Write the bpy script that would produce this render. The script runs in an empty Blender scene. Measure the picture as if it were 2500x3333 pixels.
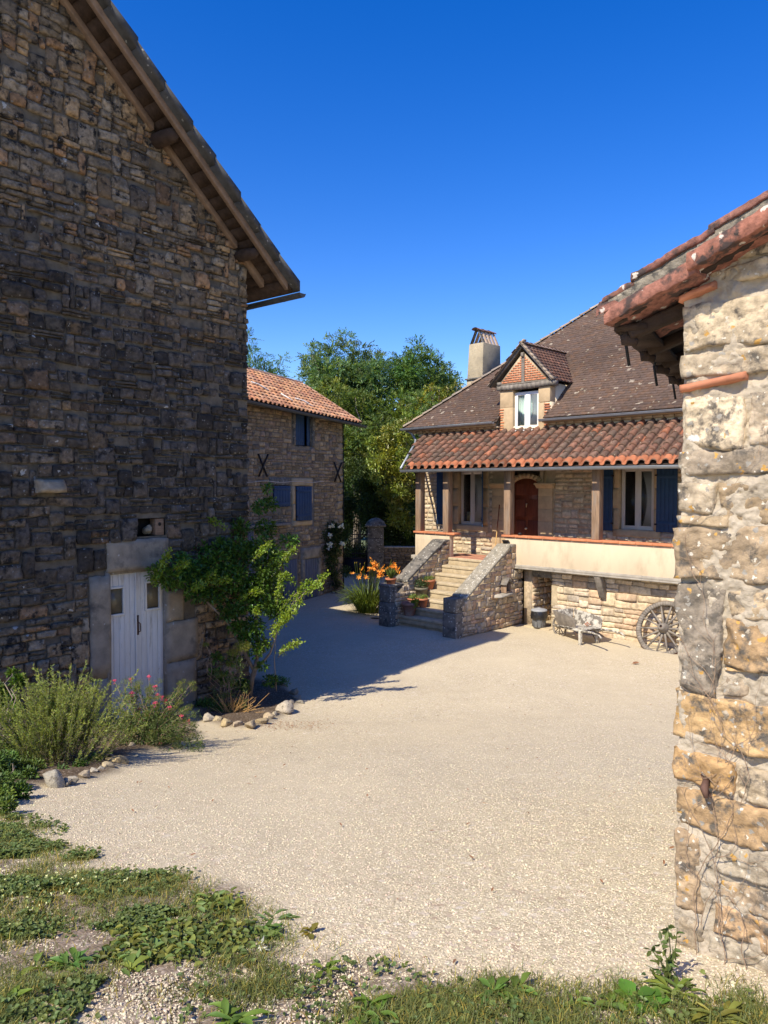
import bpy, math, random
import numpy as np
from mathutils import Vector
R_ = math.radians
scn = bpy.context.scene
col = scn.collection

# ------------------------------------------------------------------ camera, sky, sun, exposure
PITCH = R_(2.1)
cam_d = bpy.data.cameras.new('camera'); cam = bpy.data.objects.new('camera', cam_d); col.objects.link(cam)
cam_d.sensor_fit = 'VERTICAL'; cam_d.sensor_height = 36.0; cam_d.lens = 26.0
cam_d.clip_start = 0.05; cam_d.clip_end = 3000
cam.location = (0, 0, 0); cam.rotation_euler = (R_(90) - PITCH, 0, 0)
scn.camera = cam
SUN_EL = R_(46.3); SUN_DIR = Vector((-.669*math.cos(SUN_EL), -.743*math.cos(SUN_EL), math.sin(SUN_EL)))
w = bpy.data.worlds.new('World'); scn.world = w; w.use_nodes = True
nt = w.node_tree; bg = nt.nodes['Background']
sky = nt.nodes.new('ShaderNodeTexSky'); sky.sky_type = 'NISHITA'; sky.sun_disc = False
sky.sun_elevation = SUN_EL; sky.sun_rotation = math.atan2(-.669, -.743); sky.altitude = 200
sky.air_density = 1.0; sky.dust_density = 0.4; sky.ozone_density = 3.0
sat = nt.nodes.new('ShaderNodeHueSaturation'); sat.inputs['Saturation'].default_value = 1.42; sat.inputs['Hue'].default_value = .519; sat.inputs['Value'].default_value = 1.36
nt.links.new(sky.outputs[0], sat.inputs['Color']); nt.links.new(sat.outputs[0], bg.inputs[0]); bg.inputs[1].default_value = 0.115
sl = bpy.data.lights.new('sun', 'SUN'); sl.energy = 5.0; sl.angle = R_(0.53); sl.color = (1.0, .90, .735)
so = bpy.data.objects.new('sun', sl); col.objects.link(so)
so.rotation_euler = SUN_DIR.to_track_quat('Z', 'Y').to_euler(); so.location = (-20, -20, 30)
scn.view_settings.view_transform = 'Standard'; scn.view_settings.look = 'None'
scn.view_settings.exposure = 0.46; scn.view_settings.gamma = 1.0
scn.render.resolution_x = 768; scn.render.resolution_y = 1024
try:
    scn.cycles.transparent_max_bounces = 16; scn.cycles.max_bounces = 7
except Exception: pass

rng = np.random.default_rng(7)
# ------------------------------------------------------------------ noise
def _h(ix, iy, iz, s):
    n = (ix*374761393 + iy*668265263 + iz*1274126177 + s*974711) & 0xffffffff
    n = ((n ^ (n >> 13))*1274126177) & 0xffffffff
    n = (n ^ (n >> 16))
    return (n & 0xffff)/65535.0
def vn(p, s=0):
    p = np.asarray(p, float); i = np.floor(p).astype(np.int64); f = p-i; f = f*f*(3-2*f)
    r = 0
    for dx in (0, 1):
        for dy in (0, 1):
            for dz in (0, 1):
                wgt = (f[..., 0] if dx else 1-f[..., 0])*(f[..., 1] if dy else 1-f[..., 1])*(f[..., 2] if dz else 1-f[..., 2])
                r = r + wgt*_h(i[..., 0]+dx, i[..., 1]+dy, i[..., 2]+dz, s)
    return r*2-1
def fbm(p, o=4, s=0):
    p = np.asarray(p, float); a = 1; t = 0; r = 0
    for k in range(o):
        r = r + a*vn(p*(2**k), s+k); t += a; a *= .5
    return r/t
def n1(x, k=0, s=0):
    x = np.asarray(x, float)
    return vn(np.stack([x, np.full_like(x, k*3.17+.5), np.full_like(x, .5)], -1), s)

# ------------------------------------------------------------------ terrain height and pixel helpers
_TY = [-40, -6, 0, 2.2, 5, 8, 10, 12.5, 15, 18.5, 25, 29, 45, 90, 900]
_TZ = [-1.0, -1.0, -1.42, -1.62, -2.27, -3.03, -3.5, -3.88, -3.9, -3.83, -3.93, -3.6, -4.0, -5, -5]
_tx = np.linspace(-40, 60, 2001)
_tz = np.convolve(np.pad(np.interp(_tx, _TY, _TZ), 12, 'edge'), np.ones(25)/25, 'valid')
def gz(x, y):
    y = np.asarray(y, float)
    return np.where(y < 60, np.interp(y, _tx, _tz), np.interp(y, _TY, _TZ))
def ray(px, py):
    a = (px-1250)/2407.; v = (1666.5-py)/2407.
    return np.array([a, math.cos(PITCH)+v*math.sin(PITCH), v*math.cos(PITCH)-math.sin(PITCH)])
def at(px, py, Y):
    r = ray(px, py); return r*(Y/r[1])
def G_(px, py):
    r = ray(px, py); r = r/r[1]; lo, hi = .5, 60.
    for k in range(50):
        m = (lo+hi)/2
        if r[2]*m > gz(0, m): lo = m
        else: hi = m
    return r*lo

# ------------------------------------------------------------------ geometry collector
ZOFF = {}
class Geo:
    def __init__(s): s.V = []; s.Q = []; s.T = []; s.N = []; s.C = []; s.n = 0; s.anyc = False
    def add(s, v, q=None, t=None, n=None, c=None):
        v = np.asarray(v, float).reshape(-1, 3); k = s.n
        s.V.append(v); s.n += len(v)
        if q is not None and len(q): s.Q.append(np.asarray(q, np.int64).reshape(-1, 4)+k)
        if t is not None and len(t): s.T.append(np.asarray(t, np.int64).reshape(-1, 3)+k)
        if n is not None: s.N += [tuple(i+k for i in f) for f in n]
        if c is None: c = np.ones((len(v), 3))
        else:
            s.anyc = True; c = np.asarray(c, float)
            if c.ndim == 1: c = np.tile(c, (len(v), 1))
        s.C.append(c); return k
    def hexa(s, p, c=None):  # p: 4 bottom + 4 top, counter-clockwise
        s.add(p, q=[(3, 2, 1, 0), (4, 5, 6, 7), (0, 1, 5, 4), (1, 2, 6, 5), (2, 3, 7, 6), (3, 0, 4, 7)], c=c); return s
    def box(s, x0, x1, y0, y1, z0, z1, c=None):
        return s.hexa([(x0, y0, z0), (x1, y0, z0), (x1, y1, z0), (x0, y1, z0), (x0, y0, z1), (x1, y0, z1), (x1, y1, z1), (x0, y1, z1)], c)
    def prism(s, poly, y0, y1, c=None):  # polygon in x,z extruded along y
        m = len(poly); v = [(a, y0, b) for a, b in poly]+[(a, y1, b) for a, b in poly]
        s.add(v, q=[(i, (i+1) % m, (i+1) % m+m, i+m) for i in range(m)], n=[tuple(range(m))[::-1], tuple(range(m, 2*m))], c=c); return s
    def prismx(s, poly, x0, x1, c=None):  # polygon in y,z extruded along x
        m = len(poly); v = [(x0, a, b) for a, b in poly]+[(x1, a, b) for a, b in poly]
        s.add(v, q=[(i, i+m, (i+1) % m+m, (i+1) % m) for i in range(m)], n=[tuple(range(m)), tuple(range(m, 2*m))[::-1]], c=c); return s
    def slab(s, poly, z0, z1, c=None):  # polygon in x,y extruded in z
        m = len(poly); v = [(a, b, z0) for a, b in poly]+[(a, b, z1) for a, b in poly]
        s.add(v, q=[(i, (i+1) % m, (i+1) % m+m, i+m) for i in range(m)], n=[tuple(range(m))[::-1], tuple(range(m, 2*m))], c=c); return s
    def beam(s, a, b, wd, ht, c=None, up=(0, 0, 1)):
        a = Vector(a); b = Vector(b); d = (b-a).normalized(); u = Vector(up)
        r = d.cross(u).normalized(); u = r.cross(d).normalized(); r *= wd/2; u *= ht/2
        return s.hexa([a-r-u, a+r-u, b+r-u, b-r-u, a-r+u, a+r+u, b+r+u, b-r+u], c)
    def tube(s, pts, rad, seg=8, c=None, caps=True, squash=None):
        P = np.asarray(pts, float); m = len(P); rad = np.broadcast_to(np.asarray(rad, float), (m,))
        T = np.gradient(P, axis=0); T /= np.linalg.norm(T, axis=1)[:, None]+1e-9
        ref = np.array([0, 0, 1.]) if abs(T[0][2]) < .9 else np.array([1., 0, 0])
        vs = []; u = None
        th = np.linspace(0, 2*math.pi, seg, endpoint=False)
        for k in range(m):
            if u is None: u = np.cross(T[k], ref)
            u = u-T[k]*u.dot(T[k]); u /= np.linalg.norm(u)+1e-9; v = np.cross(T[k], u)
            vs.append(P[k]+rad[k]*(np.cos(th)[:, None]*u+np.sin(th)[:, None]*v))
        V = np.concatenate(vs); q = []
        for k in range(m-1):
            for j in range(seg):
                j2 = (j+1) % seg; q.append((k*seg+j, k*seg+j2, (k+1)*seg+j2, (k+1)*seg+j))
        n = [tuple(range(seg))[::-1], tuple(range((m-1)*seg, m*seg))] if caps else None
        s.add(V, q=q, n=n, c=c); return s
    def lathe(s, prof, cen=(0, 0, 0), seg=24, c=None, axis='z'):
        th = np.linspace(0, 2*math.pi, seg, endpoint=False); V = []
        for r, z in prof: V.append(np.stack([r*np.cos(th), r*np.sin(th), np.full(seg, z)], -1))
        V = np.concatenate(V)
        if axis == 'y': V = V[:, [0, 2, 1]]*np.array([1, -1, 1])
        V = V+np.asarray(cen); q = []
        for k in range(len(prof)-1):
            for j in range(seg):
                j2 = (j+1) % seg; q.append((k*seg+j, k*seg+j2, (k+1)*seg+j2, (k+1)*seg+j))
        s.add(V, q=q, c=c); return s
    def grid(s, A, c=None, flip=False):  # A: (n,m,3)
        n, m = A.shape[:2]; i = np.arange(n-1)[:, None]*m+np.arange(m-1)[None, :]; i = i.ravel()
        q = np.stack([i, i+1, i+m+1, i+m], -1)
        if flip: q = q[:, ::-1]
        s.add(A.reshape(-1, 3), q=q, c=None if c is None else np.asarray(c).reshape(-1, 3) if np.ndim(c) > 1 else c); return s
    def build(s, name, mat, parent=None, smooth=False, bevel=0, rot=None):
        V = np.concatenate(s.V); C = np.concatenate(s.C)
        root = parent
        while root is not None and root.parent is not None: root = root.parent
        if root is not None: V = V-np.array([0, 0, ZOFF.get(root.name, 0)])
        sizes = []; loops = []
        for arr, k in ((s.Q, 4), (s.T, 3)):
            if arr:
                a = np.concatenate(arr); sizes.append(np.full(len(a), k)); loops.append(a.ravel())
        for f in s.N: sizes.append(np.array([len(f)])); loops.append(np.array(f))
        sizes = np.concatenate(sizes); loops = np.concatenate(loops)
        me = bpy.data.meshes.new(name); me.vertices.add(len(V)); me.vertices.foreach_set('co', V.astype(np.float32).ravel())
        me.loops.add(len(loops)); me.loops.foreach_set('vertex_index', loops.astype(np.int32))
        me.polygons.add(len(sizes)); st = np.concatenate([[0], np.cumsum(sizes)[:-1]])
        me.polygons.foreach_set('loop_start', st.astype(np.int32)); me.polygons.foreach_set('loop_total', sizes.astype(np.int32))
        me.update(calc_edges=True); me.validate()
        if s.anyc or mat.name.split('.')[0].endswith(('leaves', 'blades', 'petals')):
            a = me.color_attributes.new('Col', 'FLOAT_COLOR', 'POINT')
            a.data.foreach_set('color', np.concatenate([C, np.ones((len(C), 1))], 1).astype(np.float32).ravel())
        if smooth: me.polygons.foreach_set('use_smooth', np.ones(len(sizes), bool))
        me.materials.append(mat)
        o = bpy.data.objects.new(name, me); col.objects.link(o)
        if parent is not None: o.parent = parent
        if bevel:
            b = o.modifiers.new('bevel', 'BEVEL'); b.width = bevel; b.segments = 2; b.limit_method = 'ANGLE'; b.angle_limit = R_(40)
        return o
def thing(name, label, cat, loc=(0, 0, 0), rot=0, group=None):
    o = bpy.data.objects.new(name, None); col.objects.link(o); o.location = loc; o.rotation_euler = (0, 0, rot)
    o['label'] = label; o['category'] = cat; o.empty_display_size = .2
    if group: o['group'] = group
    return o
def frame_thing(name, label, cat, O, deg, zb):
    o = thing(name, label, cat, (O[0], O[1], zb), R_(deg)); ZOFF[o.name] = zb; return o
def tag(o, label, cat, group=None):
    o['label'] = label; o['category'] = cat
    if group: o['group'] = group
    return o
def struct(o): o['kind'] = 'structure'; return o
class Fr:
    def __init__(s, O, deg):
        a = R_(deg); s.O = np.array([O[0], O[1], 0.]); s.deg = deg
        s.x = np.array([math.cos(a), math.sin(a), 0]); s.y = np.array([-math.sin(a), math.cos(a), 0])
    def w(s, a, d, z=0): return s.O+s.x*a+s.y*d+np.array([0, 0, z])
H = Fr((.855, 22.86), -45); B = Fr((-2.51, 13.6), 51); F = Fr((-1.539, 26.92), 59); RB = Fr((1.1, 2.75), -45); RS = Fr((1.1, 2.75), 61)

# ------------------------------------------------------------------ materials
def mat(name, base=(.5, .5, .5), rough=.8, attr=False, var=.25, scale=6, bump=.3, bscale=30, bdist=.01, spots=None, metal=0, spec=.3, stretch=(1, 1, 1), detail=6, dark=None, vscale=None):
    m = bpy.data.materials.new(name); m.use_nodes = True; t = m.node_tree; N = t.nodes; K = t.links
    p = N['Principled BSDF']; p.inputs['Roughness'].default_value = rough; p.inputs['Metallic'].default_value = metal
    p.inputs['Specular IOR Level'].default_value = spec
    tc = N.new('ShaderNodeTexCoord'); mp = N.new('ShaderNodeMapping'); mp.inputs['Scale'].default_value = stretch
    K.new(tc.outputs['Object'], mp.inputs['Vector']); co = mp.outputs['Vector']
    def noise(sc, det=detail, rg=.6):
        n = N.new('ShaderNodeTexNoise'); n.inputs['Scale'].default_value = sc; n.inputs['Detail'].default_value = det
        n.inputs['Roughness'].default_value = rg; K.new(co, n.inputs['Vector']); return n
    def mix(kind, fac, a, b):
        x = N.new('ShaderNodeMix'); x.data_type = 'RGBA'; x.blend_type = kind
        if isinstance(fac, (int, float)): x.inputs[0].default_value = fac
        else: K.new(fac, x.inputs[0])
        for i, s in ((6, a), (7, b)):
            if isinstance(s, tuple): x.inputs[i].default_value = (*s, 1) if len(s) == 3 else s
            else: K.new(s, x.inputs[i])
        return x.outputs[2]
    def ramp(src, a, b):
        r = N.new('ShaderNodeMapRange'); r.inputs['From Min'].default_value = a; r.inputs['From Max'].default_value = b
        K.new(src, r.inputs['Value']); return r.outputs[0]
    c = base
    if attr:
        at_ = N.new('ShaderNodeAttribute'); at_.attribute_name = 'Col'
        c = mix('MULTIPLY', 1.0, at_.outputs['Color'], base)
    n = noise(scale)
    v = ramp(n.outputs['Fac'], .3, .7)
    lo = tuple([1-var]*3); hi = tuple([1+var]*3)
    vv = mix('MIX', v, lo, hi)
    c = mix('MULTIPLY', 1.0, c, vv)
    if dark:  # (color, scale, threshold, width) mottled stain
        n2 = noise(dark[1], 8, .65); c = mix('MIX', ramp(n2.outputs['Fac'], dark[2], dark[2]+dark[3]), c, dark[0])
    for sp in (spots or []):  # (color, scale, radius, density)
        vo = N.new('ShaderNodeTexVoronoi'); vo.inputs['Scale'].default_value = sp[1]
        dn_ = noise(sp[1]*1.7, 3); vm = N.new('ShaderNodeVectorMath'); vm.operation = 'MULTIPLY_ADD'; K.new(dn_.outputs['Color'], vm.inputs[0]); vm.inputs[1].default_value = (1.1/sp[1],)*3; K.new(co, vm.inputs[2]); K.new(vm.outputs[0], vo.inputs['Vector'])
        wn = noise(sp[1]*2.5, 4)
        ad = N.new('ShaderNodeMath'); ad.operation = 'MULTIPLY_ADD'; K.new(wn.outputs['Fac'], ad.inputs[0]); ad.inputs[1].default_value = sp[2]*1.2
        K.new(vo.outputs['Distance'], ad.inputs[2])
        m1 = ramp(ad.outputs[0], sp[2]*1.6+.03, sp[2]*1.6-.02)
        sepc = N.new('ShaderNodeSeparateColor'); K.new(vo.outputs['Color'], sepc.inputs[0])
        m2 = ramp(sepc.outputs[0], 1-sp[3], 1-sp[3]+.02)
        mu = N.new('ShaderNodeMath'); mu.operation = 'MULTIPLY'; K.new(m1, mu.inputs[0]); K.new(m2, mu.inputs[1])
        c = mix('MIX', mu.outputs[0], c, sp[0])
    K.new(c, p.inputs['Base Color'])
    if bump:
        b = N.new('ShaderNodeBump'); b.inputs['Strength'].default_value = bump; b.inputs['Distance'].default_value = bdist
        nb = noise(bscale, 8, .7); K.new(nb.outputs['Fac'], b.inputs['Height']); K.new(b.outputs[0], p.inputs['Normal'])
    return m
WL = (.55, .54, .50)
M = {}
M['barnstone'] = mat('barn_stone', (1, 1, 1), .92, attr=True, var=.5, scale=15, bump=1, bscale=30, bdist=.03, spots=[((.46, .45, .40), 6, .16, .10), ((.22, .215, .20), 17, .22, .3)], dark=((.024, .022, .02), 7, .52, .10))
M['mortar_dark'] = mat('old_mortar', (.135, .115, .085), .95, var=.35, scale=8, bump=1, bscale=40, bdist=.02)
M['stone'] = mat('rubble_stone', (1, 1, 1), .9, attr=True, var=.3, scale=12, bump=.8, bscale=30, bdist=.012)
M['mortar'] = mat('lime_mortar', (.42, .34, .235), .95, var=.2, scale=6, bump=.8, bscale=50, bdist=.01)
M['mortar_far'] = mat('weathered_mortar', (.22, .18, .13), .95, var=.3, scale=4, bump=.6, bscale=30, bdist=.01)
M['quoin'] = mat('dressed_stone', (.30, .26, .20), .9, var=.25, scale=5, bump=.7, bscale=45, bdist=.008, spots=[((.30, .29, .26), 18, .22, .15)], dark=((.10, .095, .085), 3, .52, .2))
M['cutstone'] = mat('golden_cut_stone', (.47, .35, .21), .85, var=.15, scale=6, bump=.3, bscale=60, bdist=.004)
M['greystone'] = mat('grey_worn_stone', (.17, .155, .13), .9, var=.3, scale=8, bump=.8, bscale=40, bdist=.008, dark=((.05, .05, .048), 5, .52, .15), spots=[((.5, .48, .42), 14, .25, .35)])
M['copingstone'] = mat('lichened_coping_stone', (.29, .26, .2), .9, var=.3, scale=8, bump=.9, bscale=40, bdist=.01, dark=((.12, .115, .095), 6, .53, .15), spots=[((.60, .57, .48), 16, .3, .5)])
M['stepstone'] = mat('worn_step_stone', (.44, .36, .235), .9, var=.2, scale=6, bump=.6, bscale=40, bdist=.008, dark=((.2, .17, .11), 4, .55, .2))
M['render'] = mat('cream_lime_render', (.64, .53, .375), .95, var=.09, scale=1.3, bump=.25, bscale=120, bdist=.003, stretch=(1, 1, .45), dark=((.38, .30, .20), 2.6, .48, .35))
M['brick'] = mat('orange_brick', (.55, .21, .10), .85, attr=True, var=.18, scale=12, bump=.4, bscale=60, bdist=.004)
M['tile'] = mat('mossy_clay_tile', (1, 1, 1), .9, attr=True, var=.3, scale=14, bump=.6, bscale=40, bdist=.006, dark=((.085, .07, .055), 9, .57, .1), spots=[((.40, .36, .26), 22, .25, .1)])
M['tilefar'] = mat('clay_tile', (1, 1, 1), .9, attr=True, var=.2, scale=10, bump=.4, bscale=40, bdist=.006)
M['flattile'] = mat('brown_flat_tile', (1, 1, 1), .85, attr=True, var=.2, scale=10, bump=.5, bscale=30, bdist=.006, spots=[((.33, .28, .22), 3.2, .2, .3), ((.30, .27, .2), 7, .2, .16)], stretch=(1, 1, 1.6))
M['slate'] = mat('dark_slate', (.065, .064, .06), .85, var=.3, scale=8, bump=.7, bscale=30, bdist=.01, spots=[((.28, .28, .26), 14, .2, .2)])
M['wood_old'] = mat('weathered_timber', (.23, .15, .095), .85, var=.35, scale=5, bump=.7, bscale=18, bdist=.01, stretch=(1, 1, 8))
M['wood_post'] = mat('brown_post_timber', (.27, .18, .115), .8, var=.35, scale=4, bump=.4, bscale=14, bdist=.006, stretch=(6, 6, .7), dark=((.22, .2, .18), 2.2, .5, .25))
M['wood_dark'] = mat('dark_roof_timber', (.055, .035, .024), .85, var=.4, scale=8, bump=.8, bscale=20, bdist=.02)
M['wood_beam'] = mat('tan_beam', (.22, .15, .10), .8, var=.3, scale=5, bump=.6, bscale=14, bdist=.008, stretch=(1, 1, 1))
M['wood_grey'] = mat('grey_flaking_timber', (.21, .185, .155), .85, var=.35, scale=7, bump=.8, bscale=25, bdist=.008)
M['white_flake'] = mat('flaking_white_paint', (.50, .47, .40), .8, var=.2, scale=8, bump=.8, bscale=30, bdist=.006, dark=((.17, .15, .125), 9, .47, .08))
M['white_door'] = mat('old_white_paint', (.62, .59, .52), .6, var=.1, scale=4, bump=.25, bscale=20, bdist=.004, stretch=(3, 3, .5), dark=((.40, .36, .29), 5, .56, .15), spots=[((.22, .12, .06), 7, .06, .2)])
M['white'] = mat('white_frame', (.82, .82, .80), .4, var=.03, bump=0)
M['lintel'] = mat('lintel_stone', (.27, .225, .165), .9, var=.25, scale=5, bump=.8, bscale=40, bdist=.01, dark=((.09, .08, .068), 3.4, .53, .2), spots=[((.42, .40, .36), 16, .24, .1)])
M['blue'] = mat('navy_shutter_paint', (.024, .058, .125), .6, var=.15, scale=5, bump=.2, bscale=20, bdist=.003)
M['bluelit'] = M['blue']
M['greyblue'] = mat('grey_blue_boards', (.13, .145, .18), .8, var=.2, scale=5, bump=.4, bscale=20, bdist=.004, stretch=(4, 4, .5))
M['iron'] = mat('dark_iron', (.03, .026, .028), .6, var=.3, scale=14, bump=.4, bscale=40, bdist=.003, metal=.3)
M['rust'] = mat('rusty_iron', (.10, .055, .04), .8, var=.4, scale=14, bump=.5, bscale=40, bdist=.003)
M['zinc'] = mat('zinc_gutter', (.30, .33, .36), .5, var=.12, scale=4, bump=.05, bscale=20, metal=.35, spec=.5)
M['zinc_dark'] = mat('dark_gutter', (.09, .095, .10), .6, var=.2, scale=4, bump=.1, bscale=20, metal=.2)
M['doorwood'] = mat('red_brown_door_wood', (.15, .042, .022), .45, var=.3, scale=4, bump=.2, bscale=18, bdist=.003, stretch=(5, 5, .6))
M['floor_tile'] = mat('terracotta_floor', (.52, .25, .16), .8, var=.15, scale=5, bump=.1, bscale=20)
M['concrete'] = mat('weathered_concrete', (.34, .31, .26), .9, var=.2, scale=5, bump=.5, bscale=40, bdist=.006, dark=((.12, .11, .10), 3, .56, .15))
M['chimney'] = mat('pebbly_chimney_render', (.44, .37, .25), .95, var=.2, scale=4, bump=1, bscale=40, bdist=.02, dark=((.22, .19, .14), 2, .52, .2))
M['terracotta'] = mat('terracotta_pot', (.45, .17, .085), .8, var=.15, scale=8, bump=.2, bscale=40, bdist=.003, dark=((.42, .3, .24), 4, .6, .15))
M['terracotta_old'] = mat('bleached_pot', (.30, .155, .11), .85, var=.2, scale=8, bump=.3, bscale=40, bdist=.003, dark=((.36, .29, .25), 3, .48, .2))
M['pot_grey'] = mat('grey_stone_pot', (.20, .18, .13), .9, var=.3, scale=10, bump=.5, bscale=40, bdist=.005)
M['soil'] = mat('dark_soil', (.075, .055, .038), .95, var=.4, scale=15, bump=1, bscale=50, bdist=.02)
M['rock'] = mat('pale_limestone', (.40, .36, .285), .9, attr=True, var=.35, scale=14, bump=1, bscale=25, bdist=.02, dark=((.15, .13, .10), 14, .52, .12))
M['bark'] = mat('grey_bark', (.22, .18, .14), .9, var=.4, scale=12, bump=.9, bscale=30, bdist=.01, stretch=(1, 1, .4))
M['vinebark'] = mat('dry_vine', (.30, .21, .14), .9, var=.3, scale=20, bump=.4, bscale=60)
M['plastic_grey'] = mat('grey_plastic', (.16, .165, .17), .5, var=.05, bump=0)
M['binbag'] = mat('black_bin_liner', (.015, .015, .016), .3, var=.1, bump=.6, bscale=14, bdist=.02, spec=.6)
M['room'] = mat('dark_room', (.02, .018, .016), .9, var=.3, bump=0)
M['curtain'] = mat('pale_green_curtain', (.55, .70, .64), .8, var=.05, bump=0)
M['amber'] = mat('amber_obscured_pane', (.16, .13, .075), .25, var=.3, scale=2, bump=.3, bscale=25, bdist=.004, spec=.5)
M['cable'] = mat('pale_cable', (.5, .47, .42), .7, var=.1, bump=0)
M['black'] = mat('black_cable', (.02, .02, .02), .6, var=.1, bump=0)
M['paper'] = mat('white_scrap', (.75, .75, .73), .8, var=.1, bump=0)
M['straw'] = mat('pale_broom_handle', (.58, .36, .14), .7, var=.15, bump=0)
M['dryleaf'] = mat('brown_dry_leaf', (.25, .12, .06), .8, var=.3, bump=0)
def foliage(name, base=(.07, .12, .03), trans=.35, rough=.5, spec=.35):
    m = bpy.data.materials.new(name); m.use_nodes = True; t = m.node_tree; N = t.nodes; K = t.links
    p = N['Principled BSDF']; p.inputs['Roughness'].default_value = rough; p.inputs['Specular IOR Level'].default_value = spec
    a = N.new('ShaderNodeAttribute'); a.attribute_name = 'Col'
    x = N.new('ShaderNodeMix'); x.data_type = 'RGBA'; x.blend_type = 'MULTIPLY'; x.inputs[0].default_value = 1
    x.inputs[7].default_value = (*base, 1); K.new(a.outputs['Color'], x.inputs[6]); K.new(x.outputs[2], p.inputs['Base Color'])
    y = N.new('ShaderNodeMix'); y.data_type = 'RGBA'; y.blend_type = 'MULTIPLY'; y.inputs[0].default_value = 1
    y.inputs[7].default_value = (1.35, 1.3, .55, 1); K.new(x.outputs[2], y.inputs[6])
    tr = N.new('ShaderNodeBsdfTranslucent'); K.new(y.outputs[2], tr.inputs[0])
    ms = N.new('ShaderNodeMixShader'); ms.inputs[0].default_value = trans
    K.new(p.outputs[0], ms.inputs[1]); K.new(tr.outputs[0], ms.inputs[2])
    K.new(ms.outputs[0], N['Material Output'].inputs[0]); return m
M['leaf_ash'] = foliage('ash_leaves', (.155, .23, .085), .45)
M['leaf_dark'] = foliage('dark_leaves', (.06, .105, .028), .3)
M['leaf_mag'] = foliage('glossy_magnolia_leaves', (.21, .25, .045), .25, .35, .6)
M['leaf_rose'] = foliage('rose_leaves', (.10, .17, .035), .4, .4, .5)
M['leaf_herb'] = foliage('herb_leaves', (.14, .19, .055), .35)
M['leaf_lily'] = foliage('lily_leaves', (.14, .19, .04), .4)
M['grass'] = foliage('grass_blades', (.17, .20, .06), .4)
M['petal_orange'] = foliage('orange_petals', (.95, .42, .07), .4)
M['petal_pink'] = foliage('pink_petals', (.78, .16, .25), .35)
M['petal_white'] = foliage('white_petals', (.85, .84, .78), .3)
# clear window glass: dim reflections over a see-through pane
g = bpy.data.materials.new('window_glass'); g.use_nodes = True; t = g.node_tree
for n in list(t.nodes):
    if n.type == 'BSDF_PRINCIPLED': t.nodes.remove(n)
gl = t.nodes.new('ShaderNodeBsdfGlossy'); gl.inputs['Roughness'].default_value = .03
tp = t.nodes.new('ShaderNodeBsdfTransparent'); fr = t.nodes.new('ShaderNodeFresnel'); fr.inputs[0].default_value = 1.22
mx = t.nodes.new('ShaderNodeMixShader'); t.links.new(fr.outputs[0], mx.inputs[0]); t.links.new(tp.outputs[0], mx.inputs[1]); t.links.new(gl.outputs[0], mx.inputs[2])
t.links.new(mx.outputs[0], t.nodes['Material Output'].inputs[0]); M['glass'] = g

# ------------------------------------------------------------------ masonry
PAL = {
 'barn': [(.15, .115, .078), (.12, .098, .072), (.18, .13, .08), (.105, .088, .068), (.16, .135, .105), (.19, .12, .07)],
 'far': [(.29, .215, .13), (.25, .19, .125), (.33, .25, .155), (.27, .2, .145), (.36, .27, .165), (.24, .18, .12)],
 'house': [(.56, .45, .31), (.50, .41, .30), (.60, .50, .35), (.52, .38, .25), (.47, .40, .31), (.58, .46, .30)],
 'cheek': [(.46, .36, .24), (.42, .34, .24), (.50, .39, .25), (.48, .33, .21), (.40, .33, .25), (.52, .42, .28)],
 'right': [(.48, .32, .135), (.42, .33, .21), (.52, .35, .15), (.36, .31, .24), (.45, .36, .24), (.40, .26, .12)],
 'garden': [(.16, .13, .1), (.2, .16, .12), (.13, .11, .09)]}
def stone_block(g, A, Bc, Cc, D, prot, c, nu=7, nv=5, rough=.006, seed=0, back=.03, rnd=.08, sharp=False):
    # A,B,C,D corners in x,z: lower left, lower right, upper right, upper left
    us = np.concatenate([[-1, -1], np.linspace(-1, 1, nu)[1:-1]*.96, [1, 1]]); vs = np.concatenate([[-1, -1], np.linspace(-1, 1, nv)[1:-1]*.93, [1, 1]])
    U, Vv = np.meshgrid(us, vs)
    Us = U*np.sqrt(1-rnd*Vv**2); Vs = Vv*np.sqrt(1-rnd*U**2)
    a = (Us+1)/2; b = (Vs+1)/2
    P = (1-a)[..., None]*(1-b)[..., None]*np.array(A)+a[..., None]*(1-b)[..., None]*np.array(Bc)+a[..., None]*b[..., None]*np.array(Cc)+(1-a)[..., None]*b[..., None]*np.array(D)
    q3 = np.stack([P[..., 0], P[..., 1], np.full(P.shape[:2], seed*.37)], -1)
    w_ = np.abs(np.array([Bc[0]-A[0], D[1]-A[1]])).min()
    ed = fbm(q3*11, 3, 3)*min(.03, w_*.15)
    if sharp and prot >= .03 and rough < .008: ed = ed*.3
    P = P+np.stack([ed, fbm(q3*11+31, 3, 5)*min(.022, w_*.14)], -1)
    m = np.maximum(np.abs(U), np.abs(Vv))
    y = -prot*(1-.30*(m > .99))-np.maximum(fbm(q3*5+17, 2, 29), .05)*rough*1.5+fbm(q3*7+7, 3, 9)*rough*2+fbm(q3*28+3, 3, 19)*rough
    t1, t2 = rng.normal(0, .12, 2)*prot*(.6 if sharp else 1)
    y = y+t1*U+t2*Vv
    ring = np.zeros_like(U, bool); ring[0] = ring[-1] = True; ring[:, 0] = ring[:, -1] = True
    y = np.where(ring, back, y)
    cc = np.array(c)*(1+fbm(q3*5+11, 2, 4)*.3)[..., None]
    g.grid(np.stack([P[..., 0], y, P[..., 1]], -1), c=cc)
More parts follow.
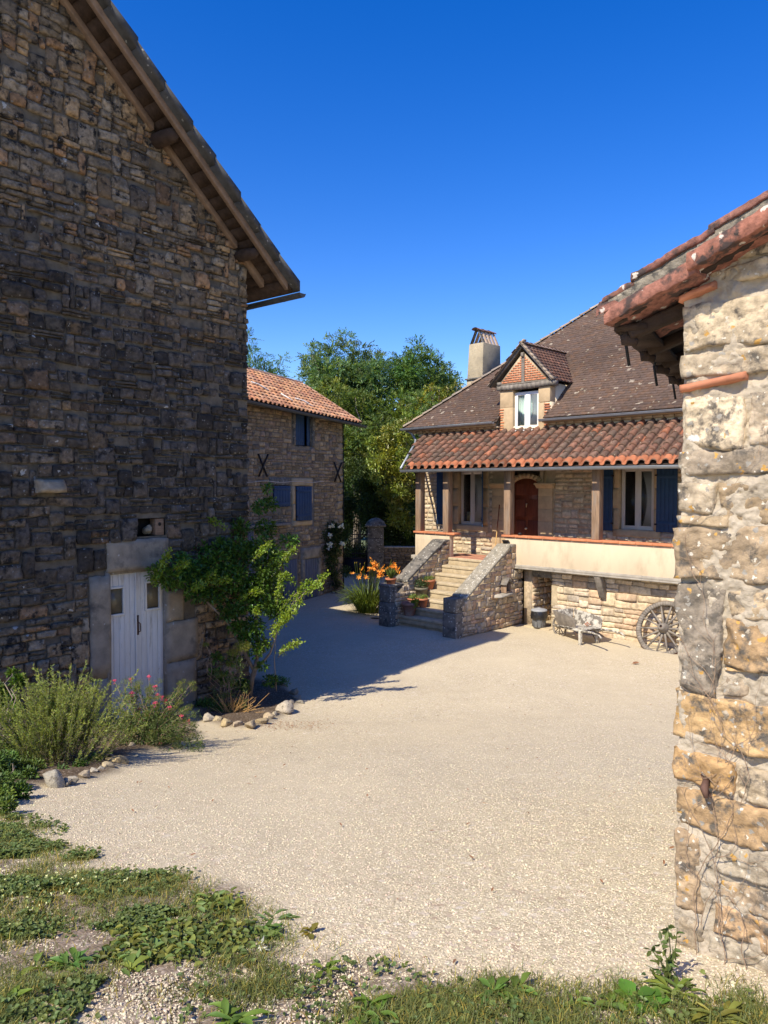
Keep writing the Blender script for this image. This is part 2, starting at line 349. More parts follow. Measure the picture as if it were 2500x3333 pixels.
def rubble(g, x0, x1, z0, z1, h=(.10, .2), w=(.18, .45), holes=(), xl=None, prot=(.02, .05), gap=.012, res=(7, 5), pal='far', seed=0, wav=.02, split=.18, tall=.12, colf=None, rough=.006, cap=None):
    z = z0; k = 0; busy = []
    r = np.random.default_rng(seed+100)
    bnd = lambda zk, k, x: zk+wav*float(n1(x*1.3, k, seed))
    sd = 0
    while z < z1-.03:
        hh = min(r.uniform(*h), z1-z)
        if z1-z-hh < h[0]*.5: hh = z1-z
        a, b = (x0, x1)
        if xl: a, b = xl(z+hh*.5); a = max(a, x0); b = min(b, x1)
        iv = [(a, b)]
        cuts = [(hx0, hx1) for hx0, hx1, hz0, hz1 in list(holes)+busy if min(hz1, z+hh)-max(hz0, z) > .3*hh]
        busy = []
        for c0, c1 in cuts:
            nv_ = []
            for p0, p1 in iv:
                if c1 <= p0 or c0 >= p1: nv_.append((p0, p1)); continue
                if c0-p0 > .03: nv_.append((p0, c0))
                if p1-c1 > .03: nv_.append((c1, p1))
            iv = nv_
        for p0, p1 in iv:
            x = p0
            while x < p1-.01:
                ww = r.uniform(*w)*(1.0 if r.random() > .15 else .5)
                if p1-x-ww < w[0]*.5: ww = p1-x
                e = x+ww; sd += 1
                top = hh
                if r.random() < tall and z+hh*1.8 < z1 and ww < w[1]*.8:
                    top = hh*r.uniform(1.5, 1.85); busy.append((x-.004, e+.004, z+hh, z+hh*2.3))
                zc = z+top/2
                base = np.array(PAL[pal][r.integers(len(PAL[pal]))])*r.uniform(.78, 1.2)
                c = colf((x+e)/2, zc, r, base) if colf else base
                parts = [(0, 1)]
                if top == hh and r.random() < split and hh > h[0]*1.1:
                    m_ = r.uniform(.35, .65); parts = [(0, m_), (m_, 1)]
                j = lambda: r.normal(0, .009)
                def zt(xx, f, tp=top):
                    lo_ = bnd(z, k, xx); hi_ = (bnd(z+hh, k+1, xx) if tp == hh else z+tp); return lo_+(hi_-lo_)*f
                for f0, f1 in parts:
                    gg = gap/2
                    stone_block(g, (x+gg+j(), zt(x, f0)+gg), (e-gg+j(), zt(e, f0)+gg), (e-gg+j(), zt(e, f1)-gg), (x+gg+j(), zt(x, f1)-gg), r.uniform(*prot), c*r.uniform(.9, 1.1), res[0], res[1], rough, sd+seed*13)
                x = e
        z += hh; k += 1
def mortar(g, x0, x1, z0, z1, y=0., n=.25, holes=(), amp=.006, xl=None):
    xs = sorted(set([x0, x1]+[v for hx in holes for v in hx[:2] if x0 < v < x1]+list(np.arange(x0, x1, n))))
    zs = sorted(set([z0, z1]+[v for hx in holes for v in hx[2:] if z0 < v < z1]+list(np.arange(z0, z1, n))))
    X, Z = np.meshgrid(xs, zs); 
    if xl:
        for i_, zz in enumerate(zs):
            a, b = xl(zz); X[i_] = np.clip(X[i_], a, b)
    Y = y+fbm(np.stack([X*3, Z*3, X*0], -1), 2, 8)*amp
    m = len(xs); q = []
    for i in range(len(zs)-1):
        for j in range(m-1):
            cx_ = (xs[j]+xs[j+1])/2; cz = (zs[i]+zs[i+1])/2
            if any(a < cx_ < b and c < cz < d for a, b, c, d in holes): continue
            q.append((i*m+j, i*m+j+1, (i+1)*m+j+1, (i+1)*m+j))
    g.add(np.stack([X, Y, Z], -1).reshape(-1, 3), q=q)
def dressed(g, x0, x1, z0, z1, prot=.05, c=(1, 1, 1), back=.0, amp=.006, seed=0, nu=9, nv=9):
    stone_block(g, (x0, z0), (x1, z0), (x1, z1), (x0, z1), prot, c, nu, nv, amp*.6, seed, back=back, rnd=.004, sharp=True)

# ------------------------------------------------------------------ roofs
def canal(g, P0, S, U, n, rows, pitch, L, r=.078, pal=((.44, .15, .06), (.36, .13, .065), (.27, .13, .08), (.2, .12, .08)), seed=0, keep=None, lip=.012, mossy=.5, wts=None):
    # P0: eave corner, S: unit vector along the eave, U: unit vector up the slope; cover tiles and channels
    P0, S, U = map(lambda v: np.asarray(v, float), (P0, S, U)); Nn = np.cross(S, U); Nn /= np.linalg.norm(Nn)
    if Nn[2] < 0: Nn = -Nn
    rr = np.random.default_rng(seed); th = np.linspace(math.pi, 0, 9)
    for i in range(n):
        for k in range(rows):
            ctr = P0+S*(i+.5)*pitch+U*(k*L+L/2)
            if keep and not keep(ctr, i, k): continue
            c = np.array(pal[rr.choice(len(pal), p=wts)])*rr.uniform(.75, 1.2)
            off = rr.normal(0, .006); lift = .016+rr.normal(0, .003)
            rings = []
            for (u, dr, dl) in ((0, -lip, .0), (0, 0, lip*.6), (.5, 0, lip*.4), (1.15, -.012, -lip)):
                ra = r+dr-.008*u
                pts = P0+S*((i+.5)*pitch+off)+U*((k+u)*L)+np.cos(th)[:, None]*S*ra+np.sin(th)[:, None]*Nn*ra*.95+Nn*(lift+dl)
                rings.append(pts)
            A = np.stack(rings); g.grid(A, c=np.tile(c, (A.shape[0]*A.shape[1], 1))*np.array([1]))
            # channel tile to the right of the cover
            c2 = np.array(pal[rr.choice(len(pal), p=wts)])*rr.uniform(.55, .95)
            t2 = np.linspace(math.pi, 2*math.pi, 7); rings = []
            for (u, dl) in ((0, 0.012), (1.1, -.004)):
                rings.append(P0+S*((i+1)*pitch+off)+U*((k+u)*L)+np.cos(t2)[:, None]*S*(r*.85)+np.sin(t2)[:, None]*Nn*r*.5+Nn*(.03+dl))
            A = np.stack(rings); g.grid(A, c=c2)
def flattiles(g, P0, S, U, width, slope, tw, ex, keep, pal, seed=0, th=.014, jit=.004, gapf=.98):
    P0, S, U = map(lambda v: np.asarray(v, float), (P0, S, U)); Nn = np.cross(S, U); Nn /= np.linalg.norm(Nn)
    if Nn[2] < 0: Nn = -Nn
    rr = np.random.default_rng(seed); rows = int(slope/ex); n = int(width/tw)+1
    for k in range(rows):
        for i in range(n):
            a = (i+(k % 2)*.5)*tw+rr.normal(0, .003); b = k*ex
            if not keep(a+tw/2, b+ex/2): continue
            c = np.array(pal[rr.integers(len(pal))])*rr.uniform(.86, 1.1)*(1+.35*float(fbm(np.array([a*.5, b*.7, seed*1.]), 3, 6)))
            l1 = th+abs(rr.normal(0, jit)); l0 = .003; e = b+ex*1.12; b2 = b+rr.normal(0, .004); a2 = a+tw*gapf
            f = lambda s_, u_, n_: P0+S*s_+U*u_+Nn*n_
            g.add([f(a, b2, l1-th), f(a2, b2, l1-th), f(a2, b2, l1), f(a, b2, l1), f(a, e, l0), f(a2, e, l0)],
                  q=[(0, 1, 2, 3), (3, 2, 5, 4)], t=[(0, 3, 4), (1, 5, 2)], c=c)
def gutter(g, a, b, r=.065, seg=9):
    a = np.array(a, float); b = np.array(b, float); d = (b-a)/np.linalg.norm(b-a); sd = np.cross(d, [0, 0, 1.]); th = np.linspace(math.pi, 2*math.pi, seg)
    for rr_, fl in ((r, False), (r-.006, True)):
        ring = np.cos(th)[:, None]*sd*rr_+np.sin(th)[:, None]*np.array([0, 0, rr_])
        g.grid(np.stack([a+ring, b+ring]), flip=fl)
    for e in (a, b):
        ring = e+np.cos(th)[:, None]*sd*r+np.sin(th)[:, None]*np.array([0, 0, r]); g.add(ring, n=[tuple(range(seg))])
    for s_ in (-1, 1): g.tube([a+sd*s_*r, b+sd*s_*r], .009, 6)
    L = np.linalg.norm(b-a)
    for t_ in np.arange(.5, L, .9):
        ring = a+d*t_+np.cos(th)[:, None]*sd*(r+.004)+np.sin(th)[:, None]*np.array([0, 0, r+.004]); g.grid(np.stack([ring, ring+d*.02]))
def planks(g, x0, x1, z0, z1, y, n, th=.025, gap=.006, c=None, seed=0):
    r = np.random.default_rng(seed); wd = (x1-x0)/n
    for i in range(n):
        g.box(x0+i*wd+gap/2, x0+(i+1)*wd-gap/2, y-th+r.normal(0, .001), y, z0, z1, c)

# =================================================================== GROUND
def lerp_axis(parts):
    out = []
    for a, b, st in parts: out += list(np.arange(a, b, st))
    return np.array(out+[parts[-1][1]])
ys = lerp_axis([(-900, -60, 140), (-60, -4, 4), (-4, 1.4, .3), (1.4, 6, .035), (6, 14, .08), (14, 30, .2), (30, 80, 2.5), (80, 900, 110)])
xs = lerp_axis([(-900, -60, 140), (-60, -10, 4), (-10, -5, .25), (-5, 6, .055), (6, 12, .25), (12, 60, 4), (60, 900, 140)])
X, Y = np.meshgrid(xs, ys); Z = gz(X, Y)
def gz2(x, y):
    P_ = np.stack([x, y, np.asarray(x)*0], -1); return gz(x, y)+fbm(P_*.6, 3, 1)*.035+fbm(P_*5, 3, 2)*.006
def poly_px(pts): return np.array([G_(*p)[:2] for p in pts])
def inpoly(P, poly):
    x, y = P[..., 0], P[..., 1]; r = np.zeros(x.shape, bool); j = len(poly)-1
    for i in range(len(poly)):
        xi, yi = poly[i]; xj, yj = poly[j]
        c = ((yi > y) != (yj > y)) & (x < (xj-xi)*(y-yi)/(yj-yi+1e-12)+xi); r ^= c; j = i
    return r
POLY = dict(
 clover_a=poly_px([(-60, 2610), (60, 2655), (150, 2720), (120, 2760), (-60, 2745)]),
 clover_b=poly_px([(-60, 2740), (150, 2750), (310, 2800), (260, 2830), (120, 2800), (-60, 2800)]),
 clover_c=poly_px([(-60, 2860), (60, 2840), (300, 2860), (560, 2870), (600, 2890), (420, 2925), (250, 2960), (120, 2990), (70, 3060), (-60, 3060)]),
 clover_d=poly_px([(310, 2985), (420, 2980), (560, 2970), (700, 3000), (690, 3030), (430, 3040), (330, 3010)]),
 broad_a=poly_px([(360, 3070), (480, 3040), (650, 3010), (800, 3030), (890, 3050), (860, 3085), (720, 3100), (560, 3150), (450, 3140), (380, 3110)]),
 broad_b=poly_px([(630, 2930), (700, 2915), (790, 2930), (800, 2975), (700, 3000), (640, 2960)]),
 grass_a=poly_px([(140, 3400), (230, 3300), (420, 3230), (640, 3210), (800, 3150), (880, 3120), (1080, 3140), (1170, 3110), (1400, 3150), (1440, 3400)]),
 grass_b=poly_px([(1330, 3400), (1390, 3200), (1480, 3160), (1560, 3180), (1680, 3240), (1800, 3250), (2000, 3260), (2100, 3240), (2200, 3220), (2500, 3260), (2560, 3400)]),
 grass_c=poly_px([(-60, 3400), (-60, 3230), (60, 3250), (200, 3210), (340, 3190), (300, 3260), (150, 3290), (80, 3400)]),
 bed_a=poly_px([(-400, 2700), (130, 2555), (240, 2540), (340, 2515), (440, 2465), (540, 2440), (640, 2390), (600, 2330), (-400, 2330)]),
 bed_b=poly_px([(630, 2345), (740, 2365), (830, 2365), (900, 2340), (975, 2270), (900, 2225), (780, 2200), (640, 2270)]),
 soil_near=poly_px([(-200, 3400), (-200, 2780), (200, 2800), (420, 2850), (760, 2890), (880, 2960), (960, 3040), (1200, 3130), (1700, 3190), (2000, 3240), (2600, 3260), (2600, 3400)]),
)
def soft(poly, P, wob=.25, sc=2.2):
    q = P+np.stack([fbm(np.stack([P[..., 0]*sc, P[..., 1]*sc, P[..., 0]*0], -1), 3, 60), fbm(np.stack([P[..., 0]*sc, P[..., 1]*sc, P[..., 0]*0+9], -1), 3, 61)], -1)*wob
    return inpoly(q, poly)
XY = np.stack([X, Y], -1)
near = (np.abs(X) < 11) & (Y > -2) & (Y < 32)
soil = np.zeros_like(X); bed = np.zeros_like(X)
for nm in ('soil_near',): soil = np.maximum(soil, soft(POLY[nm], XY)*1.0)
for nm in ('bed_a', 'bed_b'): bed = np.maximum(bed, soft(POLY[nm], XY, .12)*1.0)
def blur(a, n):
    for _ in range(n):
        b = np.pad(a, 1, 'edge'); a = (b[1:-1, :-2]+b[1:-1, 2:]+b[:-2, 1:-1]+b[2:, 1:-1]+b[1:-1, 1:-1])/5
    return a
soil = blur(soil, 4); bed = blur(bed, 2)
P3 = np.stack([X, Y, X*0], -1)
Z = Z+np.where(near, fbm(P3*.6, 3, 1)*.035+fbm(P3*5, 3, 2)*.006*np.where(Y < 14, 1, .3)+soil*fbm(P3*9, 3, 3)*.012+bed*(.05+.03*fbm(P3*4, 2, 4)), 0)
g = Geo(); g.grid(np.stack([X, Y, Z], -1), c=np.stack([soil, bed, np.clip((Y-28)/4, 0, 1)], -1))
gm = bpy.data.materials.new('gravel_ground'); gm.use_nodes = True; t = gm.node_tree; N = t.nodes; K = t.links; p = N['Principled BSDF']; p.inputs['Roughness'].default_value = .9; p.inputs['Specular IOR Level'].default_value = .2
tc = N.new('ShaderNodeTexCoord')
def nd(tp, **kw):
    n = N.new(tp)
    for k, v in kw.items():
        if k in n.inputs.keys(): n.inputs[k].default_value = v
        else: setattr(n, k, v)
    return n
def cmix(f, a, b, bt='MIX'):
    x = N.new('ShaderNodeMix'); x.data_type = 'RGBA'; x.blend_type = bt
    if isinstance(f, (int, float)): x.inputs[0].default_value = f
    else: K.new(f, x.inputs[0])
    for i, s in ((6, a), (7, b)):
        if isinstance(s, tuple): x.inputs[i].default_value = (*s, 1)
        else: K.new(s, x.inputs[i])
    return x.outputs[2]
def mr(s, a, b, c_=0, d_=1):
    r = N.new('ShaderNodeMapRange'); r.inputs[1].default_value = a; r.inputs[2].default_value = b; r.inputs[3].default_value = c_; r.inputs[4].default_value = d_; K.new(s, r.inputs[0]); return r.outputs[0]
v1 = nd('ShaderNodeTexVoronoi', Scale=75.); K.new(tc.outputs['Object'], v1.inputs['Vector'])
v2 = nd('ShaderNodeTexVoronoi', Scale=33.); K.new(tc.outputs['Object'], v2.inputs['Vector'])
nb = nd('ShaderNodeTexNoise', Scale=.55, Detail=6.); K.new(tc.outputs['Object'], nb.inputs['Vector'])
ns = nd('ShaderNodeTexNoise', Scale=9., Detail=8., Roughness=.75); K.new(tc.outputs['Object'], ns.inputs['Vector'])
s1 = N.new('ShaderNodeSeparateColor'); K.new(v1.outputs['Color'], s1.inputs[0]); s2 = N.new('ShaderNodeSeparateColor'); K.new(v2.outputs['Color'], s2.inputs[0])
peb = cmix(mr(s1.outputs[0], 0, 1), (.36, .30, .20), (.66, .575, .415))
peb = cmix(mr(s2.outputs[1], .86, .9), peb, cmix(mr(s2.outputs[0], 0, 1), (.34, .24, .17), (.72, .66, .56)))
base = cmix(.5, peb, (.53, .455, .315))
grav = cmix(mr(nb.outputs['Fac'], .35, .7), cmix(.5, base, peb), cmix(.55, base, (.555, .475, .33)))
grav = cmix(mr(ns.outputs['Fac'], .62, .74, 0, .45), grav, (.27, .22, .16))
soilc = cmix(mr(s1.outputs[1], .55, .65), (.25, .195, .14), (.44, .37, .3)); soilc = cmix(mr(ns.outputs['Fac'], .4, .6), soilc, (.2, .15, .105))
bedc = cmix(mr(s1.outputs[1], .8, .85), (.10, .07, .045), (.25, .2, .15))
at_ = N.new('ShaderNodeAttribute'); at_.attribute_name = 'Col'; sa = N.new('ShaderNodeSeparateColor'); K.new(at_.outputs['Color'], sa.inputs[0])
nl = nd('ShaderNodeTexNoise', Scale=.9, Detail=5., Roughness=.6, Distortion=1.2); K.new(tc.outputs['Object'], nl.inputs['Vector'])
grav = cmix(mr(nl.outputs['Fac'], .35, .65), grav, cmix(1.0, grav, (.93, .925, .92), 'MULTIPLY'))
c = cmix(sa.outputs[0], grav, soilc); c = cmix(sa.outputs[1], c, bedc); c = cmix(sa.outputs[2], c, (.10, .12, .05)); K.new(c, p.inputs['Base Color'])
b1 = nd('ShaderNodeBump', Strength=.45, Distance=.006); inv = mr(v1.outputs['Distance'], 0, .8, 1, 0); K.new(inv, b1.inputs['Height'])
b2 = nd('ShaderNodeBump', Strength=.35, Distance=.012); K.new(ns.outputs['Fac'], b2.inputs['Height']); K.new(b1.outputs[0], b2.inputs['Normal']); K.new(b2.outputs[0], p.inputs['Normal'])
struct(g.build('ground', gm, smooth=True))

# =================================================================== BARN (left)
zb = -4.05; bo = frame_thing('stone_barn', 'tall dark rubble stone barn with overhanging gable roof filling the left side', 'barn', (-2.51, 13.6), 51, zb)
zu = lambda s: 4.06-.862*s; APX = -4.6
def zroof(s): return zu(s) if s > APX else zu(2*APX-s)
def bxl(z):
    if z < 4.0: return (-9.2, .0)
    e = (4.06-z)/.862; return (2*APX-e, min(e, 0))
dh = (-2.88, -1.74, -4.2, -.86)
holes = [(-3.14, -2.80, -4.2, -1.36), (-1.80, -1.2, -4.2, -1.78), (-2.84, -1.74, -4.2, -.86), (-2.30, -1.76, -.83, -.54), (-3.9, -3.62, -.1, .08)]
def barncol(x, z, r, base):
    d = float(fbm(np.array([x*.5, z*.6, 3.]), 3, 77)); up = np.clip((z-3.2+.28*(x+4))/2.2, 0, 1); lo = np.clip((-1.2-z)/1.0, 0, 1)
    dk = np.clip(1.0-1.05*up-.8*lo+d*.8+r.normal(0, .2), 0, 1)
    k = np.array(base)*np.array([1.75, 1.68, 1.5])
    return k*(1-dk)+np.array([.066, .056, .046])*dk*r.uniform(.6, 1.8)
g = Geo()
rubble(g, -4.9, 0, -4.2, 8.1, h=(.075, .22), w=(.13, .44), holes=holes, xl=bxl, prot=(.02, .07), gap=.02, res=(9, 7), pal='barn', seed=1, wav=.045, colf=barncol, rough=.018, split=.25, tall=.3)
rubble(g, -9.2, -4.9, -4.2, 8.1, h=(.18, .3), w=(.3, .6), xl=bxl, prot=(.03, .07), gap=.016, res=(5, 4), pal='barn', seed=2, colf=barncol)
wall = g.build('wall', M['barnstone'], bo, smooth=False)
g = Geo(); mortar(g, -9.2, 0, -4.2, 8.0, holes=[(-2.78, -1.8, -4.2, -1.34), (-2.30, -1.76, -.83, -.54)], amp=.02, xl=bxl)
g.build('mortar', M['mortar_dark'], wall)
g = Geo(); g.prism([(-9.2, -4.2), (-.02, -4.2), (-.02, 4.0), (APX, 7.95), (-9.2, 4.0)], .45, 9.0)
g.box(-9.2, -2.9, .03, .45, -4.2, 4.0); g.box(-1.7, -.02, .03, .45, -4.2, 3.9); g.box(-2.9, -1.7, .03, .45, -.5, 3.9)
g.build('masonry_core', M['mortar_dark'], wall)
# roof
def slope_slab(g, sa, sb, y0, y1, o0, o1, c=None):
    g.hexa([(sa, y0, zu(sa)+o0), (sb, y0, zu(sb)+o0), (sb, y1, zu(sb)+o0), (sa, y1, zu(sa)+o0), (sa, y0, zu(sa)+o1), (sb, y0, zu(sb)+o1), (sb, y1, zu(sb)+o1), (sa, y1, zu(sa)+o1)], c)
g = Geo(); r = np.random.default_rng(5); s = .67
while s > APX:
    L = r.uniform(.42, .5); e = max(s-L, APX); t0 = r.uniform(.21, .25)
    y_ = -.71+r.normal(0, .008); g.hexa([(e-.03, y_, zu(e)+.055), (s, y_, zu(s)+.055), (s, 9.3, zu(s)+.09), (e-.03, 9.3, zu(e)+.09),
            (e-.03, y_, zu(e)+.205), (s, y_, zu(s)+t0), (s, 9.3, zu(s)+t0), (e-.03, 9.3, zu(e)+.205)]); s = e
g.hexa([(2*APX-.67, -.6, zu(.67)+.12), (APX, -.6, zu(APX)+.12), (APX, 9.3, zu(APX)+.12), (2*APX-.67, 9.3, zu(.67)+.12), (2*APX-.67, -.6, zu(.67)+.22), (APX, -.6, zu(APX)+.22), (APX, 9.3, zu(APX)+.22), (2*APX-.67, 9.3, zu(.67)+.22)])
roof = g.build('roof', M['slate'], bo)
g = Geo(); s = .62  # soffit boards run along y
i = 0
while s > APX:
    L = r.uniform(.14, .22); e = max(s-L, APX); o = r.uniform(0, .02)
    slope_slab(g, e+.006, s-.004, -.57, 9.2, .0+o, .045+o); s = e
g.build('soffit_board', M['wood_dark'], roof)
g = Geo(); slope_slab(g, APX, .49, -.58, -.50, -.085, .05); g.build('barge_board', M['wood_beam'], roof, bevel=.006)
g = Geo(); slope_slab(g, -.12, .33, -.12, .0, -.13, .0); slope_slab(g, -1.78, -.3, -.13, -.02, -.12, -.01); slope_slab(g, -3.6, -1.98, -.13, -.02, -.12, -.01); slope_slab(g, APX, -3.8, -.13, -.02, -.12, -.01)
g.build('rafter', M['wood_beam'], roof, bevel=.006)
for s_, rr_ in ((-1.87, .125), (-.2, .105), (-3.72, .12)):
    g = Geo(); zc = zu(s_)-.13
    pts = [(s_, .2, zc), (s_, -.2, zc-.015), (s_+.02, -.42, zc-.02), (s_+.02, -.5, zc+.0)]
    g.tube(pts, [rr_, rr_, rr_*.9, rr_*.62], 10); g.build('purlin', M['wood_dark'] if s_ > -3 else M['wood_beam'], roof, smooth=True)
g = Geo(); gutter(g, (.75, -.70, 3.52), (.75, 9.2, 3.50), .075)
g.build('gutter', M['zinc_dark'], bo, smooth=False)
# door with dressed surround
g = Geo()
dressed(g, -2.84, -1.74, -1.36, -.87, .07, seed=1); dressed(g, -3.13, -2.79, -2.98, -1.40, .05, seed=2); dressed(g, -3.17, -2.80, -4.2, -3.0, .05, seed=3)
for z0_, z1_, x1_ in ((-2.28, -1.76, -1.44), (-2.96, -2.29, -1.16), (-4.2, -2.97, -1.2)): dressed(g, -1.79, x1_, z0_, z1_, .06, seed=int(z0_*10))
sur = g.build('door_surround', M['lintel'], bo, smooth=True)
g = Geo(); g.box(-1.8, -1.74, -.04, .16, -4.1, -1.36); g.box(-2.86, -2.8, -.04, .16, -4.1, -1.36); g.box(-2.86, -1.74, .0, .2, -1.40, -1.34); g.box(-2.9, -1.7, -.1, .3, -4.1, -3.80); g.build('reveal', M['lintel'], sur)
for x0_, x1_, nb_, hx in ((-2.80, -2.315, 5, (-2.80, -2.54, -2.03, -1.63)), (-2.31, -1.80, 5, (-2.11, -1.88, -2.02, -1.60))):
    g = Geo(); wd = (x1_-x0_)/nb_
    for i in range(nb_):
        a, b = x0_+i*wd+.002, x0_+(i+1)*wd-.002
        def pl(z0_, z1_, a=a, b=b): g.box(a, b, .045+r.normal(0, .0015), .075, z0_, z1_)
        if b > hx[0]+.01 and a < hx[1]-.01:
            pl(-3.8, hx[2]); pl(hx[3], -1.375)
            if a < hx[0]: g.box(a, hx[0], .045, .075, hx[2], hx[3])
            if b > hx[1]: g.box(hx[1], b, .045, .075, hx[2], hx[3])
        else: pl(-3.8, -1.375)
    leaf = g.build('door', M['white_door'], bo, bevel=.002)
    g = Geo()
    for (a, b, c_, d_) in ((hx[0]-.03, hx[1]+.03, hx[3], hx[3]+.03), (hx[0]-.03, hx[1]+.03, hx[2]-.035, hx[2]), (hx[0]-.03, hx[0], hx[2], hx[3]), (hx[1], hx[1]+.03, hx[2], hx[3])): g.box(max(a, -2.82), b, .02, .046, c_, d_)
    g.build('window_frame', M['white_door'], leaf, bevel=.002)
    g = Geo(); g.box(hx[0], hx[1], .058, .062, hx[2], hx[3]); g.build('pane', M['amber'], leaf)
    if x0_ > -2.4:
        g = Geo(); g.tube([(-2.275, .044, -2.14), (-2.285, .02, -2.2), (-2.24, .02, -2.24), (-2.235, .02, -2.36), (-2.275, .044, -2.385)], .008, 6); g.box(-2.29, -2.255, .038, .047, -2.42, -2.10); g.build('latch', M['rust'], leaf)
g = Geo(); g.box(-2.325, -2.30, .02, .046, -3.8, -1.38); g.build('cover_strip', M['white_door'], bo, bevel=.003)
g = Geo(); g.box(-2.32, -1.75, .25, .3, -.86, -.5); g.box(-2.34, -2.30, .0, .3, -.83, -.54); g.build('niche_back', M['room'], bo)
def rock(name, c, sz, seed, parent=None, material='rock', rot=0, colr=(1, 1, 1), build=True, g=None):
    gg = g or Geo(); n = 9

    rs = np.random.default_rng(seed); V = []; 
    th = np.linspace(0, math.pi, n+1); ph = np.linspace(0, 2*math.pi, 2*n, endpoint=False)
    T, Pp = np.meshgrid(th, ph, indexing='ij'); D = np.stack([np.sin(T)*np.cos(Pp), np.sin(T)*np.sin(Pp), np.cos(T)], -1)
    box_ = D/np.max(np.abs(D), -1, keepdims=True)
    q = (D*.3+box_*.7)*.85; pl = rs.normal(size=(16, 3)); pl /= np.linalg.norm(pl, axis=1)[:, None]
    for pn in pl:
        dd = q@pn; lim = rs.uniform(.42, .68); q = q-np.maximum(dd-lim, 0)[..., None]*pn
    q = q*1.25*(1+fbm(D*2.5+seed, 3, seed % 50)*.10)[..., None]*np.array(sz)/2
    ca, sa_ = math.cos(rot), math.sin(rot); q = np.stack([q[..., 0]*ca-q[..., 1]*sa_, q[..., 0]*sa_+q[..., 1]*ca, q[..., 2]], -1)+np.array(c)
    m = 2*n; Q = [(i*m+j, (i+1)*m+j, (i+1)*m+(j+1) % m, i*m+(j+1) % m) for i in range(n) for j in range(m)]
    gg.add(q.reshape(-1, 3), q=Q, c=np.array(colr))
    if build: return gg.build(name, M[material], parent)
o = rock('loose_stone', B.w(-2.02, .10, -.74), (.2, .2, .17), 21, colr=(.8, .78, .72)); tag(o, 'pale loose stone lying in the small hole above the white double door', 'stone')
t_ = thing('nest_box', 'small dark wooden nest box with a round hole beside the hole above the white door', 'nest box', tuple(B.w(-1.86, .08, -.825)), R_(51))
g = Geo(); g.box(-.08, .08, -.06, .1, 0, .27); g.build('box', M['wood_old'], t_, bevel=.004); g = Geo(); g.lathe([(0.001, .0635), (.03, .0635), (.03, .055)], (0, 0, .18), 16, axis='y'); g.build('entry_hole', M['room'], t_)
g = Geo(); stone_block(g, (-3.95, -.12), (-3.55, -.1), (-3.56, .09), (-3.94, .08), .22, (.3, .24, .16), 9, 7, .02, 3); g.build('projecting_stone', M['stone'], bo, smooth=True)

# =================================================================== FARMHOUSE
zb = -3.9; ho = frame_thing('farmhouse', 'cream farmhouse with brown tiled hipped roof, dormer and raised porch with posts', 'house', (.855, 22.86), -45, zb)
FL = -2.13; DW = 1.48; SE = 15.0
def hole_rows(hs): return hs
hwin = [(.66, 1.62, -1.26, .5), (2.70, 3.66, FL, .5), (6.12, 7.08, -1.18, .5)]
g = Geo()
rubble(g, -1.0, SE, FL, .55, h=(.10, .16), w=(.2, .5), holes=[(.42, 1.86, -1.46, .6), (2.0, 4.15, FL, .6), (5.95, 7.25, -1.36, .6)], prot=(.012, .03), gap=.04, res=(5, 4), pal='house', seed=11, wav=.015, split=.1)
rubble(g, -1.0, SE, 1.3, 1.78, h=(.1, .16), w=(.2, .5), holes=[(2.24, 4.0, 1.3, 1.8)], prot=(.01, .03), gap=.03, res=(5, 4), pal='house', seed=12)
for v in g.V: v[:, 1] += DW
wall = g.build('wall', M['stone'], ho, smooth=True)
g = Geo()
mortar(g, -1.0, SE, -2.3, 2.0, DW-.004, holes=hwin+[(2.74, 3.64, 1.61, 2.7)]); g.build('pointing', M['mortar'], wall)
g = Geo(); g.box(-1.0, SE, DW+.3, 9.5, -4.2, 1.85); g.box(-1.0, .6, DW+.01, DW+.3, -4.2, 1.8); g.box(1.7, 2.66, DW+.01, DW+.3, -4.2, 1.8); g.box(3.7, 6.05, DW+.01, DW+.3, -4.2, 1.8); g.box(7.15, SE, DW+.01, DW+.3, -4.2, 1.8)
g.build('house_core', M['mortar'], wall)
# porch floor, slab, parapets
g = Geo()
for i in range(34):
    for k in range(5): g.box(1.0+i*.33, 1.325+i*.33, .26+k*.25-.25, .505+k*.25-.25, FL-.03, FL)
g.build('floor_tiles', M['floor_tile'], ho)
g = Geo(); g.box(.0, SE, -.03, 1.5, FL-.14, FL-.032); g.box(3.6, SE, -.065, .2, -2.275, -2.235); g.box(3.6, SE, -.04, .2, -2.233, -2.18); g.box(.10, 1.52, -.05, .25, -2.30, -2.22)
sl_ = g.build('porch_slab', M['concrete'], ho, bevel=.008)
g = Geo(); g.box(.15, 1.52, 0, .2, -2.22, -1.47); g.box(.15, .35, .2, 1.48, -2.22, -1.47)
pl1 = g.build('parapet', M['render'], ho, bevel=.012)
g = Geo(); g.box(3.52, SE, 0, .2, -2.20, -1.44); pl2 = g.build('parapet', M['render'], ho, bevel=.012)
def coping(s0, s1, parent, zt0=-1.395, seed=0):
    g = Geo(); r = np.random.default_rng(seed); s = s0; i = 0
    while s < s1-.05:
        e = min(s+.435, s1); c = np.array([1, 1, 1])*r.uniform(.85, 1.15)
        g.box(s+.004, e-.004, -.05, .24, zt0-.055, zt0+r.normal(0, .001), c); s = e
    b = g.build('brick_coping', M['brick'], parent, bevel=.006)
coping(.11, 1.75, pl1, -1.415, 1); coping(3.42, SE, pl2, -1.375, 2)
# posts
for s_ in (.14, 1.24, 3.45, 6.13, 9.3, 12.4):
    g = Geo(); z0 = -1.413 if s_ < 3 else -1.373; g.box(s_, s_+.21, .02, .23, z0, .46); g.build('post', M['wood_post'], ho, bevel=.008)
g = Geo(); g.box(-.05, SE, .02, .22, .46, .64); g.build('wall_plate', M['wood_dark'], ho)
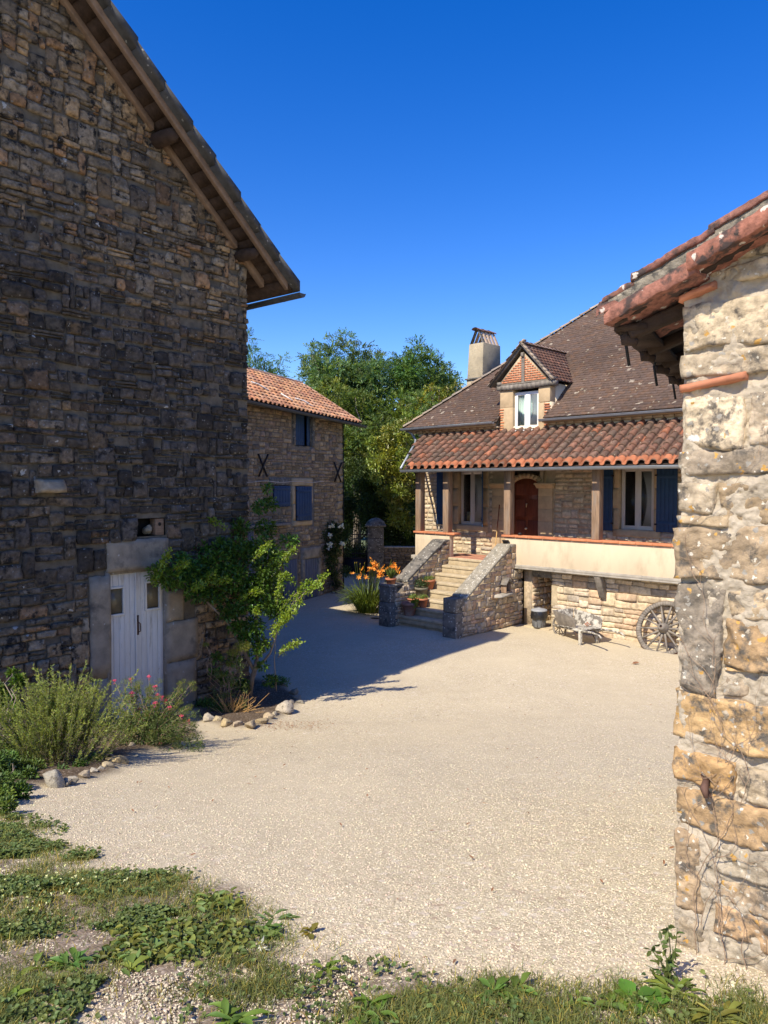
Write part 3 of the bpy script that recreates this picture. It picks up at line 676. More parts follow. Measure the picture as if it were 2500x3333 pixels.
# porch roof of canal tiles
E0 = np.array([-.05, -.36, .50]); U = np.array([0, 1.84, 1.13]); Lr = np.linalg.norm(U); U = U/Lr
g = Geo()
canal(g, E0-np.array([1.3, 0, 0]), (1, 0, 0), U, int((SE+1.4)/.285), 8, .285, Lr/8, r=.092, seed=3, mossy=.5,
      pal=((.30, .12, .065), (.21, .105, .068), (.165, .098, .068), (.135, .09, .065), (.185, .10, .068)), wts=(.06, .22, .28, .24, .2),
      keep=lambda c, i, k: c[0] > -.0-(c[1]+.36)*.52)
for v in g.V: pass
pr = g.build('porch_roof', M['tile'], ho)
# bright cut ends of the lowest tiles
g = Geo(); r = np.random.default_rng(9)
n = int((SE+.1)/.285); S0 = E0[0]-1.3; th = np.linspace(math.pi, 0, 11)
for i in range(int((SE+1.4)/.285)):
    cx_ = S0+(i+.5)*.285
    if cx_ < .02: continue
    c = np.array((.58, .56, .56))*r.uniform(.5, 1.3)
    for ra, dz in ((.103, 0),):
        a = np.stack([cx_+np.cos(th)*ra, np.full(11, -.385), E0[2]+.012+np.sin(th)*ra], -1); b = np.stack([cx_+np.cos(th)*(ra-.016), np.full(11, -.385), E0[2]+.012+np.sin(th)*(ra-.016)], -1)
        a2 = a+np.array([0, .16, .098]); g.grid(np.stack([b, a, a2]), c=c)
    t2 = np.linspace(math.pi, 2*math.pi, 7)
    a = np.stack([cx_+.1425+np.cos(t2)*.062, np.full(7, -.40), E0[2]+.03+np.sin(t2)*.04], -1); b = a+np.array([0, 0, -.016]); g.grid(np.stack([b, a, a+np.array([0, .3, .184])]), c=c*.9)
g.build('eave_tile_ends', M['brick'], pr)
g = Geo(); z_ = lambda d: .44+(d+.36)*.614
g.hexa([(-.02, -.34, z_(-.34)), (SE, -.34, z_(-.34)), (SE, 1.5, z_(1.5)), (-.98, 1.5, z_(1.5)), (-.02, -.34, z_(-.34)+.03), (SE, -.34, z_(-.34)+.03), (SE, 1.5, z_(1.5)+.03), (-.98, 1.5, z_(1.5)+.03)]); g.build('sarking', M['wood_dark'], pr)
g = Geo(); r = np.random.default_rng(4); xs_ = np.arange(-1.0, SE, .07); Zt = 1.735+r.normal(0, .006, len(xs_)); Zb = 1.62+.03*np.sin(xs_*2*math.pi/.285)
A = np.stack([np.stack([xs_, np.full(len(xs_), 1.40), Zb], -1), np.stack([xs_, np.full(len(xs_), 1.44), Zt-.02], -1), np.stack([xs_, np.full(len(xs_), 1.49), Zt], -1)]); g.grid(A)
g.build('mortar_flashing', mat('white_mortar', (.74, .64, .47), .95, var=.1, bump=.4), pr)
g = Geo(); gutter(g, (-.03, -.44, .445), (SE, -.44, .43), .07); g.build('gutter', M['zinc'], pr)
g = Geo(); g.tube([(-1.33, 1.2, 1.80), (-1.22, 1.32, 1.70), (-1.12, 1.4, 1.5), (-.96, 1.2, 1.36), (-.1, -.38, .50)], .042, 8); g.build('downpipe', M['zinc'], ho, smooth=True)
# windows
def shutter(parent, x0, x1, z0, z1, y, n=5, m='blue', hinge=None, ang=0):
    g = Geo(); wd = (x1-x0)/n
    for i in range(n): g.box(x0+i*wd+.003, x0+(i+1)*wd-.003, -.03, 0, z0, z1)
    for zz in (z0+(z1-z0)*.14, z0+(z1-z0)*.86): g.box(x0+.02, x1-.02, -.045, -.03, zz-.04, zz+.04)
    hx = x0 if hinge == 'l' else x1; ca, sa = math.cos(ang), math.sin(ang)
    for v in g.V:
        dx = v[:, 0]-hx; dy = v[:, 1].copy(); v[:, 0] = hx+dx*ca-dy*sa; v[:, 1] = y+dx*sa+dy*ca
    s = g.build('shutter', M[m], parent, bevel=.003)
    for zz in (z0+(z1-z0)*.12, z0+(z1-z0)*.88):
        g = Geo(); g.box(hx-.035, hx+.035, y-.05, y-.032, zz-.02, zz+.02); g.build('hinge', M['iron'], s)
    return s
def window(x0, x1, z0, z1, y, parent, fm='white', depth=.14, fw=.06, sill=True, inner=None):
    g = Geo(); yy = y+depth
    g.box(x0, x0+fw, yy-.05, yy, z0, z1); g.box(x1-fw, x1, yy-.05, yy, z0, z1); g.box(x0+fw, x1-fw, yy-.05, yy, z1-fw, z1); g.box(x0+fw, x1-fw, yy-.05, yy, z0, z0+fw)
    xm = (x0+x1)/2; g.box(xm-fw*.75, xm+fw*.75, yy-.065, yy-.005, z0+fw*.5, z1-fw)
    for a, b in ((x0+fw, xm-fw*.75), (xm+fw*.75, x1-fw)):
        for q in ((a, a+.035), (b-.035, b)): g.box(*q, yy-.055, yy-.012, z0+fw, z1-fw)
        g.box(a+.035, b-.035, yy-.055, yy-.012, z0+fw, z0+fw+.04); g.box(a+.035, b-.035, yy-.055, yy-.012, z1-fw-.04, z1-fw)
    w_ = g.build('window', M[fm], parent, bevel=.004)
    g = Geo(); g.box(x0+fw, x1-fw, yy-.03, yy-.026, z0+fw, z1-fw); g.build('pane', M['glass'], w_)
    if sill: g = Geo(); g.box(x0-.02, x1+.02, yy-.16, yy-.05, z0-.03, z0); g.build('sill', M[fm], w_, bevel=.004)
    return w_
def surround(x0, x1, z0, z1, y, parent, wd=.24, m='cutstone', lint=.25, sil=.2, name='stone_surround', prot=.03, seed=0, split=3):
    g = Geo()
    for k in range(split):
        a = z0+(z1-z0)*k/split; b = z0+(z1-z0)*(k+1)/split
        w1 = wd*(1 if k % 2 else .8)
        stone_block(g, (x0-w1, a+.004), (x0, a+.004), (x0, b-.004), (x0-w1, b-.004), prot, (1, 1, 1), 6, 6, .002, seed+k, rnd=.003, sharp=True)
        stone_block(g, (x1, a+.004), (x1+w1, a+.004), (x1+w1, b-.004), (x1, b-.004), prot, (1, 1, 1), 6, 6, .002, seed+k+9, rnd=.003, sharp=True)
    if lint: stone_block(g, (x0-wd, z1+.004), (x1+wd, z1+.004), (x1+wd, z1+lint), (x0-wd, z1+lint), prot, (1, 1, 1), 8, 6, .003, seed+20, rnd=.003, sharp=True)
    if sil: stone_block(g, (x0-wd*.8, z0-sil), (x1+wd*.8, z0-sil), (x1+wd*.8, z0-.004), (x0-wd*.8, z0-.004), prot*1.2, (1, 1, 1), 8, 6, .003, seed+21, rnd=.003, sharp=True)
    for v in g.V: v[:, 1] += y
    g.box(x0-.05, x0, y+.0, y+.25, z0, z1); g.box(x1, x1+.05, y+.0, y+.25, z0, z1); g.box(x0, x1, y, y+.3, z1, z1+.05); g.box(x0, x1, y+.0, y+.3, z0-.05, z0)
    return g.build(name, M[m], parent, smooth=False)
surround(.66, 1.62, -1.25, .47, DW, ho, seed=40)
M['shaded_white'] = mat('shade_toned_white_frame', (.56, .52, .46), .5, var=.05, bump=0)  # white frames toned down; the porch shade is put into the colour
w1 = window(.68, 1.60, -1.25, .46, DW, ho, 'shaded_white')
g = Geo(); g.box(.70, 1.60, 1.56, 1.585, .33, .47); g.build('shutter_box', M['white'], w1)
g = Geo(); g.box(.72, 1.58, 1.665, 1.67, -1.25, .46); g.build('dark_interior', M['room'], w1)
g = Geo(); g.box(.86, 1.0, 1.64, 1.65, -1.20, -.85, (.9, 1, .6)); g.box(1.02, 1.12, 1.63, 1.64, -1.0, -.82); g.box(1.22, 1.5, 1.64, 1.65, -1.2, -.80); g.build('papers_in_window', M['curtain'], w1)
shutter(ho, -.22, .42, -1.27, .44, DW-.03, 5, 'blue', 'r'); shutter(ho, 1.64, 2.18, -1.27, .44, DW-.04, 4, 'blue', 'l', R_(-52))
surround(6.12, 7.08, -1.17, .47, DW, ho, seed=60, wd=.2)
w2 = window(6.14, 7.06, -1.17, .45, DW, ho, 'shaded_white')
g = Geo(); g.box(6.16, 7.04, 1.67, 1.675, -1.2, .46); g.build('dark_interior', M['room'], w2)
shutter(ho, 5.40, 5.96, -1.22, .44, DW-.04, 5, 'blue', 'r'); shutter(ho, 7.16, 7.70, -1.20, .44, DW-.04, 5, 'blue', 'l')
# front door with pilasters
g = Geo(); th = np.linspace(0, math.pi, 13); arch = [(2.72, FL)]+[(3.19-math.cos(a)*.465, -.03+math.sin(a)*.22) for a in th]+[(3.66, FL)]
g.prism(arch[::-1], 1.53, 1.575); dr = g.build('front_door', M['doorwood'], ho)
g = Geo()
for (a, b, c_, d_) in ((2.80, 3.15, -2.02, -1.62), (3.23, 3.58, -2.02, -1.62), (2.80, 3.15, -1.50, -1.05), (3.23, 3.58, -1.50, -1.05), (2.80, 3.15, -.93, -.42), (3.23, 3.58, -.93, -.42), (2.80, 3.15, -.3, .02), (3.23, 3.58, -.3, .02)):
    g.box(a, b, 1.512, 1.531, c_, d_)
g.build('door_panel', M['doorwood'], dr, bevel=.012)
g = Geo(); g.lathe([(.001, .05), (.03, .045), (.038, .03), (.02, .0), (.03, -.006)], (3.19, 1.50, -1.28), 12, axis='y'); M['brass'] = mat('brass', (.6, .5, .35), .3, var=.1, bump=0, metal=.9); g.build('door_knob', M['brass'], dr); g = Geo(); g.tube([(3.2, 1.50, -.54), (3.2, 1.49, -.57), (3.2, 1.48, -.66)], [.03, .02, .012], 8); g.build('door_knocker', M['brass'], dr)
g = Geo(); pr_ = [(3.19-math.cos(a)*.465, -.03+math.sin(a)*.22) for a in th]; out = [(3.19-math.cos(a)*.62, -.03+math.sin(a)*.37) for a in th]
for i in range(12): g.prism([out[i], out[i+1], pr_[i+1], pr_[i]], 1.44, 1.6)
g.box(2.50, 2.57, 1.44, 1.6, FL, .5); g.box(3.81, 3.88, 1.44, 1.6, FL, .5); g.build('door_arch', M['cutstone'], ho)
for a, b in ((2.02, 2.60), (3.66, 4.12)):
    g = Geo(); z = FL; i = 0
    while z < -.11:
        e = min(z+.36, -.10); g.box(a, b, 1.40+(i % 2)*.002, 1.49, z+.002, e-.002); z = e; i += 1
    g.box(b-.0 if a < 3 else a-.0, (b+.12) if a < 3 else a+.001, 1.45, 1.49, FL, -.1)
    pil = g.build('pilaster', M['cutstone'], ho, bevel=.004)
    g = Geo(); x0_, x1_ = a-.08, b+.08
    g.box(x0_, x1_, 1.28, 1.47, .0, .055); g.prismx([(1.30, .0), (1.36, -.06), (1.40, -.10), (1.47, -.10), (1.47, 0)], x0_+.02, x1_-.02); g.build('capital', M['cutstone'], pil, bevel=.004)
# lower storey under the porch
g = Geo(); LD = .35
rubble(g, 4.80, SE, -4.05, -2.28, h=(.11, .2), w=(.22, .6), prot=(.02, .055), gap=.012, res=(8, 6), pal='house', seed=14, wav=.025, rough=.008, split=.25)
for v in g.V: v[:, 1] += LD
lw = g.build('lower_wall', M['stone'], ho, smooth=False)
g = Geo(); mortar(g, 4.86, SE, -4.05, -2.27, LD-.006); g.box(4.80, 4.95, LD-.01, 1.6, -4.05, -2.27); g.build('pointing', M['mortar'], lw)
g = Geo()
for z0_, z1_ in ((-4.0, -3.3), (-3.29, -2.62)): dressed(g, 4.80, 5.0, z0_, z1_, .03, seed=int(z0_*7))
for v in g.V: v[:, 1] += LD
g.build('jamb_stone', M['stepstone'], lw, smooth=True)
g = Geo(); g.box(4.2, 5.35, LD-.03, LD+.25, -2.50, -2.275); g.build('cellar_lintel', M['greystone'], lw, bevel=.01)
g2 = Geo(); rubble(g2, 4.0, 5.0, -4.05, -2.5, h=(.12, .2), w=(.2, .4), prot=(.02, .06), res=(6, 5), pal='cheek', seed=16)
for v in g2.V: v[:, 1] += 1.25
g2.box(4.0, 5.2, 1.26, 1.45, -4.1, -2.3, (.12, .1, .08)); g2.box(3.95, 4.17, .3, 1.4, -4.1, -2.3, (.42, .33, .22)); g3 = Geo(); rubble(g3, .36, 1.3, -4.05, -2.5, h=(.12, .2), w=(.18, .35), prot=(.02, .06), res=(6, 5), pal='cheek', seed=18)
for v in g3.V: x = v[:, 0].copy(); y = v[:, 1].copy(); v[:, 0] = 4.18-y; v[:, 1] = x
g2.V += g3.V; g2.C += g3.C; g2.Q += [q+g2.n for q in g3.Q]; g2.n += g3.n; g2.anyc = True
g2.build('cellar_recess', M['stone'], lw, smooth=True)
g = Geo(); g.box(4.15, 4.95, -.02, 1.3, -4.0, -3.80); g.build('threshold', M['stepstone'], lw, bevel=.02)
for s_ in (6.24, 9.4):
    g = Geo(); g.prismx([(-.05, -2.278), (.14, -2.278), (LD, -2.60), (LD, -2.86), (.24, -2.86)], s_, s_+.17); g.build('bracket', M['wood_grey'], ho, bevel=.01)
# stairs
def tread(i): return -.05-.3*i, FL-.206*i
g = Geo()
for i in range(0, 8):
    d, z = tread(i)
    g.box(1.42, 3.56, d, d+.34 if i else .0, z-.212, z, )
    g.hexa([(1.44, d-.025, z-.075), (3.54, d-.025, z-.075), (3.54, d+.01, z-.075), (1.44, d+.01, z-.075), (1.44, d-.02, z-.002), (3.54, d-.02, z-.002), (3.54, d+.01, z-.003), (1.44, d+.01, z-.003)])
g.box(1.5, 3.5, -.05, .02, FL-.08, FL-.002); g.box(1.45, 3.55, -2.1, 0, -4.1, -3.75)
g.build('stone_steps', M['stepstone'], ho, bevel=.014)
def ck(d): return -1.71+.632*(min(d, -.25)+.25)  # cheek top under the coping
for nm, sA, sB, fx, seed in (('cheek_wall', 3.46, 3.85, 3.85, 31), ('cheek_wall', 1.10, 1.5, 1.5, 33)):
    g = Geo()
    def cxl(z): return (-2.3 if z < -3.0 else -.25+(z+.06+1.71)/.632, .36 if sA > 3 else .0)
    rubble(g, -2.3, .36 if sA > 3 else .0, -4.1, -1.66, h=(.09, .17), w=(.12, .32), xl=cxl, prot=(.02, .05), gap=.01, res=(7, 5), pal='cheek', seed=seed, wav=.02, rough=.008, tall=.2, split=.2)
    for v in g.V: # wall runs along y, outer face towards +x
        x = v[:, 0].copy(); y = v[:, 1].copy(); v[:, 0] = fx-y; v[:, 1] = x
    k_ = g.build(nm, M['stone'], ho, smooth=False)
    g = Geo(); P = [(-2.35, -4.1), (.36 if sA > 3 else 0, -4.1), (.36 if sA > 3 else 0, -2.28 if sA > 3 else -1.7), (0, -2.28 if sA > 3 else -1.7), (0, -1.70), (-.25, -1.70), (-2.27, ck(-2.27)-.03), (-2.35, ck(-2.27)-.03)]
    g.prismx(P, sA+.0, sB-.005); g.build('pointing', M['mortar'] if sA > 3 else M['mortar_far'], k_)
    g = Geo()
    dd = [-.24, -.62, -1.35, -2.16] if sA > 3 else [-.24, -.5, -1.15, -1.85]
    g.hexa([(sA-.04, -.25, -1.70), (sB+.04, -.25, -1.70), (sB+.04, .0, -1.70), (sA-.04, .0, -1.70), (sA-.04, -.25, -1.61), (sB+.04, -.25, -1.61), (sB+.04, -.0, -1.61), (sA-.04, -.0, -1.61)])
    for a, b in zip(dd[:-1], dd[1:]):
        b2 = b+.008; g.hexa([(sA-.05, b2, ck(b2)), (sB+.05, b2, ck(b2)), (sB+.05, a, ck(a)), (sA-.05, a, ck(a)), (sA-.05, b2, ck(b2)+.09), (sB+.05, b2, ck(b2)+.09), (sB+.05, a, ck(a)+.09), (sA-.05, a, ck(a)+.09)])
    g.build('sloping_coping', M['copingstone'] if sA > 3 else M['greystone'], k_, bevel=.018)
    g = Geo(); g.box(sA-.02, sB+.03, -2.56 if sA > 3 else -2.5, -2.2, -4.1, -3.22); g.box(sA-.01, sB+.02, -2.55 if sA > 3 else -2.49, -2.2, -3.21, -2.85+(0 if sA > 3 else .05))
    if sA < 3: g.box(sA-.03, sB+.02, -2.5, -1.95, -2.80, -2.72)
    g.build('newel_pier', M['greystone'], k_, bevel=.018)
# bird table on a little stone shelf of the right cheek wall
g = Geo(); stone_block(g, (-1.0, -2.98), (-.34, -2.93), (-.33, -2.86), (-.98, -2.90), .26, (1, 1, 1), 9, 5, .01, 5, rnd=.02)
for v in g.V: x = v[:, 0].copy(); y = v[:, 1].copy(); v[:, 0] = 3.86-y; v[:, 1] = x
g.build('stone_shelf', M['concrete'], ho, smooth=True)
bh = thing('bird_house', 'small weathered wooden bird house on the stone shelf of the stair wall', 'bird house', tuple(H.w(3.97, -.58, -2.865)), R_(-45))
g = Geo(); g.box(-.09, .09, -.11, .11, 0, .03); g.box(-.09, .09, .085, .11, .03, .24); g.box(-.09, .09, -.11, -.085, .03, .24); g.box(-.09, -.07, -.085, .085, .03, .24); g.build('body', M['wood_post'], bh, bevel=.003)
g = Geo(); g.prismx([(-.11, .24), (.11, .24), (0, .37)], -.09, -.07); g.prismx([(-.11, .24), (.11, .24), (0, .37)], .02, .04); g.build('gable', M['wood_post'], bh)
g = Geo()
for sg in (-1, 1): g.hexa([(-.13, sg*.16, .205), (.13, sg*.16, .205), (.13, 0, .385), (-.13, 0, .385), (-.13, sg*.16, .225), (.13, sg*.16, .225), (.13, 0, .405), (-.13, 0, .405)])
g.build('roof', M['wood_grey'], bh)
# main roof: plain tiles, hipped at the left end
PT = math.radians(41.5); Ur = np.array([0, math.cos(PT), math.sin(PT)]); SL = 8.2
palF = ((.108, .072, .054), (.102, .07, .055), (.112, .073, .055), (.105, .072, .058), (.122, .074, .05))
g = Geo(); E1 = np.array([-1.5, 1.18, 1.89])
run = lambda u: u*math.cos(PT)
def kf(a, u):
    s = a-1.5; d = 1.18+run(u)
    if a < run(u)+.0: return False
    if 2.30 < s < 3.95 and d < 2.35: return False
    if 2.05 < s < 4.15 and 2.0 < d < 2.4 and abs(s-3.08) < 1.05-(d-2.0)*2.0: return False
    return s < SE
flattiles(g, E1, (1, 0, 0), Ur, SE+1.5, SL, .17, .115, kf, palF, 5)
mr_ = g.build('main_roof', M['flattile'], ho)
g = Geo()
flattiles(g, (-1.5, 9.6, 1.89), (0, -1, 0), (math.cos(PT), 0, math.sin(PT)), 8.4, SL, .17, .115, lambda a, u: a < 8.42-run(u), palF, 6)
g.build('hip_face', M['flattile'], mr_)
g = Geo()
tp = 6.0; ztp = 1.89+tp*math.tan(PT)
zd = lambda d: 1.87+(d-1.18)*math.tan(PT)
g.add([(-1.5, 1.18, zd(1.18)), (2.33, 1.18, zd(1.18)), (2.33, 2.6, zd(2.6)), (-.08, 2.6, zd(2.6)), (3.93, 1.18, zd(1.18)), (SE, 1.18, zd(1.18)), (SE, 2.6, zd(2.6)), (3.93, 2.6, zd(2.6)),
       (SE, 1.18+tp, zd(1.18+tp)), (-1.5+tp, 1.18+tp, zd(1.18+tp)), (-1.5, 13.2, 1.87), (SE, 13.2, 1.87)], q=[(0, 1, 2, 3), (4, 5, 6, 7), (3, 6, 8, 9), (9, 8, 11, 10)], n=[(0, 3, 9, 10)])
g.build('roof_deck', M['wood_dark'], mr_)
g = Geo(); r = np.random.default_rng(3); k = 0
while k < 6.0:
    a = np.array([-1.5, 1.18, 1.90])+np.array([1, 1, math.tan(PT)])*k; b = np.array([-1.5, 1.18, 1.90])+np.array([1, 1, math.tan(PT)])*(k+.27)
    th_ = np.linspace(math.pi, 0, 7); sd = np.array([1, -1, 0])/math.sqrt(2); up = np.array([0, 0, 1.])
    ra = .085; ring = np.cos(th_)[:, None]*sd*ra+np.sin(th_)[:, None]*up*ra*.7
    c = np.array([(.30, .22, .15), (.24, .2, .16), (.33, .27, .2)][r.integers(3)])*r.uniform(.8, 1.2)
    g.grid(np.stack([a+ring*1.15+up*.02, b+ring*.9+up*.0]), c=c); g.grid(np.stack([a+ring*1.15+up*.02, np.tile(a, (7, 1))]), c=c*.4); k += .23
g.build('hip_tiles', M['flattile'], mr_)
g = Geo(); gutter(g, (-1.52, 1.12, 1.86), (2.25, 1.12, 1.87), .062); gutter(g, (3.86, 1.12, 1.84), (SE, 1.12, 1.85), .062); g.build('gutter', M['zinc'], mr_)
g = Geo(); g.box(-1.4, 2.2, 1.2, 1.5, 1.76, 1.85); g.box(3.9, SE, 1.2, 1.5, 1.76, 1.85)
for i in range(60):
    s_ = -1.3+i*.28
    if s_ < 2.2 or s_ > 4.0: g.box(s_, s_+.24, 1.30, 1.5, 1.70, 1.757)
g.build('eave_cornice', M['cutstone'], mr_)
# dormer
D0 = 1.40
dm = Geo()
dm.box(2.76, 3.64, D0+.1, D0+.25, 1.5, 1.60)
for (a, b, c_, d_) in ((2.30, 2.76, 1.35, 2.29), (2.30, 2.76, 2.295, 2.81), (3.64, 3.83, 1.35, 2.35), (3.64, 4.02, 2.36, 2.80)): dm.box(a, b, D0, D0+.3, c_, d_)
dmr = dm.build('dormer', M['cutstone'], ho, bevel=.008)
g = Geo(); g.box(4.0-.17, 4.02, D0+.02, D0+.3, 1.4, 2.36)
g.hexa([(4.02-.1, D0+.28, 1.6), (4.02, D0+.28, 1.6), (4.02, 3.4, 1.9), (3.92, 3.4, 1.9), (3.92, D0+.28, 2.9), (4.02, D0+.28, 2.9), (4.02, 3.4, 2.9), (3.92, 3.4, 2.9)])
g.hexa([(2.30, D0+.28, 1.6), (2.40, D0+.28, 1.6), (2.40, 3.4, 1.9), (2.30, 3.4, 1.9), (2.30, D0+.28, 2.9), (2.40, D0+.28, 2.9), (2.40, 3.4, 2.9), (2.30, 3.4, 2.9)]); g.build('cheek', M['render'], dmr)
g = Geo(); r = np.random.default_rng(8)
for (a, b, z0_, z1_) in ((3.84, 4.03, 1.62, 2.34), (2.28, 2.46, 1.62, 2.26)):
    g = Geo(); z = z0_
    while z < z1_: g.box(a, b-r.uniform(0, .06), D0-.012, D0+.05, z, z+.035, np.array((1.05, 1, .95))*r.uniform(.8, 1.1)); z += r.uniform(.06, .09)
    g.build('brick_quoin', M['brick'], dmr)
g = Geo(); bx, gp = .165, .022; z = 3.0; k = 0; ax = 3.11; az = 3.80; bw = .82
def hw(z): return bw*(az-z)/(az-3.0)
while z < az-.06:
    x = ax-1.2+(k % 2)*(bx/2)
    while x < ax+1.1:
        a = max(x+gp/2, ax-min(hw(z), hw(z+.052))); b = min(x+bx-gp/2, ax+min(hw(z), hw(z+.052)))
        for (p0, p1) in ((a, min(b, ax-.055)), (max(a, ax+.055), b)):
            if p1-p0 > .02: g.box(p0, p1, D0+.004, D0+.06, z+.01, z+.055, np.array((.95, .95, 1.0))*r.uniform(.85, 1.2))
        x += bx
    z += .066; k += 1
g.build('brick_infill', M['brick'], dmr)
g = Geo(); g.prism([(ax-bw-.05, 2.985), (ax+bw+.05, 2.985), (ax, az+.06)], D0+.012, D0+.1); g.build('brick_mortar', M['mortar'], dmr)
g = Geo(); g.box(ax-.05, ax+.055, D0-.02, D0+.05, 2.985, 3.78); g.box(ax-.04, ax+.05, D0-.07, D0+.05, 3.72, 3.84); g.build('king_post', M['wood_grey'], dmr, bevel=.008)
g = Geo(); n_ = 14; xs_ = np.linspace(2.22, 4.17, n_); zl = 2.80+fbm(np.stack([xs_*3, xs_*0, xs_*0], -1), 2, 5)*.015
for i in range(n_-1): g.hexa([(xs_[i], D0-.06, zl[i]), (xs_[i+1], D0-.06, zl[i+1]), (xs_[i+1], D0+.2, zl[i+1]), (xs_[i], D0+.2, zl[i]), (xs_[i], D0-.06, zl[i]+.145), (xs_[i+1], D0-.06, zl[i+1]+.145), (xs_[i+1], D0+.2, zl[i+1]+.145), (xs_[i], D0+.2, zl[i]+.145)])
for xx in (2.24, 4.02): g.box(xx, xx+.12, D0-.08, D0+.2, 2.95, 3.05)
g.box(2.3, 3.95, D0-.03, D0+.1, 2.955, 2.985); g.build('timber_lintel', M['wood_grey'], dmr)
g = Geo(); yy = D0+.16; x0_, x1_, z0_, z1_, fw = 2.76, 3.64, 1.60, 2.72, .055
g.box(x0_, x0_+fw, yy-.05, yy, z0_, z1_); g.box(x1_-fw, x1_, yy-.05, yy, z0_, z1_); g.box(x0_+fw, x1_-fw, yy-.05, yy, z1_-fw, z1_); g.box(x0_+fw, x1_-fw, yy-.05, yy, z0_, z0_+fw)
xm = 3.2; g.box(xm-.05, xm+.05, yy-.07, yy-.01, z0_+.03, z1_-fw)
for a, b in ((x0_+fw, xm-.05), (xm+.05, x1_-fw)):
    g.box(a, a+.045, yy-.06, yy-.015, z0_+fw, z1_-fw); g.box(b-.045, b, yy-.06, yy-.015, z0_+fw, z1_-fw); g.box(a+.045, b-.045, yy-.06, yy-.015, z0_+fw, z0_+fw+.06); g.box(a+.045, b-.045, yy-.06, yy-.015, z1_-fw-.04, z1_-fw)
g.box(x0_-.02, x1_+.02, yy-.2, yy-.05, z0_-.03, z0_)
g.build('window', M['white'], dmr, bevel=.004)
g = Geo(); g.box(x0_+fw, x1_-fw, yy-.035, yy-.031, z0_+fw, z1_-fw); g.build('pane', M['glass'], dmr)
g = Geo()
for a, b in ((2.79, 3.18), (3.22, 3.61)):
    xx = np.linspace(a, b, 40); yw = yy+.008+.016*np.sin((xx-a)*95)+.008*np.sin((xx-a)*37); A = np.stack([np.stack([xx, yw, np.full(40, zz)], -1) for zz in (1.66, 2.65)]); g.grid(A)
g.build('curtain', M['curtain'], dmr, smooth=True)
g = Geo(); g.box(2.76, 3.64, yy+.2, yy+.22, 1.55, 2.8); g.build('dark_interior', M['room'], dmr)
ap = np.array([3.10, 1.33, 4.10]); ev = {-1: 1.93, 1: 4.16}
for sg in (-1, 1):
    xe = ev[sg]; ze = 2.96; Uv = np.array([ap[0]-xe, 0, ap[2]-ze]); Ls = np.linalg.norm(Uv); Uv /= Ls
    g = Geo()
    def kd(a, u, sg=sg, xe=xe, Uv=Uv):
        d = 1.33+a; z = 2.96+Uv[2]*u; dm_ = 1.18+(z-1.89)/math.tan(PT); return d < dm_+.06
    if sg > 0: flattiles(g, (xe, 1.33, ze), (0, 1, 0), Uv, 3.2, Ls, .17, .14, kd, ((.20, .11, .075), (.24, .12, .08), (.17, .10, .075)), 9, th=.022, gapf=.985)
    else: flattiles(g, (xe, 1.33+3.2, ze), (0, -1, 0), Uv, 3.2, Ls, .17, .14, lambda a, u: kd(3.2-a, u), ((.20, .11, .075), (.24, .12, .08), (.17, .10, .075)), 10, th=.022)
    g.build('dormer_roof', M['flattile'], dmr)
    g = Geo(); Nn = np.array([-Uv[2], 0, Uv[0]])*(1 if sg > 0 else -1); Nn = Nn if Nn[2] > 0 else -Nn
    a = np.array([xe, 1.32, ze]); b = ap+np.array([0, -.02, 0])
    for (o0, o1, y0_, y1_) in ((-.075, -.012, 1.345, 1.385),):
        g.hexa([a*[1, 0, 1]+[0, y0_, 0]+Nn*o0, b*[1, 0, 1]+[0, y0_, 0]+Nn*o0, b*[1, 0, 1]+[0, y1_, 0]+Nn*o0, a*[1, 0, 1]+[0, y1_, 0]+Nn*o0, a*[1, 0, 1]+[0, y0_, 0]+Nn*o1, b*[1, 0, 1]+[0, y0_, 0]+Nn*o1, b*[1, 0, 1]+[0, y1_, 0]+Nn*o1, a*[1, 0, 1]+[0, y1_, 0]+Nn*o1])
    g.add([a*[1, 0, 1]+[0, 1.24, 0]-Nn*.01, b*[1, 0, 1]+[0, 1.24, 0]-Nn*.01, b*[1, 0, 1]+[0, 3.2, 0]-Nn*.01, a*[1, 0, 1]+[0, 2.3, 0]-Nn*.01], q=[(0, 1, 2, 3)])
    g.build('barge_board', M['wood_grey'], dmr)
    g = Geo()
    for k in np.arange(0, Ls, .16):
        p0 = a+Uv*k; c = np.array((.34, .27, .2))*r.uniform(.6, 1.1)
        q = [p0+[0, 0, 0]-Nn*.005, p0+Uv*.17-Nn*.005]; 
        g.hexa([q[0]+[0, -.03, 0], q[1]+[0, -.03, 0], q[1]+[0, .12, 0], q[0]+[0, .12, 0], q[0]+[0, -.03, 0]+Nn*.05, q[1]+[0, -.03, 0]+Nn*.035, q[1]+[0, .12, 0]+Nn*.035, q[0]+[0, .12, 0]+Nn*.05], c)
    g.build('verge_tiles', M['flattile'], dmr)
g = Geo(); y = 1.32
while y < 3.55:
    th_ = np.linspace(math.pi, 0, 7); ring = np.stack([np.cos(th_)*.09, th_*0, np.sin(th_)*.065], -1); c = np.array((.36, .25, .19))*r.uniform(.6, 1.15)
    g.grid(np.stack([ap*[1, 0, 1]+[0, y, .01]+ring*1.12, ap*[1, 0, 1]+[0, y+.26, 0]+ring*.92]), c=c); y += .22
g.build('ridge_tiles', M['flattile'], dmr)
g = Geo(); g.hexa([(4.02, 1.7, 2.36-.2), (4.08, 1.7, 2.12), (4.10, 2.5, 2.86), (4.02, 2.5, 2.9), (4.02, 1.7, 2.24), (4.10, 1.7, 2.2), (4.12, 2.5, 2.92), (4.02, 2.5, 2.96)]); g.build('lead_flashing', M['zinc_dark'], dmr)
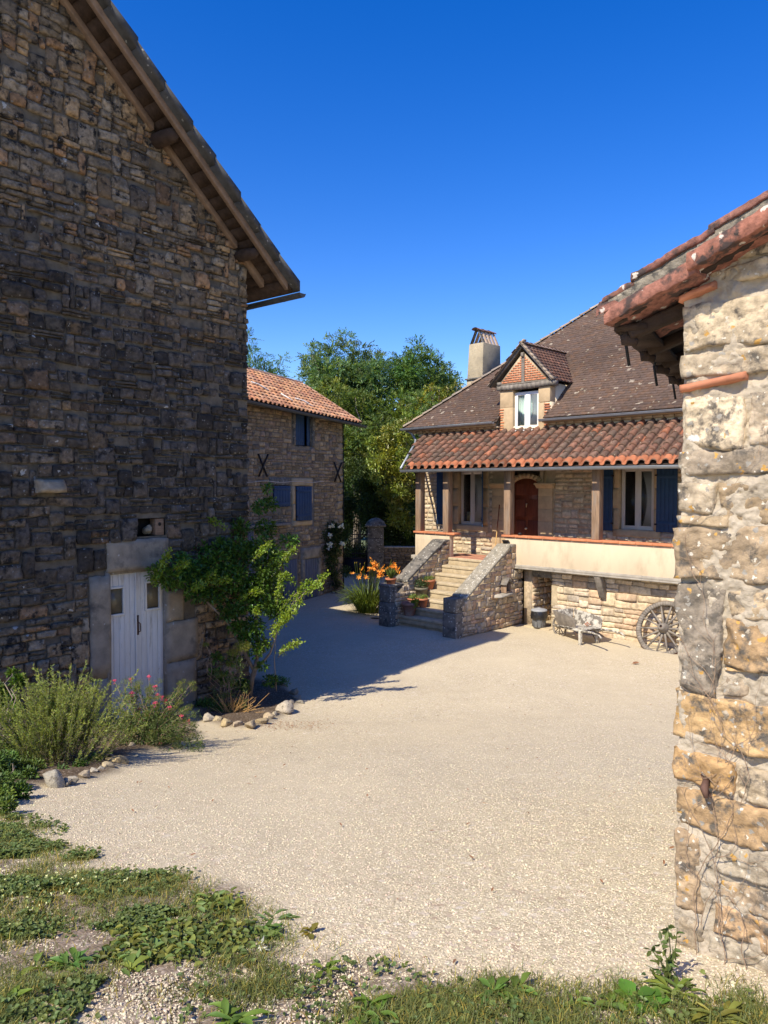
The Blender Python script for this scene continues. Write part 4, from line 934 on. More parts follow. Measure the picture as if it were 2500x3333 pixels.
# chimney
g = Geo(); x0_, x1_, y0_, y1_ = -.97, -.34, 4.0, 5.03
def tbox(g, a, b, z0, z1): g.hexa([(a[0], a[2], z0), (a[1], a[2], z0), (a[1], a[3], z0), (a[0], a[3], z0), (b[0], b[2], z1), (b[1], b[2], z1), (b[1], b[3], z1), (b[0], b[3], z1)])
tbox(g, (-1.08, -.36, 4.0, 5.06), (-1.06, -.36, 4.0, 5.06), 2.2, 3.72); tbox(g, (-1.02, -.34, 3.98, 5.05), (-.97, -.34, 4.02, 5.02), 3.76, 4.97)
ch = g.build('chimney', M['chimney'], ho, bevel=.02)
g = Geo(); g.box(-1.10, -.31, 3.94, 5.10, 3.715, 3.765); g.build('drip_course', M['greystone'], ch, bevel=.008)
M['flue'] = mat('sandy_flue_tile', (.50, .37, .26), .9, var=.2, bump=.4)
for k in range(5):
    yy = 4.10+k*.205
    for sg in (-1, 1):
        g = Geo(); a = np.array([-.655+sg*.27, yy, 4.96]); b = np.array([-.655+sg*.05, yy, 5.43])
        th_ = np.linspace(0, math.pi, 7); ring = np.stack([np.cos(th_)*0+sg*np.sin(th_)*.03, np.cos(th_)*.088, th_*0], -1)
        g.grid(np.stack([a+ring, b+ring*.85])); g.grid(np.stack([a+ring*.8, b+ring*.65]), flip=True); g.build('flue_tile', M['flue'] if k else M['greystone'], ch)
g = Geo(); th_ = np.linspace(math.pi, 0, 9); ring = np.stack([np.cos(th_)*.13, th_*0, np.sin(th_)*.07], -1)
for k in range(3): g.grid(np.stack([np.array([-.655, 3.93+k*.36, 5.43+.01])+ring*1.05, np.array([-.655, 4.33+k*.36, 5.42])+ring*.95])); g.grid(np.stack([np.array([-.655, 3.93+k*.36, 5.425])+ring*.93, np.array([-.655, 4.33+k*.36, 5.405])+ring*.85]))
g.build('cap_tile', M['terracotta_old'], ch)

# =================================================================== FAR STONE HOUSE
zb = -3.95; fo = frame_thing('stone_house', 'brown rubble stone house with blue shutters and pink tiled roof behind the barn', 'house', (-1.539, 26.92), 59, zb)
FH = [(-2.75, -1.80, 1.30, 2.5), (-3.95, -3.13, -.72, 0.0), (-2.78, -1.98, -1.21, -.03), (-2.28, -1.48, -4.1, -2.5), (-3.42, -2.66, -4.1, -2.45)]
g = Geo()
rubble(g, -6.2, 0, -4.1, 2.42, h=(.085, .17), w=(.14, .42), holes=[(-2.96, -1.66, 1.2, 2.6), (-4.1, -3.0, -.80, .25), (-3.0, -1.72, -1.4, .25), (-2.5, -1.36, -4.1, -2.1), (-3.5, -2.6, -4.1, -2.3)], prot=(.015, .045), gap=.014, res=(5, 4), pal='far', seed=21, wav=.03, split=.22, tall=.2)
r = np.random.default_rng(2)
z = -4.1
while z < 2.3:
    e = z+r.uniform(.2, .3); stone_block(g, (-r.uniform(.22, .42), z+.005), (.03, z+.005), (.03, e-.005), (-r.uniform(.22, .42), e-.005), .05, np.array((.30, .235, .15))*r.uniform(.85, 1.15), 5, 5, .006, int(z*10)); z = e
fw_ = g.build('wall', M['stone'], fo, smooth=True)
g = Geo(); mortar(g, -6.2, 0, -4.1, 2.5, 0, holes=FH, n=.4); g.build('pointing', M['mortar_far'], fw_)
g = Geo(); g.box(-11, -.02, .3, 4.6, -4.1, 2.4); g.box(-11, -6.2, 0, .3, -4.1, 2.4)
for a, b in ((-6.2, -4.0), (-3.1, -2.82), (-1.9+.5, -.02)): g.box(a, b, .02, .3, -4.1, 2.4)
g.prismx([(.3, 2.4), (4.6, 2.4), (2.3, 3.5)], -11, -.05); g.build('house_core', M['mortar_far'], fw_)
def fsur(x0, x1, z0, z1, m='cutstone', lint=.22, sil=.16, wd=.2, seed=0): return surround(x0, x1, z0, z1, -.0, fo, wd=wd, m=m, lint=lint, sil=sil, prot=.055, seed=seed, split=2)
fsur(-3.94, -3.14, -.71, -.02, 'greystone', .25, 0, .16, 80); fsur(-2.77, -1.99, -1.20, -.04, 'cutstone', .26, .16, .18, 90)
fsur(-2.74, -1.81, 1.31, 2.4, 'greystone', 0, .0, .16, 95); fsur(-2.27, -1.49, -4.0, -2.52, 'quoin', .38, 0, .16, 99)
shutter(fo, -3.93, -3.15, -.70, -.03, -.045, 6, 'blue', 'l', R_(-4)); shutter(fo, -2.76, -2.06, -1.19, -.05, -.05, 6, 'blue', 'l', R_(-10))
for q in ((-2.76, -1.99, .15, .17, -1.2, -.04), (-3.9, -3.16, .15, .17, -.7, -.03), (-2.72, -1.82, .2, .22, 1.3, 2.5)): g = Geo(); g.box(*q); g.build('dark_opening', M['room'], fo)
shutter(fo, -2.71, -2.22, 1.33, 2.45, .03, 4, 'blue', 'l'); shutter(fo, -2.24, -1.83, 1.33, 2.45, .10, 4, 'blue', 'r', R_(25))
for (a, b, c_, d_) in ((-4.45, .46, .61, .27), (-.36, .31, .46, .2)):
    cx_, hw_, zc, _ = a, .22, c_, d_
    g = Geo(); hh_ = .35
    g.beam((cx_-.22, -.075, zc+hh_), (cx_+.20, -.075, zc-hh_), .03, .05, up=(0, 1, 0)); g.build('wall_tie', M['iron'], fo)
    g = Geo(); g.beam((cx_+.22, -.095, zc+hh_), (cx_-.22, -.095, zc-hh_), .03, .05, up=(0, 1, 0)); g.build('wall_tie', M['iron'], fo)
def boards(x0, x1, z0, z1, y=.0, n=6, name='door'):
    g = Geo(); planks(g, x0, x1, z0, z1, y+.03, n, .03, .02, seed=3); return g.build(name, M['greyblue'], fo, bevel=.004)
boards(-2.26, -1.50, -4.0, -2.53); boards(-3.40, -2.68, -4.0, -2.47, -.03, 8); boards(-5.3, -4.86, -3.3, -1.30, -.05, 5)
g = Geo(); g.box(-6.0, -3.25, -.28, .0, -1.30, -1.22); g.build('door_canopy', M['wood_grey'], fo, bevel=.01)
g = Geo(); xs_ = np.linspace(-5.4, -1.2, 40); g.tube(np.stack([xs_, xs_*0-.06, .10+.02*np.sin(xs_*4)+.0*xs_], -1), .011, 5); g.build('cable', M['cable'], fo)
g = Geo(); g.tube([(.03, -.05, 2.2), (.03, -.06, -1.2), (.03, -.06, -3.9)], .02, 6); th_ = np.linspace(0, 6.28, 16); g.tube(np.stack([.0+np.cos(th_)*.09, th_*0-.08, .72+np.sin(th_)*.12], -1), .01, 5); g.build('drain_cable', M['black'], fo)
ez = lambda s: 2.2-.045*s
g = Geo(); E0 = np.array([-10.5, -.42, ez(-10.5)+.08]); S_ = np.array([1, 0, -.045]); S_ /= np.linalg.norm(S_); U = np.array([0, 1, .60]); U /= np.linalg.norm(U)
canal(g, E0, S_, U, 53, 11, .21, .285, r=.068, seed=31, pal=((.50, .25, .13), (.43, .2, .11), (.54, .30, .16), (.38, .19, .12), (.46, .27, .17)), lip=.016, keep=lambda c, i, k: c[0] > -7)
fr_ = g.build('roof', M['tilefar'], fo)
g = Geo()
g.hexa([(-10.5, -.42, ez(-10.5)), (.66, -.42, ez(.66)), (.66, 2.3, ez(.66)+1.62), (-10.5, 2.3, ez(-10.5)+1.62), (-10.5, -.42, ez(-10.5)+.05), (.66, -.42, ez(.66)+.05), (.66, 2.3, ez(.66)+1.67), (-10.5, 2.3, ez(-10.5)+1.67)])
g.hexa([(-10.5, 2.3, ez(-10.5)+1.62), (.66, 2.3, ez(.66)+1.62), (.66, 5.0, ez(.66)), (-10.5, 5.0, ez(-10.5)), (-10.5, 2.3, ez(-10.5)+1.67), (.66, 2.3, ez(.66)+1.67), (.66, 5.0, ez(.66)+.05), (-10.5, 5.0, ez(-10.5)+.05)]); g.build('roof_boards', M['wood_dark'], fr_)
g = Geo()
for i in range(34):
    x = .62-i*.33; th_ = np.linspace(math.pi, 0, 7); ring = np.stack([th_*0, np.cos(th_)*.11, np.sin(th_)*.085], -1); c = np.array((.42, .26, .18))*r.uniform(.6, 1.1)
    g.grid(np.stack([np.array([x, 2.3, ez(x)+1.72])+ring, np.array([x-.36, 2.3, ez(x-.36)+1.73])+ring*.95]), c=c)
for k in range(9):
    p0 = np.array([.64, -.42, ez(.64)+.10])+U*k*.33; th_ = np.linspace(math.pi, 0, 7); ring = np.cos(th_)[:, None]*np.array([1, 0, 0])*.08+np.sin(th_)[:, None]*np.array([0, -.5, .8])*.07
    g.grid(np.stack([p0+ring*1.1, p0+U*.36+ring*.9]), c=np.array((.45, .27, .18))*r.uniform(.7, 1.1))
g.build('ridge_tiles', M['tilefar'], fr_)
g = Geo(); gutter(g, (-10.5, -.50, ez(-10.5)+.02), (.82, -.50, ez(.82)+.0), .075); g.build('gutter', M['zinc_dark'], fr_)
g = Geo()
for pts in ([(-5.3, 3.95), (-5.0, 3.75), (-4.6, 3.7), (-4.35, 3.45)], [(-3.9, 3.3), (-3.6, 3.25), (-3.5, 3.05)], [(-2.9, 3.0), (-2.8, 2.75)], [(-2.3, 2.9), (-1.9, 2.85), (-1.8, 2.65)]):
    q = [];
    for s_, z__ in pts: d = (z__-ez(s_)-.15)/.6-.42; q.append((s_, d, z__+.03))
    g = Geo(); g.tube(q, .018, 5); g.build('mortar_streak', M['paper'], fr_)

# =================================================================== RIGHT OUTBUILDING (near)
zb = -1.75; ro = frame_thing('stone_outbuilding', 'near corner of lichened golden stone outbuilding with broken tile verge at right edge', 'outbuilding', (1.1, 2.75), -45, zb)
rw = Geo()
PR = PAL['right']; rr_ = np.random.default_rng(77)
grey = (.33, .30, .25); och = (.52, .34, .13); pale = (.60, .54, .42); bri = (.70, .27, .12)
BL = [ # x0,x1,z0,z1,colour,protrusion
 (-.01, .42, -.354, -.150, (.44, .34, .22), .03), (.0, .165, -.758, -.362, (.30, .27, .235), .03), (.175, .45, -.470, -.367, (.46, .36, .23), .02), (.17, .42, -.640, -.478, (.50, .33, .15), .03), (.175, .32, -.664, -.643, och, .02),
 (.175, .255, -.752, -.668, (.40, .33, .25), .02), (.26, .44, -.755, -.668, (.47, .36, .22), .02), (-.01, .46, -.945, -.762, och, .032), (.0, .22, -1.10, -.978, (.54, .33, .11), .04), (.23, .40, -.975, -.955, pale, .01), (.23, .45, -1.115, -.985, (.5, .42, .3), .02),
 (.0, .44, -1.27, -1.12, (.50, .33, .15), .03), (.01, .10, -1.60, -1.278, (.45, .33, .2), .03), (.115, .42, -1.40, -1.282, (.40, .36, .29), .02), (.105, .14, -1.52, -1.41, (.48, .35, .16), .02), (.145, .43, -1.50, -1.41, (.45, .35, .24), .02), (.145, .46, -1.63, -1.51, (.52, .34, .17), .03),
 (.01, .115, -1.95, -1.61, (.40, .34, .25), .025), (.13, .44, -1.76, -1.64, (.42, .39, .32), .02), (.13, .46, -1.95, -1.77, (.40, .37, .3), .02),
 (.0, .18, -.145, -.108, (.48, .38, .24), .02), (.0, .13, -.10, .012, (.52, .45, .34), .03), (.14, .42, -.143, .02, (.45, .34, .2), .03), (-.005, .44, .03, .127, (.36, .31, .25), .03), (.015, .24, .133, .325, (.66, .57, .42), .03), (.25, .44, .133, .33, (.5, .43, .34), .02),
 (.0, .40, .385, .478, (.52, .45, .34), .035), (.0, .42, .486, .655, (.56, .48, .35), .035), (.09, .36, .70, .775, (.62, .52, .36), .03), (.18, .42, .78, .85, (.6, .5, .33), .03)]
def tone(c): c = np.array(c, float); L_ = c.mean(); return (L_+(c-L_)*.66)*1.08*np.array([1.03, 1, .94])
for i, (a, b, c_, d_, cc, pr) in enumerate(BL):
    ww = b-a; nn = 30 if ww > .2 else 18
    ja = lambda: rr_.normal(0, .006); stone_block(rw, (a+abs(ja()), c_+.004), (b+ja(), c_+.003+ja()), (b+ja(), d_-.003+ja()), (a+abs(ja()), d_-.004), pr*rr_.uniform(.45, .75), tone(cc), nn, max(8, int((d_-c_)/.007)), .015, 500+i, back=.06, rnd=.05, sharp=True)
rubble(rw, .46, 3.2, -1.95, 1.6, h=(.08, .2), w=(.15, .4), xl=lambda z: (.46, 3.2) if z < .85 else (.46+(z-.85)/.42, 3.2), prot=(.02, .04), pal='right', seed=41, res=(9, 7), rough=.008)
M['rightstone'] = mat('lichened_golden_stone', (.84, .78, .69), .9, attr=True, var=.42, scale=22, bump=1, bscale=55, bdist=.008, detail=10, dark=((.12, .105, .085), 17, .51, .12), spots=[((.62, .58, .48), 38, .22, .45), ((.50, .29, .08), 24, .24, .28), ((.30, .28, .24), 30, .25, .3), ((.80, .80, .76), 6.5, .18, .10)])
rwo = rw.build('wall', M['rightstone'], ro, smooth=False)
g = Geo(); A_ = []; xs_ = np.linspace(-.0, .5, 100); zs_ = np.linspace(-1.95, .86, 520); Xg, Zg = np.meshgrid(xs_, zs_); Yg = -.006+fbm(np.stack([Xg*16, Zg*16, Xg*0], -1), 3, 71)*.024+fbm(np.stack([Xg*70, Zg*70, Xg*0], -1), 3, 72)*.008; Xe = Xg+np.where(Xg < .002, .006+.006*fbm(np.stack([Xg*0, Zg*9, Xg*0], -1), 3, 4), 0); Yg = Yg+np.where(Xg < .01, .015, 0)
g.grid(np.stack([Xe, Yg, Zg], -1)); mortar(g, .5, 3.2, -1.95, 1.0, .004)
sdv = RS.x; sl_ = (float(np.dot(sdv, RB.x)), float(np.dot(sdv, RB.y)))
P_ = [(.012, .02), (.012+sl_[0]*4+.02, .02+sl_[1]*4), (3.2+sl_[0]*4, .02+sl_[1]*4), (3.2, .02)]
g.slab(P_, -1.95, .60); g.build('lime_mortar', mat('pale_lime_mortar', (.45, .385, .29), .95, var=.2, scale=12, bump=1, bscale=60, bdist=.01), rwo, smooth=False)
for a, b, z0_, z1_, tl in ((-.004, .125, .668, .694, .03), (.003, .235, .338, .365, .028)):
    g = Geo(); stone_block(g, (a, z0_), (b, z0_+tl), (b, z1_+tl), (a, z1_), .035, (.88, .95, 1.1), 24, 5, .006, 3, back=.06, rnd=.02, sharp=True); g.build('flat_brick', M['brick'], rwo, smooth=False)
# roof over it: verge stack of tiles bedded in mortar, tails of rafters, hooks
rz = lambda x: .66+.35*(x+.24)       # underside of the verge along the gable
M['oldtile'] = mat('pitted_old_tile', (.28, .125, .09), .92, attr=True, var=.45, scale=34, bump=1, bscale=60, bdist=.006, dark=((.07, .05, .045), 12, .50, .1), spots=[((.55, .49, .42), 22, .22, .4), ((.05, .04, .035), 26, .16, .35)])
rroof = None
def vt(g, xa, xb, o0a, o0b, h, y0, y1, c, seed=0, n=34):
    n = 34; xs_ = np.linspace(xa, xb, n); rows = []
    for yy, oo in ((y1, 0), (y0+.003, 0), (y0, .003), (y0-.002, h*.5), (y0, h-.003), (y0+.003, h), (y1, h)):
        off = np.linspace(o0a, o0b, n); q = np.stack([xs_, np.full(n, yy), rz(xs_)+off+oo], -1)
        q = q+np.stack([fbm(q*35+seed, 3, seed), fbm(q*35+seed+5, 3, seed), fbm(q*35+seed+9, 3, seed)], -1)*np.array([.003, .004, .009]); rows.append(q)
    A = np.stack(rows); g.grid(A, c=c, flip=True); m = n
    for j in (0, n-1): g.add(A[:, j], n=[tuple(range(7))])
g = Geo()
vt(g, -.245, .10, -.05, -.045, .055, -.13, .3, (1, 1, 1), 1); vt(g, .075, .46, -.03, -.02, .062, -.15, .3, (1.05, 1, .95), 2); vt(g, .43, .9, -.03, -.03, .06, -.15, .3, (.95, 1, 1), 3)
rroof = g.build('roof', M['oldtile'], ro, smooth=False)
g = Geo()
vt(g, -.26, -.13, .035, .04, .022, -.12, .3, (.75, .8, .8), 4); vt(g, -.14, .16, .055, .055, .026, -.13, .3, (.8, .8, .85), 5); vt(g, .14, .5, .07, .07, .026, -.13, .3, (.8, .85, .9), 6); vt(g, .48, .9, .08, .08, .03, -.13, .3, (.8, .85, .9), 7)
g.build('upper_tile', M['oldtile'], rroof)
g = Geo(); vt(g, -.235, .14, -.0, .0, .058, -.118, .3, (1, 1, 1), 8, 40); vt(g, .10, .5, .01, .01, .062, -.122, .3, (1, 1, 1), 9, 40); vt(g, .5, .9, .01, .01, .07, -.12, .3, (1, 1, 1), 10, 30)
g.build('verge_mortar', mat('mossy_mortar', (.26, .23, .18), .95, var=.4, scale=30, bump=1, bscale=60, bdist=.015, dark=((.09, .085, .075), 20, .5, .1), spots=[((.6, .55, .42), 30, .2, .2)]), rroof)
ex = np.array([RS.x.dot(RB.x), RS.x.dot(RB.y)])
def rs(a, d): p = RS.w(a, d); return (float((p-RB.O).dot(RB.x)), float((p-RB.O).dot(RB.y)))
g = Geo()   # tile slab of the roof plane, running back along the side wall
q0 = rs(-.02, .24); q1 = rs(3.5, .24); P_ = [q0, q1, (q1[0]+3, q1[1]), (q0[0]+3, q0[1])]
top = [(x, y, rz(-.24)-.05+.407*(x-(q0[0]+(y-q0[1])*(q1[0]-q0[0])/(q1[1]-q0[1])))) for x, y in P_]
g.hexa([(x, y, z_-.0) for x, y, z_ in top]+[(x, y, z_+.05) for x, y, z_ in top]); g.build('roof_underside', M['wood_dark'], rroof)
g = Geo()
for k in range(16):
    for sgn in (0,):
        a = rs(.02+k*.2, .30); b = rs(.02+k*.2, -.8); z0_ = rz(-.24)-.02
        ra = .085; th_ = np.linspace(math.pi, 0, 9); A0 = np.array([a[0], a[1], z0_]); B0 = np.array([b[0], b[1], z0_+1.1*.44]); dd = np.array([RS.x.dot(RB.x), RS.x.dot(RB.y), 0]); ring = np.cos(th_)[:, None]*dd*ra+np.sin(th_)[:, None]*np.array([0, 0, ra*.8])
        c = np.array((.9, .9, .9))*rr_.uniform(.6, 1.1); g.grid(np.stack([A0+ring*.86, A0+ring, B0+ring*.9]), c=c)
g.build('eave_tiles', M['oldtile'], rroof)
for k in range(6):
    g = Geo(); a = rs(.06+k*.42, .20); b = rs(.06+k*.42, -.5); z0_ = rz(-.24)-.075; A0 = np.array([a[0], a[1], z0_]); B0 = np.array([b[0], b[1], z0_+.26])
    g.beam(A0, B0, .06, .05); g.build('rafter', M['wood_dark'], rroof, bevel=.012)
    g = Geo(); a2 = rs(.06+k*.42, .215); g.tube([(a2[0], a2[1], z0_+.0), (a2[0], a2[1], z0_-.02), (*rs(.06+k*.42, .17), z0_-.035)], [.022, .025, .014], 8); g.build('rafter_tail', M['wood_dark'], rroof, smooth=True)
g = Geo(); a = rs(.02, .19); b = rs(2.6, .19); g.beam((a[0], a[1], rz(-.24)-.055), (b[0], b[1], rz(-.24)-.055), .12, .02); g.build('eave_board', M['wood_dark'], rroof)
for xx in (.17, .86, 1.5):
    g = Geo(); z0_ = .605; g.tube([(*rs(xx, .17), z0_+.01), (*rs(xx, .225), z0_), (*rs(xx, .235), z0_-.03), (*rs(xx, .22), z0_-.125)], .0065, 6); g.build('gutter_hook', M['black'], rroof, smooth=True)
g = Geo(); p_ = R_(0); x, z = .123, -1.085; g.tube([(x, -.02, z+.02), (x+.01, -.07, z), (x+.02, -.075, z-.03)], [.011, .015, .008], 8); g.tube([(x-.02, -.02, z+.03), (x+.03, -.06, z-.03)], .004, 5); g.build('iron_pintle', M['rust'], rwo, smooth=True)
# dry creeper on that wall
g = Geo(); rc = np.random.default_rng(12)
def creeper(x, z, L, ang, rad, depth=0):
    pts = [(x, -.045, z)]; 
    for k in range(int(L/.03)):
        ang += rc.normal(0, .28); ang = ang*.94+.06*math.pi/2 if depth < 2 else ang
        x += math.cos(ang)*.03; z += math.sin(ang)*.03
        if x < .012: break
        if x > .6 or z > .25: break
        pts.append((x, -.040+rc.normal(0, .004), z))
        if rc.random() < .16 and depth < 3: creeper(x, z, L*.4, ang+rc.choice([-.8, .8]), rad*.6, depth+1)
    if len(pts) > 2: g.tube(pts, np.linspace(rad, rad*.35, len(pts)), 5, caps=False)
for x, z, L, a_, rd in ((.10, -1.75, 1.6, 1.5, .0020), (.2, -1.75, 1.0, 1.3, .002), (.12, -1.6, 1.9, 1.6, .0018), (.33, -1.8, 1.3, 2.0, .002)): creeper(x, z, L, a_, rd)
cr = thing('dry_creeper', 'leafless brown creeper stems clinging to the golden stone wall at right', 'creeper', tuple(RB.w(.1, -.03, -1.75)), R_(-45)); 
for v in g.V: v[:, 0] -= .1; v[:, 1] += .03; v[:, 2] += 1.75
g.build('stems', M['vinebark'], cr)

# =================================================================== SMALL OBJECTS
def hpd(px, py, d):
    r = ray(px, py); t = (d+H.O.dot(H.y))/r.dot(H.y); q = r*t-H.O; return float(q.dot(H.x)), float(q[2])
# cart wheel leaning on the lower wall
wt = thing('cart_wheel', 'large weathered wooden cart wheel leaning against the pale stone wall', 'cart wheel', tuple(H.w(8.06, -.29, -3.95)), R_(-45))
TL = R_(24); RW = .655
def wv(g, cz=RW):   # wheel built in x,z plane around its hub, then leaned back
    for v in g.V:
        y = v[:, 1].copy(); z = v[:, 2]+cz; v[:, 2] = z*math.cos(TL)-y*math.sin(TL)*-1*0-y*math.sin(TL); v[:, 1] = z*math.sin(TL)+y*math.cos(TL)
g = Geo(); nf = 7
for k in range(nf):
    th_ = np.linspace(k*2*math.pi/nf+.006, (k+1)*2*math.pi/nf-.006, 10)
    for ra, rb in ((RW-.095, RW),):
        for j in range(9):
            a, b = th_[j], th_[j+1]; P = lambda r_, t_, y_: (r_*math.cos(t_), y_, r_*math.sin(t_))
            g.hexa([P(ra, a, -.045), P(rb, a, -.045), P(rb, a, .045), P(ra, a, .045), P(ra, b, -.045), P(rb, b, -.045), P(rb, b, .045), P(ra, b, .045)])
wv(g); g.build('rim', M['wood_grey'], wt)
g = Geo(); g.lathe([(RW+.001, -.035), (RW+.012, -.035), (RW+.012, .035), (RW+.001, .035)], (0, 0, 0), 48, axis='y'); wv(g); g.build('iron_tyre', M['rust'], wt)
for k in range(14):
    a = k*2*math.pi/14+.1; g = Geo(); g.tube([(math.cos(a)*.10, 0, math.sin(a)*.10), (math.cos(a)*.3, 0, math.sin(a)*.3), (math.cos(a)*(RW-.09), 0, math.sin(a)*(RW-.09))], [.032, .024, .02], 6); wv(g); g.build('spoke', M['wood_grey'], wt)
g = Geo(); g.lathe([(.03, .20), (.075, .2), (.085, .17), (.10, .13), (.12, .06), (.125, -.05), (.10, -.09), (.03, -.10)], (0, 0, 0), 20, axis='y'); wv(g); hb = g.build('hub', M['wood_grey'], wt, smooth=False)
g = Geo(); g.lathe([(.001, .15), (.032, .15), (.032, .204)], (0, 0, 0), 14, axis='y'); wv(g); g.build('hub_bore', M['rust'], hb)
# wheelbarrow
wb = thing('wheelbarrow', 'old wooden wheelbarrow with flaking white paint standing below the porch', 'wheelbarrow', tuple(H.w(5.42, -.27, -3.9)), R_(-45-21))
g = Geo(); RB_ = .27
g.lathe([(RB_-.035, -.02), (RB_, -.02), (RB_, .02), (RB_-.035, .02), (RB_-.035, -.02)], (0, 0, RB_), 28, axis='y'); wh = g.build('wheel', M['wood_grey'], wb)
for k in range(8):
    g = Geo(); a = k*math.pi/4; g.tube([(0, 0, RB_), (math.cos(a)*.24, 0, RB_+math.sin(a)*.24)], .012, 6); g.build('spoke', M['wood_grey'], wh)
g = Geo(); g.lathe([(.001, .07), (.035, .07), (.045, .0), (.035, -.07), (.001, -.07)], (0, 0, RB_), 12, axis='y'); g.build('hub', M['wood_grey'], wh)
for sg in (-1, 1):
    g = Geo(); g.beam((-.10, sg*.10, .30), (1.28, sg*.27, .40), .055, .06); g.tube([(1.25, sg*.27, .40), (1.6, sg*.30, .43), (1.9, sg*.33, .42), (2.0, sg*.34, .37)], [.03, .026, .022, .02], 8); g.build('shaft', M['white_flake'], wb)
    g = Geo(); g.box(1.10, 1.17, sg*.25-.035, sg*.25+.035, .0, .38); lg = g.build('leg', M['white_flake'], wb, bevel=.006)
    g = Geo(); g.tube([(1.1, sg*.25, .1), (.9, sg*.23, .35)], .01, 5); g.build('brace', M['rust'], lg)
g = Geo()
for k in range(4): g.box(.35+k*.235, .58+k*.235, -.26, .26, .375+k*.017, .395+k*.017)
g.build('tray_floor', M['white_flake'], wb, bevel=.003)
def side(y0, x0, x1, zt0, zt1, fl, rnd):
    g = Geo(); P = [(x0, .38), (x1, .44), (x1, zt1-rnd)]+([(x1-rnd*.3, zt1-rnd*.3), (x1-rnd, zt1)] if rnd else [])+[(x0-.12, zt0)]
    g.prism(P, -.012, .012)
    for v in g.V: v[:, 1] += y0+(v[:, 2]-.38)*fl
    return g
side(-.24, .30, .98, .74, .68, -.25, 0).build('side_board', M['wood_grey'], wb, bevel=.003)
side(.24, .30, 1.28, .74, .70, .25, .14).build('side_board', M['white_flake'], wb, bevel=.003)
g = Geo(); g.hexa([(.26, -.22, .36), (.28, -.22, .36), (.28, .22, .36), (.26, .22, .36), (.12, -.32, .74), (.14, -.32, .74), (.14, .32, .74), (.12, .32, .74)]); g.build('front_board', M['white_flake'], wb, bevel=.003)
g = Geo()
for k in range(9): rock('', (.95+.05*math.sin(k*2), .1+.04*math.cos(k*3), .45+.01*k), (.07, .05, .02), k, g=g, build=False)
o = g.build('leaf_heap', mat('red_dry_leaves', (.4, .12, .05), .8, bump=0)); o.location = wb.location; o.rotation_euler = wb.rotation_euler; tag(o, 'little heap of red brown dry leaves lying in the white wheelbarrow', 'leaves')
# dustbin
db = thing('dustbin', 'grey plastic dustbin with black liner and grey lid in the cellar doorway', 'dustbin', tuple(H.w(4.58, .08, -3.80)), R_(-45))
g = Geo(); g.lathe([(.001, .0), (.155, .0), (.16, .02), (.185, .40), (.19, .42)], (0, 0, 0), 28); 
for k in range(10): a = k*math.pi/5; g.box(math.cos(a)*.172-.008, math.cos(a)*.172+.008, math.sin(a)*.172-.008, math.sin(a)*.172+.008, .02, .3)
g.build('body', M['plastic_grey'], db, smooth=False)
g = Geo(); th_ = np.linspace(0, 2*math.pi, 48); rows = []
for zz, rr in ((.44, .197), (.38, .215), (.30, .222), (.24, .215), (.22, .205)): rows.append(np.stack([np.cos(th_)*(rr+.008*np.sin(th_*11+zz*20)), np.sin(th_)*(rr+.008*np.sin(th_*11+zz*20)), zz+.018*np.sin(th_*5)*(zz < .3)], -1))
g.grid(np.stack(rows), flip=True); g.build('bin_liner', M['binbag'], db, smooth=True)
g = Geo(); g.lathe([(.215, .435), (.218, .46), (.205, .475), (.12, .50), (.05, .505), (.04, .52), (.001, .522)], (0, 0, 0), 28); g.build('lid', mat('light_grey_plastic', (.30, .31, .32), .45, var=.05, bump=0), db, smooth=True)
# broom by the front door
s0, z0_ = hpd(1320+1012/3.318, 1480+540/3.318, 1.36); s1, z1_ = hpd(1320+968/3.318, 1480+1000/3.318, 1.12)
bt = thing('broom', 'long handled broom leaning on the pilaster left of the front door', 'broom', tuple(H.w(s1, 1.10, FL)), R_(-45))
g = Geo(); a = np.array([0, .0, .06]); b = np.array([s0-s1, .27, z0_-FL]); m = a+(b-a)*.52
g.tube([a, m], .014, 8); g.build('handle', M['straw'], bt)
g = Geo(); g.tube([m, b-(b-a)*.06], .013, 8); g.tube([b-(b-a)*.07, b], [.018, .014], 8); g.build('upper_handle', M['doorwood'], bt)
g = Geo(); g.box(-.13, .13, -.02, .02, .0, .07); g.build('brush_head', M['straw'], bt, bevel=.005)
